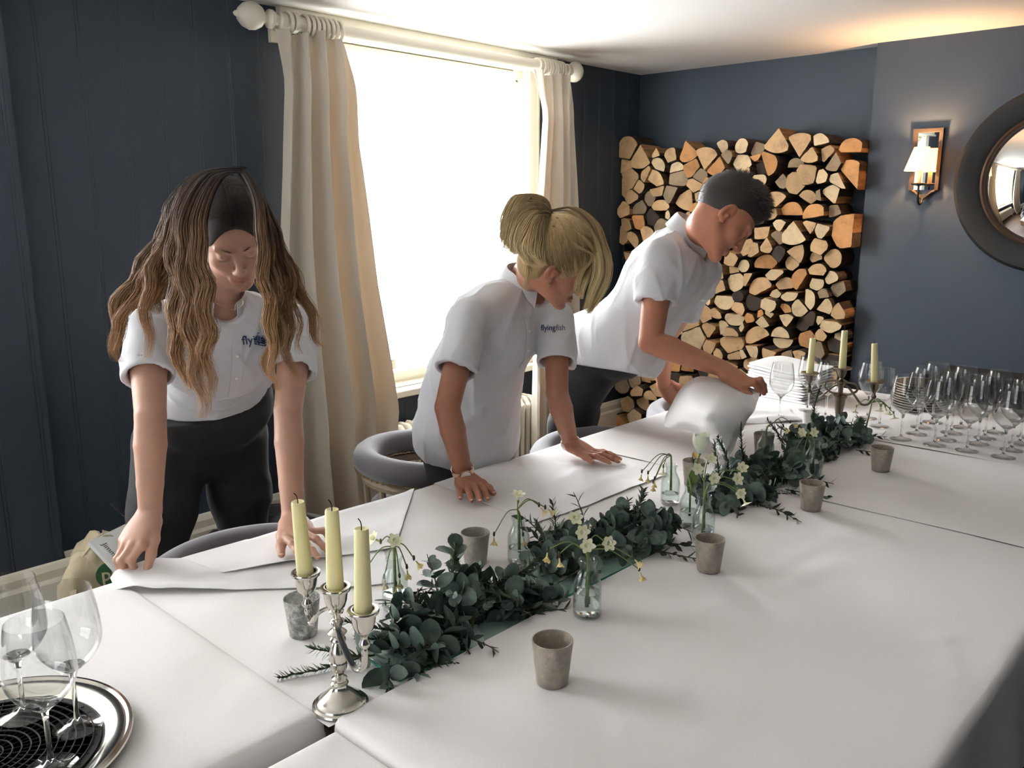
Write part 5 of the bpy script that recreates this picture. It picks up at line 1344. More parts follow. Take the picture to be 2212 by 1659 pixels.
def np_mesh(name, vs, F, mats, parent, org, smooth=True):
    me = bpy.data.meshes.new(name); vs = np.asarray(vs)-np.array(org)[None, :]
    me.vertices.add(len(vs)); me.vertices.foreach_set('co', vs.astype(np.float32).ravel())
    k = F.shape[1]; me.loops.add(F.size); me.loops.foreach_set('vertex_index', F.astype(np.int32).ravel())
    me.polygons.add(len(F)); me.polygons.foreach_set('loop_start', np.arange(0, F.size, k, dtype=np.int32)); me.polygons.foreach_set('loop_total', np.full(len(F), k, dtype=np.int32))
    me.update(calc_edges=True); me.validate()
    if smooth: me.polygons.foreach_set('use_smooth', [True]*len(me.polygons))
    for m_ in (mats if isinstance(mats, (list, tuple)) else [mats]): me.materials.append(m_)
    o = bpy.data.objects.new(name, me); COL.objects.link(o)
    if parent is not None: o.parent = parent
    return o
def basis(f, u):
    """rows->columns: right, forward, up"""
    f = V(f).normalized(); u = V(u); u = (u-f*u.dot(f)).normalized(); r_ = f.cross(u)
    return Matrix((r_, f, u)).transposed()
def camdir(a, b, c): return rt*a+up*b-fw*c       # picture right, picture up, towards the camera
def sculpt_head(S, c, B, s, male=False, k0=.012):
    """c centre between the ears, B columns right/forward/up, s scale"""
    P = lambda x, y, z: V(c)+B@V((x*s, y*s, z*s)); E = lambda p, r_, k=.012, op='+': S.ell(P(*p), [q*s for q in r_], B, k*s, op)
    C_ = lambda a, b, ra, rb, k=.01, op='+', **kw: S.cone(P(*a), P(*b), ra*s, rb*s, k*s, op, **kw)
    E((0, -.018, .038), (.074, .094, .084), .01); E((0, .022, .0), (.063, .064, .088), .03)
    E((0, .034, -.052), (.047, .046, .050), .025)
    for q in (1, -1):
        C_((.050*q, -.002, -.040), (.018*q, .066, -.090), .018 if male else .015, .014, .02)
        E((.040*q, .056, -.020), (.020, .018, .017), .02)
        E((.031*q, .0965, .010), (.017, .013, .0105), .014, '-')
        E((.0305*q, .0730, .0080), (.0138, .0122, .0118), .006)
        C_((.012*q, .0865, .026), (.046*q, .074, .026), .0065 if male else .005, .005, .012)
        E((.0120*q, .0945, -.0335), (.0066, .0080, .0062), .007)
    E((0, .075, -.094), (.018, .014, .014) if not male else (.022, .016, .017), .018)
    C_((0, .083, .022), (0, .101, -.026), .0062, .0088, .012); E((0, .1025, -.0305), (.0100, .0095, .0090), .008)
    for q in (1, -1): E((.0068*q, .1000, -.0410), (.0030, .0045, .0022), .003, '-')
    for q in (1, -1):
        C_((.021*q, .0815, -.0625), (.005*q, .0885, -.0592), .0030, .0042, .010)
        C_((.017*q, .0815, -.0675), (0, .0880, -.0700), .0038, .0050, .010)
    E((0, .0945, -.0640), (.020, .005, .0009), .0020, '-')
    E((0, .089, -.0795), (.014, .006, .004), .008, '-')
    for q in (1, -1):   # ears
        Be = B@Matrix.Rotation(math.radians(18*q), 3, 'Z')@Matrix.Rotation(math.radians(-12), 3, 'X')
        S.ell(P(.0775*q, -.006, .000), [.0075*s, .018*s, .031*s], Be, .006*s)
        S.ell(P(.0835*q, -.001, .003), [.005*s, .0105*s, .020*s], Be, .004*s, '-')
        E((.081*q, .003, -.008), (.004, .005, .007), .004)
        E((.0765*q, .002, -.026), (.0055, .008, .009), .006)
def face_paint(me, org, c, B, s, skin):
    """colour attribute for lips, cheeks and nose"""
    n = len(me.vertices); co = np.empty(n*3, dtype=np.float32); me.vertices.foreach_get('co', co); co = co.reshape(-1, 3)+np.array(org)
    M_ = np.array(B); L_ = (co-np.array(c))@M_/s
    g = lambda p, r_: np.exp(-(((L_-np.array(p))/np.array(r_))**2).sum(1)**2)
    lips = np.clip(g((0, .092, -.0645), (.0245, .02, .0088))*1.15, 0, 1); ch = g((.04, .07, -.03), (.022, .03, .02))+g((-.04, .07, -.03), (.022, .03, .02))+g((0, .108, -.03), (.012, .012, .012))
    ear = np.exp(-((np.abs(L_[:, 0])-.080)/.008)**2)*np.exp(-((L_[:, 2]/.03)**2+(L_[:, 1]/.022)**2))
    col = np.ones((n, 4), dtype=np.float32)
    for i, (a, b, e) in enumerate(((.86, .98, 1.03), (.62, .88, .78), (.60, .85, .74))):
        col[:, i] = (1-lips+lips*a)*(1-ch*.5+ch*.5*b)*(1-ear*.6+ear*.6*e)
    at = me.color_attributes.new('tint', 'FLOAT_COLOR', 'POINT'); at.data.foreach_set('color', col.ravel())
def skin_mat(name, col, rough=.5):
    t = NT(name).set(Roughness=rough, Subsurface_Weight=.12, IOR=1.4); t.b.inputs['Subsurface Radius'].default_value = (.012, .005, .003)
    try: t.b.inputs['Subsurface Scale'].default_value = 1
    except Exception: pass
    at = t.n('ShaderNodeVertexColor', layer_name='tint'); n1 = t.noise(t.coord(), 25, 4)
    c0 = t.ramp(n1, [(.3, tuple(c*.88 for c in col[:3])+(1,)), (.7, col)])
    mx = t.n('ShaderNodeMix', data_type='RGBA', blend_type='MULTIPLY'); mx.inputs[0].default_value = 1; t.l(c0, mx.inputs[6]); t.l(at.outputs[0], mx.inputs[7]); t.l(mx.outputs[2], t.b.inputs['Base Color'])
    t.bump(t.noise(t.coord(), 420, 3), .12, .0008); return t.m
NAILS = []
def hand(S, W, Wdir, f, n, side, s=1.0, curl=(0, 0, 0, 0), spread=.10, thumb=None, tcurl=0, kd=.010, targets=None, tz=None):
    """W wrist, f wrist->knuckles, n back-of-hand normal, side = direction to the thumb; curl per finger (index..little) in radians at each joint.
       targets: fingertip points to lay the fingers on"""
    f = V(f).normalized(); n = V(n); n = (n-f*n.dot(f)).normalized(); sd = V(side); sd = (sd-f*sd.dot(f)-n*sd.dot(n)).normalized(); W = V(W)
    K = []; offs = (.030, .010, -.0105, -.029); fw_ = (.085, .088, .083, .074)
    for o_, l_ in zip(offs, fw_): K.append(W+f*(l_*s)+sd*(o_*s)+n*(-.001 if abs(o_) > .02 else .002)*s)
    S.cone(W, W+f*.03*s, .0235*s, .027*s, .012, fdir=n, flat=.68)
    for kk, o_ in zip(K, offs): S.cone(W+f*.012*s+sd*o_*.45*s, kk-n*.003*s, .0150*s, .0112*s, .012*s)
    S.ell(W+f*.05*s, [.038*s, .045*s, .015*s], Matrix((sd, f, n)).transposed(), .012*s)
    Ls = ((.043, .026, .022), (.048, .029, .023), (.044, .028, .023), (.034, .021, .020)); Rs = (.0092, .0095, .0088, .0078)
    tips = []
    for i in range(4):
        d = (f+sd*(spread*(1.3-i))).normalized(); p = K[i]; c_ = curl[i] if hasattr(curl, '__len__') else curl; r0 = Rs[i]*s
        if targets is not None and targets[i] is not None:
            T = V(targets[i]); L_ = [q*s for q in Ls[i]]; tot = sum(L_); D_ = T-p
            dist = min(D_.length, tot*.985); dd = D_.normalized(); bow = math.sqrt(max(0, (tot/2)**2-(dist/2)**2))*.75
            nn = (n-dd*n.dot(dd)).normalized()
            q1 = p+dd*dist*.44+nn*bow; q2 = p+dd*dist*.74+nn*bow*.62; q3 = p+dd*dist
            pts = [p, q1, q2, q3]
        else:
            pts = [p]; dn = d
            for j, l_ in enumerate(Ls[i]):
                ca = c_ if not hasattr(c_, '__len__') else c_[j]
                dn = (dn*math.cos(ca)-n*math.sin(ca)).normalized() if j == 0 else (Matrix.Rotation(-ca, 3, (n.cross(d)).normalized()*-1)@dn).normalized()
                pts.append(pts[-1]+dn*l_*s)
        S.chain(pts, [r0*1.08, r0*.98, r0*.90, r0*.74], .0045*s)
        S.ell(pts[1], [r0*1.04]*3, None, .003*s)
        e = (pts[3]-pts[2]).normalized(); nz = (n-e*n.dot(e)).normalized() if targets is not None or c_ == 0 else (n-e*n.dot(e)).normalized()
        if nz.length > .5: NAILS.append((pts[3]-e*r0*.05, e, nz, r0*.78)); tips.append(pts[3])
    tb = W+f*.020*s+sd*.020*s-n*.006*s
    if thumb is None: thumb = W+f*.075*s+sd*.085*s-n*.01*s
    T = V(thumb); D_ = T-tb; tot = .116*s; dist = min(D_.length, tot*.98); dd = D_.normalized(); bow = math.sqrt(max(0, (tot/2)**2-(dist/2)**2))*.55
    bn = (sd-dd*sd.dot(dd)); bn = (bn.normalized()+n*.5).normalized()
    q1 = tb+dd*dist*.42+bn*bow; q2 = tb+dd*dist*.74+bn*bow*.7; q3 = tb+dd*dist
    S.chain([tb, q1, q2, q3], [.0165*s, .0120*s, .0108*s, .0086*s], .007*s)
    e = (q3-q2).normalized(); nz = (n-e*n.dot(e)).normalized(); NAILS.append((q3, e, nz, .0088*s))
    S.cone(tb, W+f*.06*s+sd*.024*s-n*.004*s, .014*s, .010*s, .012*s)
def nails(parent, org):
    b = MB()
    for (p, e, n, r_) in NAILS:
        sd = e.cross(n); vs = []; 
        c = p+n*r_*.80+e*r_*.10
        for i in range(5):
            for j in range(5):
                u, v_ = (i-2)/2, (j-2)/2; uu = u*math.sqrt(max(0, 1-v_*v_/2)); vv = v_*math.sqrt(max(0, 1-u*u/2))
                vs.append(c+e*(uu*r_*.92)+sd*(vv*r_*.72)-n*(vv*vv*r_*.30+max(0, uu)**2*r_*.18)-V(org)+n*.0006)
        b.add(vs, [(i*5+j, i*5+j+1, (i+1)*5+j+1, (i+1)*5+j) for i in range(4) for j in range(4)])
    NAILS.clear()
    b.build('fingernails', M_nailk, parent, angle=80)
M_nailk = plain('fingernail', srgb(222, 178, 164), .3)
M_polo = cloth('white_pique_cotton', srgb(210, 209, 212), 1100, .25, .22, .9, wscale=9)
M_polo2 = M_polo
M_trs = cloth('black_trouser_cloth', srgb(20, 20, 22), 700, .15, .25, .8, wscale=8, sheen=.02)
M_shoe = plain('black_leather', srgb(16, 15, 15), .35)
M_logo = plain('navy_thread', srgb(34, 52, 92), .7)
from mathutils.bvhtree import BVHTree
def strands(name, mat, parent, org, S_, amax=1):
    """S_: list of (points, radius root, radius tip) -> one mesh of hair tubes (4-sided)"""
    vs = []; fs = []; tv = []
    for pts, r0, r1 in S_:
        n = len(pts); o = len(vs); prev = None
        for i, p in enumerate(pts):
            t_ = (pts[min(i+1, n-1)]-pts[max(i-1, 0)]); t_ = t_.normalized() if t_.length > 1e-7 else V((0, 0, -1))
            if prev is None: nr = t_.orthogonal().normalized()
            else:
                nr = prev-t_*prev.dot(t_); nr = nr.normalized() if nr.length > 1e-5 else t_.orthogonal().normalized()
            prev = nr; b = t_.cross(nr); q = i/(n-1); r_ = (r0+(r1-r0)*q)*(1 if q < .8 else (1-(q-.8)/.2*.85)); r_ *= min(1, .35+q*6)
            for a, c in ((1, 0), (0, 1), (-1, 0), (0, -1)): v_ = p+nr*(a*r_)+b*(c*r_*.55)-V(org); vs.append((v_.x, v_.y, v_.z)); tv.append(q*(amax if len(pts) <= 7 and amax < 1 else 1))
        for i in range(n-1):
            for k in range(4): fs.append((o+i*4+k, o+i*4+(k+1) % 4, o+(i+1)*4+(k+1) % 4, o+(i+1)*4+k))
    o = np_mesh(name, np.array(vs), np.array(fs), mat, parent, (0, 0, 0))
    at = o.data.attributes.new('along', 'FLOAT', 'POINT'); at.data.foreach_set('value', np.array(tv, dtype=np.float32)); return o
def hair_mat(name, stops, rough=.55):
    t = NT(name).set(Roughness=rough); at = t.n('ShaderNodeAttribute', attribute_name='along'); nz = t.noise(t.coord(scale=(1, 1, .12)), 160, 3)
    ad = t.n('ShaderNodeMath', operation='MULTIPLY_ADD'); t.l(nz, ad.inputs[0]); ad.inputs[1].default_value = .5; t.l(at.outputs['Fac'], ad.inputs[2])
    sb = t.n('ShaderNodeMath', operation='SUBTRACT'); t.l(ad.outputs[0], sb.inputs[0]); sb.inputs[1].default_value = .25
    t.l(t.ramp(sb.outputs[0], stops), t.b.inputs['Base Color'])
    t.set(Specular_IOR_Level=.4) if 'Specular IOR Level' in t.b.inputs else None
    return t.m
def logo(txt_a, txt_b, shirt, parent, org, c, right, upv, size):
    """two-weight wordmark laid on the shirt"""
    me = shirt.data; n = len(me.vertices); co = np.empty(n*3, dtype=np.float32); me.vertices.foreach_get('co', co); co = co.reshape(-1, 3)+np.array(org)
    bv = BVHTree.FromPolygons([tuple(v) for v in co], [tuple(p.vertices) for p in me.polygons])
    right = V(right).normalized(); upv = V(upv); upv = (upv-right*upv.dot(right)).normalized(); nrm = right.cross(upv)
    b = MB(); x0 = 0
    for txt, off in ((txt_a, .012), (txt_b, .0)):
        cu = bpy.data.curves.new('wordmark', 'FONT'); cu.body = txt; cu.size = 1; cu.offset = off; cu.resolution_u = 3
        to = bpy.data.objects.new('wordmark', cu); COL.objects.link(to)
        dg = bpy.context.evaluated_depsgraph_get(); tm = bpy.data.meshes.new_from_object(to.evaluated_get(dg))
        xs = [v.co.x for v in tm.vertices]; w_ = max(xs)-min(xs)
        vs = []
        for v in tm.vertices:
            p = V(c)+right*((v.co.x*.82+x0)*size)+upv*(v.co.y*size)+nrm*.08
            h = bv.ray_cast(p, -nrm, .2)
            vs.append((h[0]+nrm*.0026 if h[0] is not None else p-nrm*.08)-V(org))
        b.add(vs, [tuple(p.vertices) for p in tm.polygons]); x0 += w_*.82+.06
        bpy.data.objects.remove(to); bpy.data.meshes.remove(tm)
    return b.build('logo', M_logo, shirt, smooth=False)
def shoe(parent, org, heel, d):
    S = Field(V(heel)-V((.34, .34, .02)), V(heel)+V((.34, .34, .16)), .007); d = V(d).normalized(); h = V(heel)
    S.cone(h+V((0, 0, .035)), h+d*.20+V((0, 0, .03)), .034, .030, .02); S.cone(h+V((0, 0, .04)), h+V((0, 0, .09)), .034, .042, .02)
    S.cut((0, 0, .004), (0, 0, -1), S.lo, S.lo+S.h*S.n); vs, F = S.mesh(); np_mesh('shoe', vs, F, M_shoe, parent, org)
def wrinkle(amp, fr, seed, tf=None):
    """soft cloth folds: sharp-crested waves that come and go"""
    rg = np.random.RandomState(seed); W_ = []
    for i in range(7):
        d = rg.normal(size=3); d[2] *= .7; d /= np.linalg.norm(d); W_.append((d*fr*rg.uniform(.7, 1.5), rg.uniform(0, 6), rg.normal(size=3)*11, rg.uniform(0, 6)))
    def fn(X, Y, Z):
        o = 0
        for w_, p, m_, q in W_:
            ph = w_[0]*X+w_[1]*Y+w_[2]*Z+p+.8*np.sin(14*X+9*Z+q)
            g = np.clip(np.sin(m_[0]*X+m_[1]*Y+m_[2]*Z+q), 0, 1); o = o-g*(1-np.abs(np.sin(ph*.5)))**3
        return (o+.5)*amp
    return fn
# ------------------------------------------------------------------ person with long hair, at the left
def person_left():
    org = V((1.15, 2.25, 0))
    r = thing('person', 'person with long wavy brown hair, white polo shirt, leaning on the left of the table', 'person', org)
    RS, RE, RW = ony(318, 712, 2.03), ony(325, 898, 1.875), ony(324, 1108, 1.835)
    LS, LE, LW = ony(642, 702, 1.98), ony(622, 888, 1.82), ony(632, 1118, 1.715)
    C7 = V((1.09, 2.03, 1.325)); CH = V((1.105, 2.07, 1.19)); WA = V((1.14, 2.21, 1.03)); PE = V((1.16, 2.31, .90))
    fr_ = V((-.16, -.93, -.42)).normalized(); lat = V((.99, -.13, -.02)).normalized(); spn = lat.cross(fr_)*-1
    if spn.z < 0: spn = -spn
    BT = Matrix((lat, fr_, spn)).transposed()
    HC_ = ony(501, 512, 1.955); HB = basis(V((-.30, -.80, 0)).normalized()*math.cos(math.radians(36))+V((0, 0, -math.sin(math.radians(36)))), camdir(-.20, 1, 0))
    lo = (.62, 1.42, .74); hi = (1.50, 2.50, 1.66)
    S = Field(lo, hi, .0028)
    sculpt_head(S, HC_, HB, 1.0)
    S.chain([HC_+HB@V((0, -.028, -.045)), C7+V((0, -.01, .03)), C7+V((0, .03, -.05))], [.050, .050, .062], .03)
    S.ell(CH, [.15, .085, .13], BT, .03); S.chain([CH, WA, PE], [.10, .095, .12], .04)
    for sh, el, wr in ((RS, RE, RW), (LS, LE, LW)):
        S.cone(C7+V((0, .02, -.04)), sh, .05, .044, .03); mid = el.lerp(wr, .3)
        S.chain([sh, sh.lerp(el, .5), el, mid, el.lerp(wr, .7), wr], [.044, .040, .034, .0355, .029, .0245], .004)
    # flat left hand on the cloth
    tz = TZ+.0105
    hand(S, LW, None, V((-.075, -.175, -.035)), V((-.12, -.25, 1)), V((-.9, .35, 0)), .98, targets=[onz(667, 1228, tz+.008), onz(700, 1216, tz+.008), onz(714, 1196, tz+.008), onz(713, 1172, tz+.007)], thumb=onz(606, 1210, tz+.008))
    # right hand pinching the cloth at the edge
    Kn = ony(276, 1185, 1.80)
    hand(S, RW, None, Kn-RW, V((-.86, -.35, .35)), V((.30, -.86, -.10)), .98, targets=[ony(300, 1240, 1.79), ony(283, 1243, 1.805), ony(268, 1244, 1.82), ony(260, 1240, 1.835)], thumb=ony(318, 1228, 1.765))
    vs, F = S.mesh(); body = np_mesh('body', vs, F, skin_mat('fair_skin', srgb(186, 143, 122)), r, org); face_paint(body.data, org, HC_, HB, 1.0, None); nails(r, org)
    # polo shirt
    S = Field((.70, 1.82, .88), (1.46, 2.50, 1.42), .0045)
    S.ell(CH+V((0, 0, .01)), [.172, .112, .135], BT, .03); S.ell(CH+fr_*.035-spn*.04, [.15, .10, .10], BT, .04)
    S.chain([CH, CH.lerp(WA, .5), WA+V((0, .0, -.04))], [.125, .125, .132], .05, fdir=fr_, flat=.85)
    S.cone(WA+lat*.05, WA-lat*.05, .115, .115, .05, fdir=fr_, flat=.85)
    S.chain([C7+V((0, .01, -.015)), C7+V((0, .02, -.07))], [.060, .085], .03)
    for sh, el in ((RS, RE), (LS, LE)):
        S.cone(C7+V((0, .01, -.035)), sh, .056, .050, .03); e = sh.lerp(el, .52); d = (el-sh).normalized()
        S.sleeve(sh, e, .053, .061, .0465, e+d*.012, d)
    S.shell(wrinkle(.0048, 60, 11))
    S.cone(HC_+HB@V((0, -.02, -.07)), C7+V((-.01, -.07, -.015)), .056, .050, .008, '-')
    dn = V((.20, .30, -.93)); S.cut(WA+V((0, -.05, -.012)), dn, S.lo, WA+V((.3, .3, .0)), 0)
    vs, F = S.mesh(); shirt = np_mesh('polo_shirt', vs, F, M_polo, r, org)
    collar(r, shirt, org, C7+V((-.005, -.008, .012)), fr_, lat, .066, .045)
    for q in range(3):
        pass
    placket(shirt, org, C7+fr_*.0, fr_, lat, spn, .0, CH)
    logo('flying', 'fish', shirt, r, org, ony(507, 742, 1.9), camdir(1, .10, 0), camdir(-.05, 1, 0), .031)
    trousers(r, org, PE, V((-.22, -.32, 1)), lat, WA+V((0, .0, -.025)), V((.985, 2.31, .50)), V((1.285, 2.33, .50)), V((.975, 2.36, .07)), V((1.32, 2.40, .07)), .182, .125, V((-.2, -1, 0)), 1.10)
    # brows, lashes
    face_hair(r, org, HC_, HB, 1.0, srgb(60, 42, 32))
    # long hair: scalp cap plus wavy locks
    hm = hair_mat('brown_ombre_hair', [(.0, srgb(32, 24, 21)), (.25, srgb(60, 44, 34)), (.55, srgb(122, 88, 60)), (.9, srgb(176, 134, 92))])
    rg = random.Random(21); ST = []
    P_ = lambda x, y, z: HC_+HB@V((x, y, z))
    SK = Skull(HC_, HB, 1.0, (.0855, .1060, .1030))
    zc = lambda x, y: (200+x/2.675, 320+y/2.675)
    for path, dps, num, sp in (
        ([(830, 125), (700, 150), (600, 270), (545, 430), (545, 620), (560, 850), (580, 1050), (610, 1300), (645, 1560)], (1.745, 1.735), 120, .020),
        ([(825, 135), (730, 165), (660, 270), (615, 420), (612, 600), (640, 800), (660, 1000), (660, 1200), (690, 1470)], (1.735, 1.725), 120, .017),
        ([(835, 115), (680, 135), (580, 230), (510, 400), (480, 620), (500, 850), (480, 1050), (520, 1300), (560, 1400)], (1.76, 1.75), 100, .018),
        ([(840, 112), (640, 150), (530, 260), (470, 440), (385, 620), (335, 760), (310, 1000), (335, 1210)], (1.80, 1.83), 90, .015),
        ([(850, 110), (620, 160), (510, 290), (420, 480), (300, 680), (200, 820), (140, 980), (130, 1120), (155, 1235)], (1.84, 1.90), 110, .020),
        ([(850, 110), (600, 180), (500, 300), (425, 500), (350, 690), (250, 850), (170, 1010), (125, 1170)], (1.83, 1.88), 90, .018),
        ([(850, 110), (620, 170), (500, 330), (470, 480), (420, 660), (385, 800), (370, 900), (350, 960)], (1.82, 1.86), 100, .026),
        ([(850, 125), (885, 170), (940, 270), (985, 400), (1000, 560), (1015, 720), (1045, 900), (1060, 1080), (1015, 1250), (1055, 1400)], (1.79, 1.80), 100, .015),
        ([(850, 120), (905, 190), (970, 320), (1045, 500), (1080, 650), (1120, 820), (1105, 1000), (1120, 1170), (1180, 1380)], (1.84, 1.85), 100, .018),
        ([(850, 120), (905, 180), (965, 300), (1050, 470), (1105, 640), (1180, 780), (1250, 940), (1290, 1080), (1335, 1150)], (1.87, 1.90), 80, .013),
        ([(850, 125), (890, 160), (945, 270), (968, 400), (975, 560), (990, 740), (1010, 900), (1040, 1060), (1030, 1200), (1055, 1340)], (1.77, 1.78), 70, .011),
        ([(850, 125), (930, 250), (990, 420), (1040, 600), (1110, 760), (1170, 900), (1182, 1060), (1210, 1190)], (1.84, 1.86), 24, .006)):
        ST += lock([zc(*p) for p in path], SK, dps, num, sp, rg, .0075)
    for k in range(2200):      # hair lying on the scalp either side of the parting
        side = rg.choice((-1, 1)); fb = rg.uniform(-.9, .90); a1 = rg.uniform(.3, 1.25); pts = []
        for i in range(7):
            a = a1*i/6+.03; yy = max(-.97, min(.975, fb*(1-.2*math.sin(a))-.25*math.sin(a)*(1 if fb > 0 else .2))); c_ = math.sqrt(max(0, 1-yy*yy)); g = 1.025+.025*rg.random()
            pts.append(P_(side*.0825*c_*math.sin(a)*g, -.018+.1025*yy*g, .038+.0995*c_*math.cos(a)*g))
        ST.append((pts, .0008, .0007))
    h = strands('hair', hm, r, org, ST, .22)
    # thick scalp shell under the locks
    S = Field(HC_-V((.15, .15, .15)), HC_+V((.15, .15, .16)), .004)
    S.ell(P_(0, -.018, .038), [.0835, .1035, .1005], HB, .0); S.ell(P_(0, -.05, -.02), [.076, .070, .088], HB, .02)
    S.ell(P_(0, .090, -.020), [.060, .056, .103], HB, .012, '-')
    vs, F = S.mesh(); o = np_mesh('scalp_hair', vs, F, hm, r, org); at = o.data.attributes.new('along', 'FLOAT', 'POINT'); at.data.foreach_set('value', np.full(len(o.data.vertices), .02, dtype=np.float32))
    shoe(r, org, V((.975, 2.38, 0)), V((-.2, -1, 0))); shoe(r, org, V((1.32, 2.42, 0)), V((.1, -1, 0)))
    # fine necklace
    b = MB(); b.tube([p-org for p in spline([C7+V((-.045, -.03, .0)), C7+V((-.03, -.075, -.022)), C7+V((-.005, -.092, -.030)), C7+V((.025, -.078, -.02)), C7+V((.045, -.03, .0))], 5)], .0007, 5); b.build('necklace', M_gold, r)
class Skull:
    def __init__(s, c, B, k, rad): s.c = V(c); s.B = B; s.r = [q*k for q in rad]; s.o = s.c+B@V((0, -.018*k, .038*k))
    def hit(s, px, py):
        d = (fw + rt*((px-1106)/FPX) - up*((py-829.5)/FPX)); Bt = s.B.transposed(); o = Bt@(CAM-s.o); dd = Bt@d
        o = V([o[i]/s.r[i] for i in range(3)]); dd = V([dd[i]/s.r[i] for i in range(3)])
        a, b, c = dd.dot(dd), 2*o.dot(dd), o.dot(o)-1; D = b*b-4*a*c
        if D < 0: t_ = -b/(2*a); q = o+dd*t_; q.normalize(); return s.o+s.B@V([q[i]*s.r[i] for i in range(3)]), False
        t_ = (-b-math.sqrt(D))/(2*a); return CAM+d*t_, True
def lock(path, SK, dps, num, spread, rg, wave, r0=(.0005, .0013), nskull=None, wf=None, fan=1.0):
    """a lock of hair: leaves the skull where the path leaves it, then hangs at the given distances"""
    G = []; off = False; free = []
    for i, (x, y) in enumerate(path):
        if not off:
            p, hit = SK.hit(x, y)
            if hit and (nskull is None or i < nskull): G.append(p); free.append(0); continue
            off = True
        q = (i)/(len(path)-1); G.append(dep(x, y, dps[0]+(dps[1]-dps[0])*q)); free.append(1)
    G = spline(G, 4); n = len(G); out = []; ph = rg.uniform(0, 6); f0 = wf or rg.uniform(48, 66)
    L_ = [0]
    for a, b in zip(G[:-1], G[1:]): L_.append(L_[-1]+(b-a).length)
    for k in range(int(num*1.9)):
        oa, orr = rg.uniform(0, 6.28), math.sqrt(rg.random()); cut_ = n-int(rg.random()**2*n*.22); pts = []; dph = rg.gauss(0, .35); amp = wave*rg.uniform(.6, 1.2)
        skew = rg.uniform(-1, 1)
        for i in range(cut_):
            q = L_[i]/L_[-1]; s_ = spread*(.55+.6*math.sin(PI*min(1, q*.8+.1)))*(1-.45*max(0, q-.75)/.25); s_ *= fan if q > .3 else 1
            if not free[min(len(free)-1, int(q*(len(free)-1)))]: s_ *= .8
            o = rt*(math.cos(oa)*orr*s_)+fw*(math.sin(oa)*orr*s_*.6)
            if not free[min(len(free)-1, int(q*(len(free)-1)))]: o = o*.8+(-fw)*.002
            w_ = amp*min(1, max(0, q-.22)*3)
            o += rt*(w_*math.sin(f0*L_[i]+ph+dph))+fw*(w_*.6*math.cos(f0*L_[i]+ph+dph))+rt*(skew*.006*q)
            pts.append(G[i]+o)
        if len(pts) > 3: rr = rg.uniform(*r0); out.append((pts, rr, rr*.75))
    return out
def collar(r, shirt, org, c, fr_, lat, R, hh, open_=.5, tilt=None):
    """turned-down polo collar: two flaps meeting at the throat"""
    upn = lat.cross(fr_)*-1
    if upn.z < 0: upn = -upn
    b = MB(); P = []; n = 36
    for i in range(n+1):
        a = -PI+.42+(2*PI-.84)*i/n       # opening at the front
        d = lat*math.sin(a)-fr_*math.cos(a); fo = max(0, -math.cos(a))
        row = []
        for k, (rr, zz) in enumerate(((1.0, .0), (.985, .016), (1.03, .026), (1.10, .016), (1.17, -.010), (1.22, -.026-.022*fo))):
            row.append(V(c)+d*(R*rr)+fr_*(fo*R*.12*k/5)+upn*(zz*hh/.045-fo*.030)-V(org))
        P.append(row)
    b.grid(P, .0018); return b.build('collar', M_polo2, shirt, angle=80)
def placket(shirt, org, c, fr_, lat, upn, off, CH):
    me = shirt.data; n = len(me.vertices); co = np.empty(n*3, dtype=np.float32); me.vertices.foreach_get('co', co); co = co.reshape(-1, 3)+np.array(org)
    bv = BVHTree.FromPolygons([tuple(v) for v in co], [tuple(p.vertices) for p in me.polygons])
    b = MB(); P = []; pts = []
    for i in range(14):
        row = []
        for j in range(4):
            q = V(CH)+upn*(.075-.15*i/13)+lat*((j-1.5)*.009)+fr_*.3
            h = bv.ray_cast(q, -fr_, .5); row.append((h[0]+fr_*.0016 if h[0] is not None else V(CH)+fr_*.1)-V(org))
        P.append(row); pts.append(row[1])
    b.grid(P, -.0012); b.build('placket', M_polo2, shirt, angle=80)
    for k in (3, 8):
        bb = MB(); c_ = (P[k][1]+P[k][2])/2+fr_*.001; M_ = basis(fr_, upn); Mz = Matrix((M_.col[0], M_.col[2], M_.col[1])).transposed()
        bb.lathe([(0, .002), (.004, .002), (.005, .001), (.005, 0), (0, 0)], c_, 14, Mz); bb.build('button', M_china, shirt)
def trousers(r, org, PE, fo, lat, top, kR, kL, aR, aL, hw, hd, toe, s):
    lo = [min(v[i] for v in (PE, kR, kL, aR, aL, top))-.24 for i in range(3)]; hi = [max(v[i] for v in (PE, kR, kL, aR, aL, top))+.24 for i in range(3)]; lo[2] = -.02
    S = Field(lo, hi, .0075); f_ = V((-lat.y, lat.x, 0)); BB = Matrix((lat, f_, V((0, 0, 1)))).transposed()
    S.ell(PE, [hw, hd, .13], BB, .03); S.cone(PE+V((0, 0, .0)), top, hd*1.05, hd*.98, .04); S.cone(top+lat*.052, top-lat*.052, hd*(1.0 if fo else .95), hd*(1.0 if fo else .95), .04)
    for kn, an, q in ((kR, aR, -1), (kL, aL, 1)):
        hp = PE+lat*(q*hw*.52)+V((0, 0, -.03)); S.chain([hp, hp.lerp(kn, .5), kn, kn.lerp(an, .35), an], [.092*s, .082*s, .062*s, .062*s, .05*s], .03)
    S.shell(wrinkle(.004, 22, 5)); S.cut(top+V((0, 0, .03)), fo or V((0, -.25, 1)), top-V((.3, .3, .08)), top+V((.3, .3, .3)))
    S.cut((0, 0, .03), (0, 0, -1), lo, (hi[0], hi[1], .2))
    vs, F = S.mesh(); return np_mesh('trousers', vs, F, M_trs, r, org)
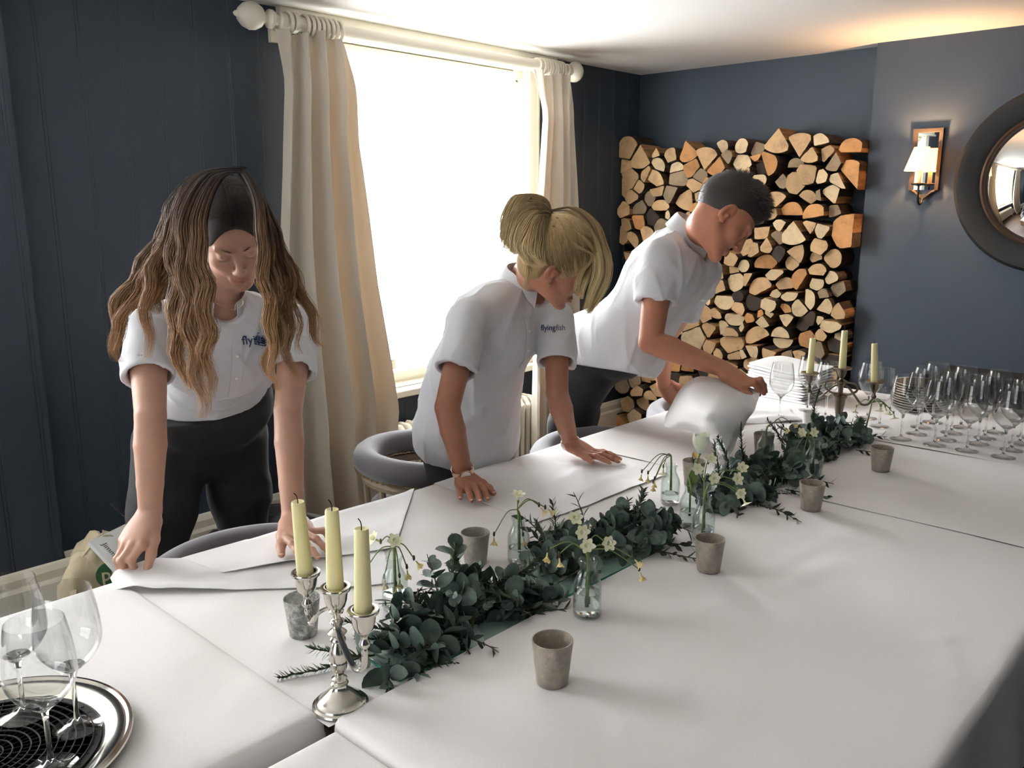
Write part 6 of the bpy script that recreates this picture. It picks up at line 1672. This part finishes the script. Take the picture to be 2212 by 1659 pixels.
def face_hair(r, org, c, B, s, col, thick=1):
    P = lambda x, y, z: V(c)+B@V((x*s, y*s, z*s)); ST = []; rg = random.Random(3)
    for q in (1, -1):
        for k in range(60):
            t_ = k/59; x = .012+.031*t_; z = .0275+.005*math.sin(t_*2.4)-.004*t_; y = .0925-.011*t_-.018*t_*t_
            p = P(q*x, y, z+rg.uniform(-.0022, .0022)*(1-.5*t_)); ST.append(([p, p+B@V((q*.004, .0006, .0012))*s, p+B@V((q*.008, -.001, .0008))*s], .0004*thick, .0002))
    m_ = plain('brow_hair', col, .7)
    strands('eyebrows', m_, r, org, ST)
    ST = []
    for q in (1, -1):
        for k in range(26):
            t_ = k/25*2-1; p = P(q*(.0305+.0115*t_), .0865-.004*t_*t_, .0035+.0015*t_*t_-.0015)
            ST.append(([p, p+B@V((q*t_*.002, .0035, -.0015))*s, p+B@V((q*t_*.004, .0065, -.0015))*s], .00035, .0001))
    strands('eyelashes', m_, r, org, ST)
person_left()

# ------------------------------------------------------------------ person with the blonde ponytail, in the middle
def person_middle():
    org = V((1.90, 1.98, 0))
    r = thing('person', 'person with a blonde ponytail and a wristwatch, pressing both hands on the cloth', 'person', org)
    RS, RE, RW = ony(1012, 688, 1.77), ony(966, 880, 1.69), ony(1003, 1030, 1.705)
    LS, LE, LW = ony(1200, 688, 1.73), ony(1203, 848, 1.64), ony(1232, 955, 1.67)
    C7 = ony(1134, 612, 1.775); CH = V((1.885, 1.83, 1.18)); WA = V((1.885, 1.92, 1.01)); PE = V((1.90, 1.965, .87))
    fr_ = V((.06, -.93, -.36)).normalized(); lat = V((1, .04, .02)).normalized(); spn = fr_.cross(lat)
    if spn.z < 0: spn = -spn
    BT = Matrix((lat, fr_, spn)).transposed()
    f_ = camdir(.82, -.54, -.10); u_ = camdir(.36, .80, .42); HB = basis(f_, u_); HC_ = dep(1204, 572, 2.43)+V((.0, 0, 0)); hs = .98
    S = Field((1.38, 1.38, .74), (2.28, 2.16, 1.62), .0028)
    sculpt_head(S, HC_, HB, hs)
    S.chain([HC_+HB@V((0, -.030, -.045)), C7+V((.01, -.01, .02)), C7+V((0, .03, -.05))], [.050, .050, .062], .03)
    S.ell(CH, [.15, .085, .13], BT, .03); S.chain([CH, WA, PE], [.10, .10, .12], .04)
    for sh, el, wr in ((RS, RE, RW), (LS, LE, LW)):
        S.cone(C7+V((0, .02, -.04)), sh, .05, .044, .03)
        S.chain([sh, sh.lerp(el, .5), el, el.lerp(wr, .32), el.lerp(wr, .7), wr], [.043, .039, .0345, .036, .029, .0245], .004)
    tz = TZ+.0125
    hand(S, RW, None, onz(1034, 1078, tz+.010)-RW, V((-.2, -.15, 1)), V((.8, -.35, .1)), .98, targets=[onz(1066, 1102, tz+.004), onz(1047, 1110, tz+.004), onz(1026, 1107, tz+.004), onz(994, 1096, tz+.006)], thumb=onz(1086, 1078, tz+.005))
    hand(S, LW, None, onz(1285, 985, tz+.014)-LW, V((.1, -.1, 1)), V((-.55, -.85, .1)), .98, targets=[onz(1346, 1008, tz+.004), onz(1353, 1001, tz+.004), onz(1346, 993, tz+.004), onz(1330, 984, tz+.006)], thumb=onz(1297, 1009, tz+.005))
    vs, F = S.mesh(); body = np_mesh('body', vs, F, skin_mat('tanned_skin', srgb(162, 110, 86)), r, org); face_paint(body.data, org, HC_, HB, hs, None); nails(r, org)
    S = Field((1.55, 1.60, .70), (2.24, 2.24, 1.42), .0045)
    S.ell(CH, [.172, .112, .135], BT, .03); S.ell(CH+fr_*.045-spn*.035, [.145, .09, .085], BT, .04)
    hemc = PE+V((-.01, -.01, -.02))
    S.chain([CH, WA, hemc], [.128, .154, .196], .05, fdir=fr_, flat=.80); S.chain([CH-spn*.03, WA+V((0, -.03, -.02)), hemc+V((0, -.03, -.04))], [.115, .125, .15], .04)
    S.chain([C7+V((0, .01, -.015)), C7+V((0, .02, -.07))], [.060, .085], .03)
    for sh, el in ((RS, RE), (LS, LE)):
        S.cone(C7+V((0, .01, -.035)), sh, .058, .054, .03); e = sh.lerp(el, .56); d = (el-sh).normalized()
        S.sleeve(sh, e, .055, .066, .0485, e+d*.012, d)
    for (a, b_, rr) in (((1.80, 1.80, .93), (2.03, 1.86, 1.0), .010), ((1.76, 1.83, .90), (2.0, 1.84, .90), .009), ((1.88, 1.78, .86), (2.05, 1.88, .93), .008), ((1.95, 1.80, .84), (2.06, 1.90, .98), .007)):
        S.cone(a, b_, rr, rr*.6, .03)
    S.shell(wrinkle(.0055, 55, 17))
    S.cone(HC_+HB@V((0, -.02, -.07)), C7+V((.0, -.07, -.015)), .056, .052, .008, '-')
    S.cut(PE+V((0, 0, -.105)), V((.10, .28, -1)), S.lo, (3, 3, .9)); S.cone(hemc+V((0, 0, -.09)), hemc+V((0, 0, -.16)), .13, .15, 0, '-', fdir=fr_, flat=.8)
    vs, F = S.mesh(); shirt = np_mesh('polo_shirt', vs, F, M_polo, r, org)
    collar(r, shirt, org, C7+V((.0, -.008, .012)), fr_, lat, .068, .045)
    placket(shirt, org, C7, fr_, lat, spn, 0, CH+lat*.02)
    logo('flying', 'fish', shirt, r, org, ony(1169, 713, 1.7), camdir(1, .0, 0), camdir(-.03, 1, 0), .026)
    trousers(r, org, PE, None, lat, WA+V((0, .02, -.05)), V((1.80, 1.91, .48)), V((1.99, 1.91, .48)), V((1.79, 1.90, .07)), V((2.0, 1.90, .07)), .152, .105, None, 1.0)
    face_hair(r, org, HC_, HB, hs, srgb(120, 92, 62))
    hm = hair_mat('blonde_hair', [(.0, srgb(116, 92, 62)), (.4, srgb(170, 142, 98)), (.9, srgb(214, 190, 142))])
    rg = random.Random(31); ST = []; SK = Skull(HC_, HB, hs, (.0850, .1060, .1060)); zc = lambda x, y: (860+x/2.272, 400+y/2.272)
    D0 = (HC_-CAM).dot(fw)
    S = Field(HC_-V((.16, .16, .16)), HC_+V((.16, .16, .17)), .004); P_ = lambda x, y, z: HC_+HB@V((x*hs, y*hs, z*hs))
    S.ell(P_(0, -.018, .040), [.0830, .1035, .1035], HB, 0); S.ell(P_(0, -.055, -.012), [.068, .060, .074], HB, .02)
    S.ell(P_(0, .080, -.036), [.070, .058, .088], HB, .006, '-'); S.ell(P_(.085, -.004, -.03), [.03, .032, .045], HB, .006, '-'); S.ell(P_(-.085, -.004, -.03), [.03, .032, .045], HB, .006, '-')
    vs, F = S.mesh(); o = np_mesh('scalp_hair', vs, F, hm, r, org); at = o.data.attributes.new('along', 'FLOAT', 'POINT'); at.data.foreach_set('value', np.full(len(o.data.vertices), .30, dtype=np.float32))
    tie = SK.hit(1184, 463)[0]                     # hair drawn back to the tie, high on the back of the head
    for k in range(1500):
        th = rg.uniform(-2.5, 2.5); el_ = rg.uniform(-.45, .35) if abs(th) < 2 else rg.uniform(-.9, .1)
        if abs(th) < .8: el_ = rg.uniform(.25, .55)
        elif abs(th) < 1.75: el_ = rg.uniform(-.38, .35)
        a = V((math.sin(th)*math.cos(el_), math.cos(th)*math.cos(el_), math.sin(el_)))
        Tn = (lambda q: V((q.x/.083, (q.y+.018)/.103, (q.z-.04)/.099)).normalized())(HB.transposed()@(tie-HC_)/hs); ang = a.angle(Tn); pts = []
        for i in range(9):
            q = i/8*.97; v_ = (a*math.sin((1-q)*ang)+Tn*math.sin(q*ang))/math.sin(ang); g = 1.02+.018*rg.random()
            pts.append(P_(v_.x*.0830*g, -.018+v_.y*.103*g, .040+v_.z*.1035*g))
        ST.append((pts, .0009, .0011))
    for path, dd, num, sp in (([(725, 130), (690, 70), (620, 50), (560, 130), (515, 270)], (0, -.02), 230, .026), ([(725, 135), (670, 90), (600, 120), (555, 220), (530, 315)], (-.01, -.02), 230, .028), ([(725, 132), (665, 82), (590, 88), (545, 180), (520, 290)], (-.005, -.02), 150, .022), ([(722, 138), (672, 108), (612, 150), (572, 250), (548, 325)], (-.012, -.025), 150, .024), ([(722, 140), (680, 130), (625, 190), (590, 280), (565, 340)], (-.02, -.03), 230, .028),
                              ([(720, 145), (690, 160), (655, 240), (630, 310), (640, 385)], (-.04, -.04), 200, .026), ([(720, 150), (700, 190), (690, 270), (680, 330), (700, 390)], (-.06, -.06), 150, .024)):
        ST += lock([zc(*p) for p in path], SK, (D0-.03+dd[0], D0-.03+dd[1]), num, sp, rg, .003, nskull=0, wf=30)
    for path, dd, num, sp in (([(745, 125), (860, 112), (950, 190), (985, 300), (1018, 380), (1000, 500), (935, 630)], (-.03, -.05), 150, .015), ([(745, 130), (850, 130), (930, 220), (975, 320), (985, 420), (950, 520), (915, 615)], (-.05, -.07), 110, .012),
                              ([(740, 135), (840, 160), (920, 260), (975, 330), (1005, 440), (975, 560), (940, 620)], (-.03, -.04), 100, .013), ([(745, 125), (860, 108), (965, 185), (1005, 280), (1028, 360), (1020, 440), (990, 540)], (0, -.02), 110, .010), ([(760, 200), (880, 300), (950, 350), (905, 420), (885, 480), (880, 540)], (-.09, -.09), 36, .010), ([(780, 160), (900, 250), (955, 330), (935, 420), (905, 490), (895, 560)], (-.07, -.08), 60, .012),
                              ([(700, 330), (645, 380), (640, 430), (625, 480), (612, 530)], (-.07, -.07), 10, .004), ([(760, 380), (738, 430), (742, 470), (735, 510)], (-.10, -.10), 8, .003)):
        ST += lock([zc(*p) for p in path], SK, (D0+dd[0], D0+dd[1]), num, sp, rg, .002, wf=25, r0=(.0007, .0014))
    strands('hair', hm, r, org, ST)
    b = MB(); torus(b, tie-org, .013, .005, (HB@Matrix.Rotation(PI/2, 3, 'Y')), 16, 8); b.build('hair_tie', plain('taupe_elastic', srgb(120, 100, 96), .6), r)
    # watch on the picture-left wrist, bracelet and rings
    M_rose = plain('rose_gold', srgb(214, 178, 156), .25, .85)
    d = (RW-RE).normalized(); wc = RW-d*.026; nb = (V((-.55, -.70, .35))); nb = (nb-d*nb.dot(d)).normalized(); sd = d.cross(nb)
    M_ = Matrix((sd, nb, d)).transposed(); b = MB(); N_ = 26; P = []
    for i in range(N_+1):
        a = 2*PI*i/N_; q = wc-org+sd*math.sin(a)*.0310+nb*math.cos(a)*.0325; o_ = (sd*math.sin(a)+nb*math.cos(a))
        P.append([q-d*.007+o_*0, q-d*.0072+o_*.0022, q+d*.0072+o_*.0022, q+d*.007])
    b.grid(P); wt = b.build('wristwatch', M_rose, r, angle=30); b = MB()
    Mw = Matrix((sd, d, nb)).transposed()
    b.lathe([(0, 0), (.0165, 0), (.0175, .003), (.0165, .0065), (.0145, .0068), (.0145, .006), (0, .006)], wc-org+nb*.0320, 32, Mw); b.build('watch_case', M_rose, wt); b = MB(); b.lathe([(0, .0001), (.0144, .0001), (.0144, 0)], wc-org+nb*.0384, 32, Mw); b.build('watch_dial', M_china, wt)
    d = (LW-LE).normalized(); b = MB(); wc = LW+d*.004; sd = d.orthogonal().normalized(); nb = d.cross(sd); P = []
    for i in range(33):
        a = 2*PI*i/32; o_ = sd*math.sin(a)+nb*math.cos(a); q = wc-org+o_*.0285; P.append([q-d*.007, q-d*.006+o_*.003, q+o_*(.0035+.0012*math.sin(9*a)), q+d*.006+o_*.003, q+d*.007])
    b.grid(P); b.build('bracelet', plain('pearly_band', srgb(222, 208, 200), .35, .2), r)
    b = MB(); c_ = C7+fr_*.085-spn*.075; torus(b, c_-org, .007, .0012, basis(fr_, spn)@Matrix.Rotation(PI/2, 3, 'Z'), 20, 6); b.tube([p-org for p in spline([C7+V((-.04, -.05, 0)), c_+spn*.007, C7+V((.045, -.05, 0))], 6)], .0006, 4); b.build('ring_pendant', M_silver, r)
    shoe(r, org, V((1.79, 1.92, 0)), V((-.05, -1, 0))); shoe(r, org, V((2.0, 1.92, 0)), V((.1, -1, 0)))
person_middle()
# ------------------------------------------------------------------ young man at the far end
def person_right():
    PE = V((2.61, 2.05, .915)); org = V((2.62, 2.03, 0))
    r = thing('person', 'person with short dark hair, white polo, bending to fling out a white cloth', 'person', org)
    RS, RE, RW = dep(1428, 556, 2.93), dep(1405, 738, 2.90), dep(1560, 796, 2.84)
    LS, LE, LW = dep(1520, 590, 3.16), dep(1428, 742, 3.36), ony(1433, 830, 1.955)
    C7 = dep(1492, 505, 3.02); CH = dep(1432, 600, 3.06); WA = dep(1345, 725, 3.20)
    spn = (C7-WA).normalized(); side = fw-spn*fw.dot(spn); lat = side.normalized()       # his left points away from the camera
    fr_ = spn.cross(lat); 
    if fr_.dot(rt) < 0: fr_ = -fr_
    BT = Matrix((lat, fr_, spn)).transposed()
    HB = basis(camdir(.66, -.74, .0), camdir(.74, .66, .05)); HC_ = dep(1562, 470, 2.86); hs = 1.10
    S = Field((2.18, 1.10, .70), (3.25, 2.20, 1.74), .0032)
    sculpt_head(S, HC_, HB, hs, True)
    S.chain([HC_+HB@V((0, -.025, -.05)), C7+spn*.02+fr_*.02, C7-spn*.05+fr_*.02], [.058, .060, .07], .03)
    S.ell(CH, [.17, .09, .15], BT, .03); S.chain([CH, WA, PE], [.11, .11, .12], .04)
    for sh, el, wr in ((RS, RE, RW), (LS, LE, LW)):
        S.cone(C7-spn*.05, sh, .055, .05, .03)
        S.chain([sh, sh.lerp(el, .5), el, el.lerp(wr, .28), el.lerp(wr, .7), wr], [.052, .047, .041, .042, .033, .028], .004)
    kn = dep(1612, 828, 2.80)
    hand(S, RW, None, kn-RW, camdir(.30, .62, .45), camdir(.2, -.3, .9), 1.08, targets=[dep(1640, 852, 2.78), dep(1650, 850, 2.80), dep(1654, 846, 2.82), dep(1650, 840, 2.85)], thumb=dep(1628, 858, 2.77))
    # fist resting on the chair back
    hand(S, LW, None, V((.30, -.45, -.55)), camdir(-.3, -.1, .9), camdir(.7, .5, 0), 1.05, curl=(1.35, 1.4, 1.4, 1.4), spread=.02, thumb=LW+V((.02, -.08, -.05)))
    NAILS[:] = NAILS[:5]
    vs, F = S.mesh(); body = np_mesh('body', vs, F, skin_mat('warm_skin', srgb(176, 118, 92)), r, org); face_paint(body.data, org, HC_, HB, hs, None); nails(r, org)
    S = Field((2.14, 1.30, .84), (3.05, 2.30, 1.60), .005)
    S.ell(CH+spn*.01, [.195, .125, .16], BT, .03)
    hm_ = PE+V((.0, -.0, .05)); S.chain([CH, WA, hm_+V((0, 0, .02))], [.145, .150, .165], .05, fdir=fr_, flat=.86)
    S.chain([CH-spn*.02+fr_*.03, WA+fr_*.06-V((0, 0, .05)), dep(1372, 775, 3.12)], [.10, .095, .07], .05)
    S.chain([C7+fr_*.01-spn*.01, C7-spn*.07], [.066, .095], .03)
    for sh, el in ((RS, RE), (LS, LE)):
        S.cone(C7-spn*.045, sh, .066, .062, .03); e = sh.lerp(el, .50); d = (el-sh).normalized()
        S.sleeve(sh, e, .064, .073, .0575, e+d*.012, d)
    S.shell(wrinkle(.0055, 50, 23))
    S.cone(HC_+HB@V((0, -.02, -.08)), C7+fr_*.075-spn*.0, .064, .058, .008, '-')
    a_, b_ = dep(1232, 782, 3.2), dep(1345, 802, 3.2); dn = (b_-a_).normalized().cross(fw); dn = dn if dn.z < 0 else -dn
    S.cut(dep(1300, 797, 3.2), dn, S.lo, (2.95, 2.6, 1.15))
    vs, F = S.mesh(); shirt = np_mesh('polo_shirt', vs, F, M_polo, r, org)
    collar(r, shirt, org, C7+spn*.012-fr_*.004, fr_, lat, .074, .048)
    trousers(r, org, PE, None, V((.70, .70, 0)).normalized(), WA+V((.01, .02, -.05)), V((2.60, 2.16, .50)), V((2.86, 2.26, .50)), V((2.58, 2.24, .07)), V((2.90, 2.34, .07)), .158, .112, None, 1.05)
    face_hair(r, org, HC_, HB, hs, srgb(50, 36, 28), 1.6)
    hm = hair_mat('short_dark_hair', [(.0, srgb(30, 24, 22)), (.6, srgb(58, 46, 40)), (1, srgb(96, 78, 64))])
    P_ = lambda x, y, z: HC_+HB@V((x*hs, y*hs, z*hs)); rg = random.Random(41); ST = []
    S = Field(HC_-V((.17, .17, .17)), HC_+V((.17, .17, .18)), .004)
    S.ell(P_(0, -.020, .042), [.0775*hs, .097*hs, .091*hs], HB, 0); S.ell(P_(0, .01, .085), [.062*hs, .078*hs, .058*hs], HB, .03*hs)
    S.ell(P_(0, .090, -.032), [.078*hs, .056*hs, .090*hs], HB, .004, '-'); S.ell(P_(0, -.03, -.075), [.09*hs, .09*hs, .055*hs], HB, .004, '-')
    for q in (1, -1): S.ell(P_(.085*q, .0, -.022), [.03*hs, .030*hs, .042*hs], HB, .004, '-')
    vs, F = S.mesh(); o = np_mesh('scalp_hair', vs, F, hm, r, org); at = o.data.attributes.new('along', 'FLOAT', 'POINT'); at.data.foreach_set('value', np.full(len(o.data.vertices), .1, dtype=np.float32))
    vn = [v for v in o.data.vertices]; idx = [rg.randrange(len(vn)) for _ in range(9000)]
    Mi = HB.transposed()
    for i in idx:
        p = vn[i].co+org; n_ = vn[i].normal; l_ = Mi@(p-HC_)/hs
        topw = max(0, min(1, (l_.z-.07)/.05)); Ln = (.007+.016*topw)*rg.uniform(.7, 1.2)
        comb = HB@V((rg.uniform(-.3, .3), .75 if l_.y > -.03 else -.2, .45 if topw > .3 else -.7)); d1 = (n_*(.42-.15*topw)+comb.normalized()).normalized()
        p0 = p-n_*.003; ST.append(([p0, p0+d1*Ln*.5, p0+d1*Ln+HB@V((0, .2, -.15))*Ln*.3], .0009, .0005))
    strands('hair', hm, r, org, ST)
    shoe(r, org, V((2.58, 2.27, 0)), V((.9, -.4, 0))); shoe(r, org, V((2.90, 2.37, 0)), V((.9, -.3, 0)))
person_right()
# ------------------------------------------------------------------ the white cloth he is flinging out
def flung():
    # outline points on the picture with their distances, as a sheet hanging from the hand
    rows = [[(1640, 846, 2.78), (1600, 830, 2.82), (1550, 818, 2.86), (1505, 815, 2.90), (1470, 842, 2.93), (1448, 880, 2.96)],
            [(1636, 868, 2.74), (1595, 858, 2.72), (1548, 850, 2.72), (1500, 852, 2.76), (1466, 872, 2.84), (1438, 905, 2.92)],
            [(1622, 895, 2.68), (1592, 888, 2.60), (1545, 884, 2.58), (1500, 888, 2.64), (1468, 898, 2.76), (1440, 922, 2.88)],
            [(1606, 925, 2.64), (1582, 920, 2.56), (1545, 916, 2.54), (1508, 915, 2.60), (1478, 914, 2.72), (1462, 926, 2.82)],
            [(1592, 955, 2.60), (1572, 955, 2.55), (1550, 952, 2.53), (1528, 942, 2.58), (1510, 930, 2.68), (1492, 930, 2.76)],
            [(1580, 985, 2.515), (1570, 988, 2.505), (1560, 985, 2.515), (1552, 972, 2.55), (1546, 955, 2.60), (1535, 945, 2.66)]]
    G = [[dep(*p) for p in row] for row in rows]
    G = [spline(row, 6) for row in G]; cols = [spline([G[i][j] for i in range(len(G))], 6) for j in range(len(G[0]))]
    P = [[cols[j][i] for j in range(len(cols))] for i in range(len(cols[0]))]; n, m_ = len(P), len(P[0])
    for i in range(n):
        for j in range(m_):
            u, v_ = i/(n-1), j/(m_-1); e = .020*(1-abs(math.sin(4.2*v_+2.0*u)))**1.5+.014*(1-abs(math.sin(7.5*v_-3*u+1)))**2+.006*math.sin(23*u+9*v_)-.01
            P[i][j] = P[i][j]+(-fw)*e*min(1, 6*u+.1); P[i][j].z = max(P[i][j].z, TZ+.006)
    sheet('flung_cloth', 'white cloth billowing from the young man’s right hand above the table', 'cloth', P, .0014, group='loose white cloths')
flung()
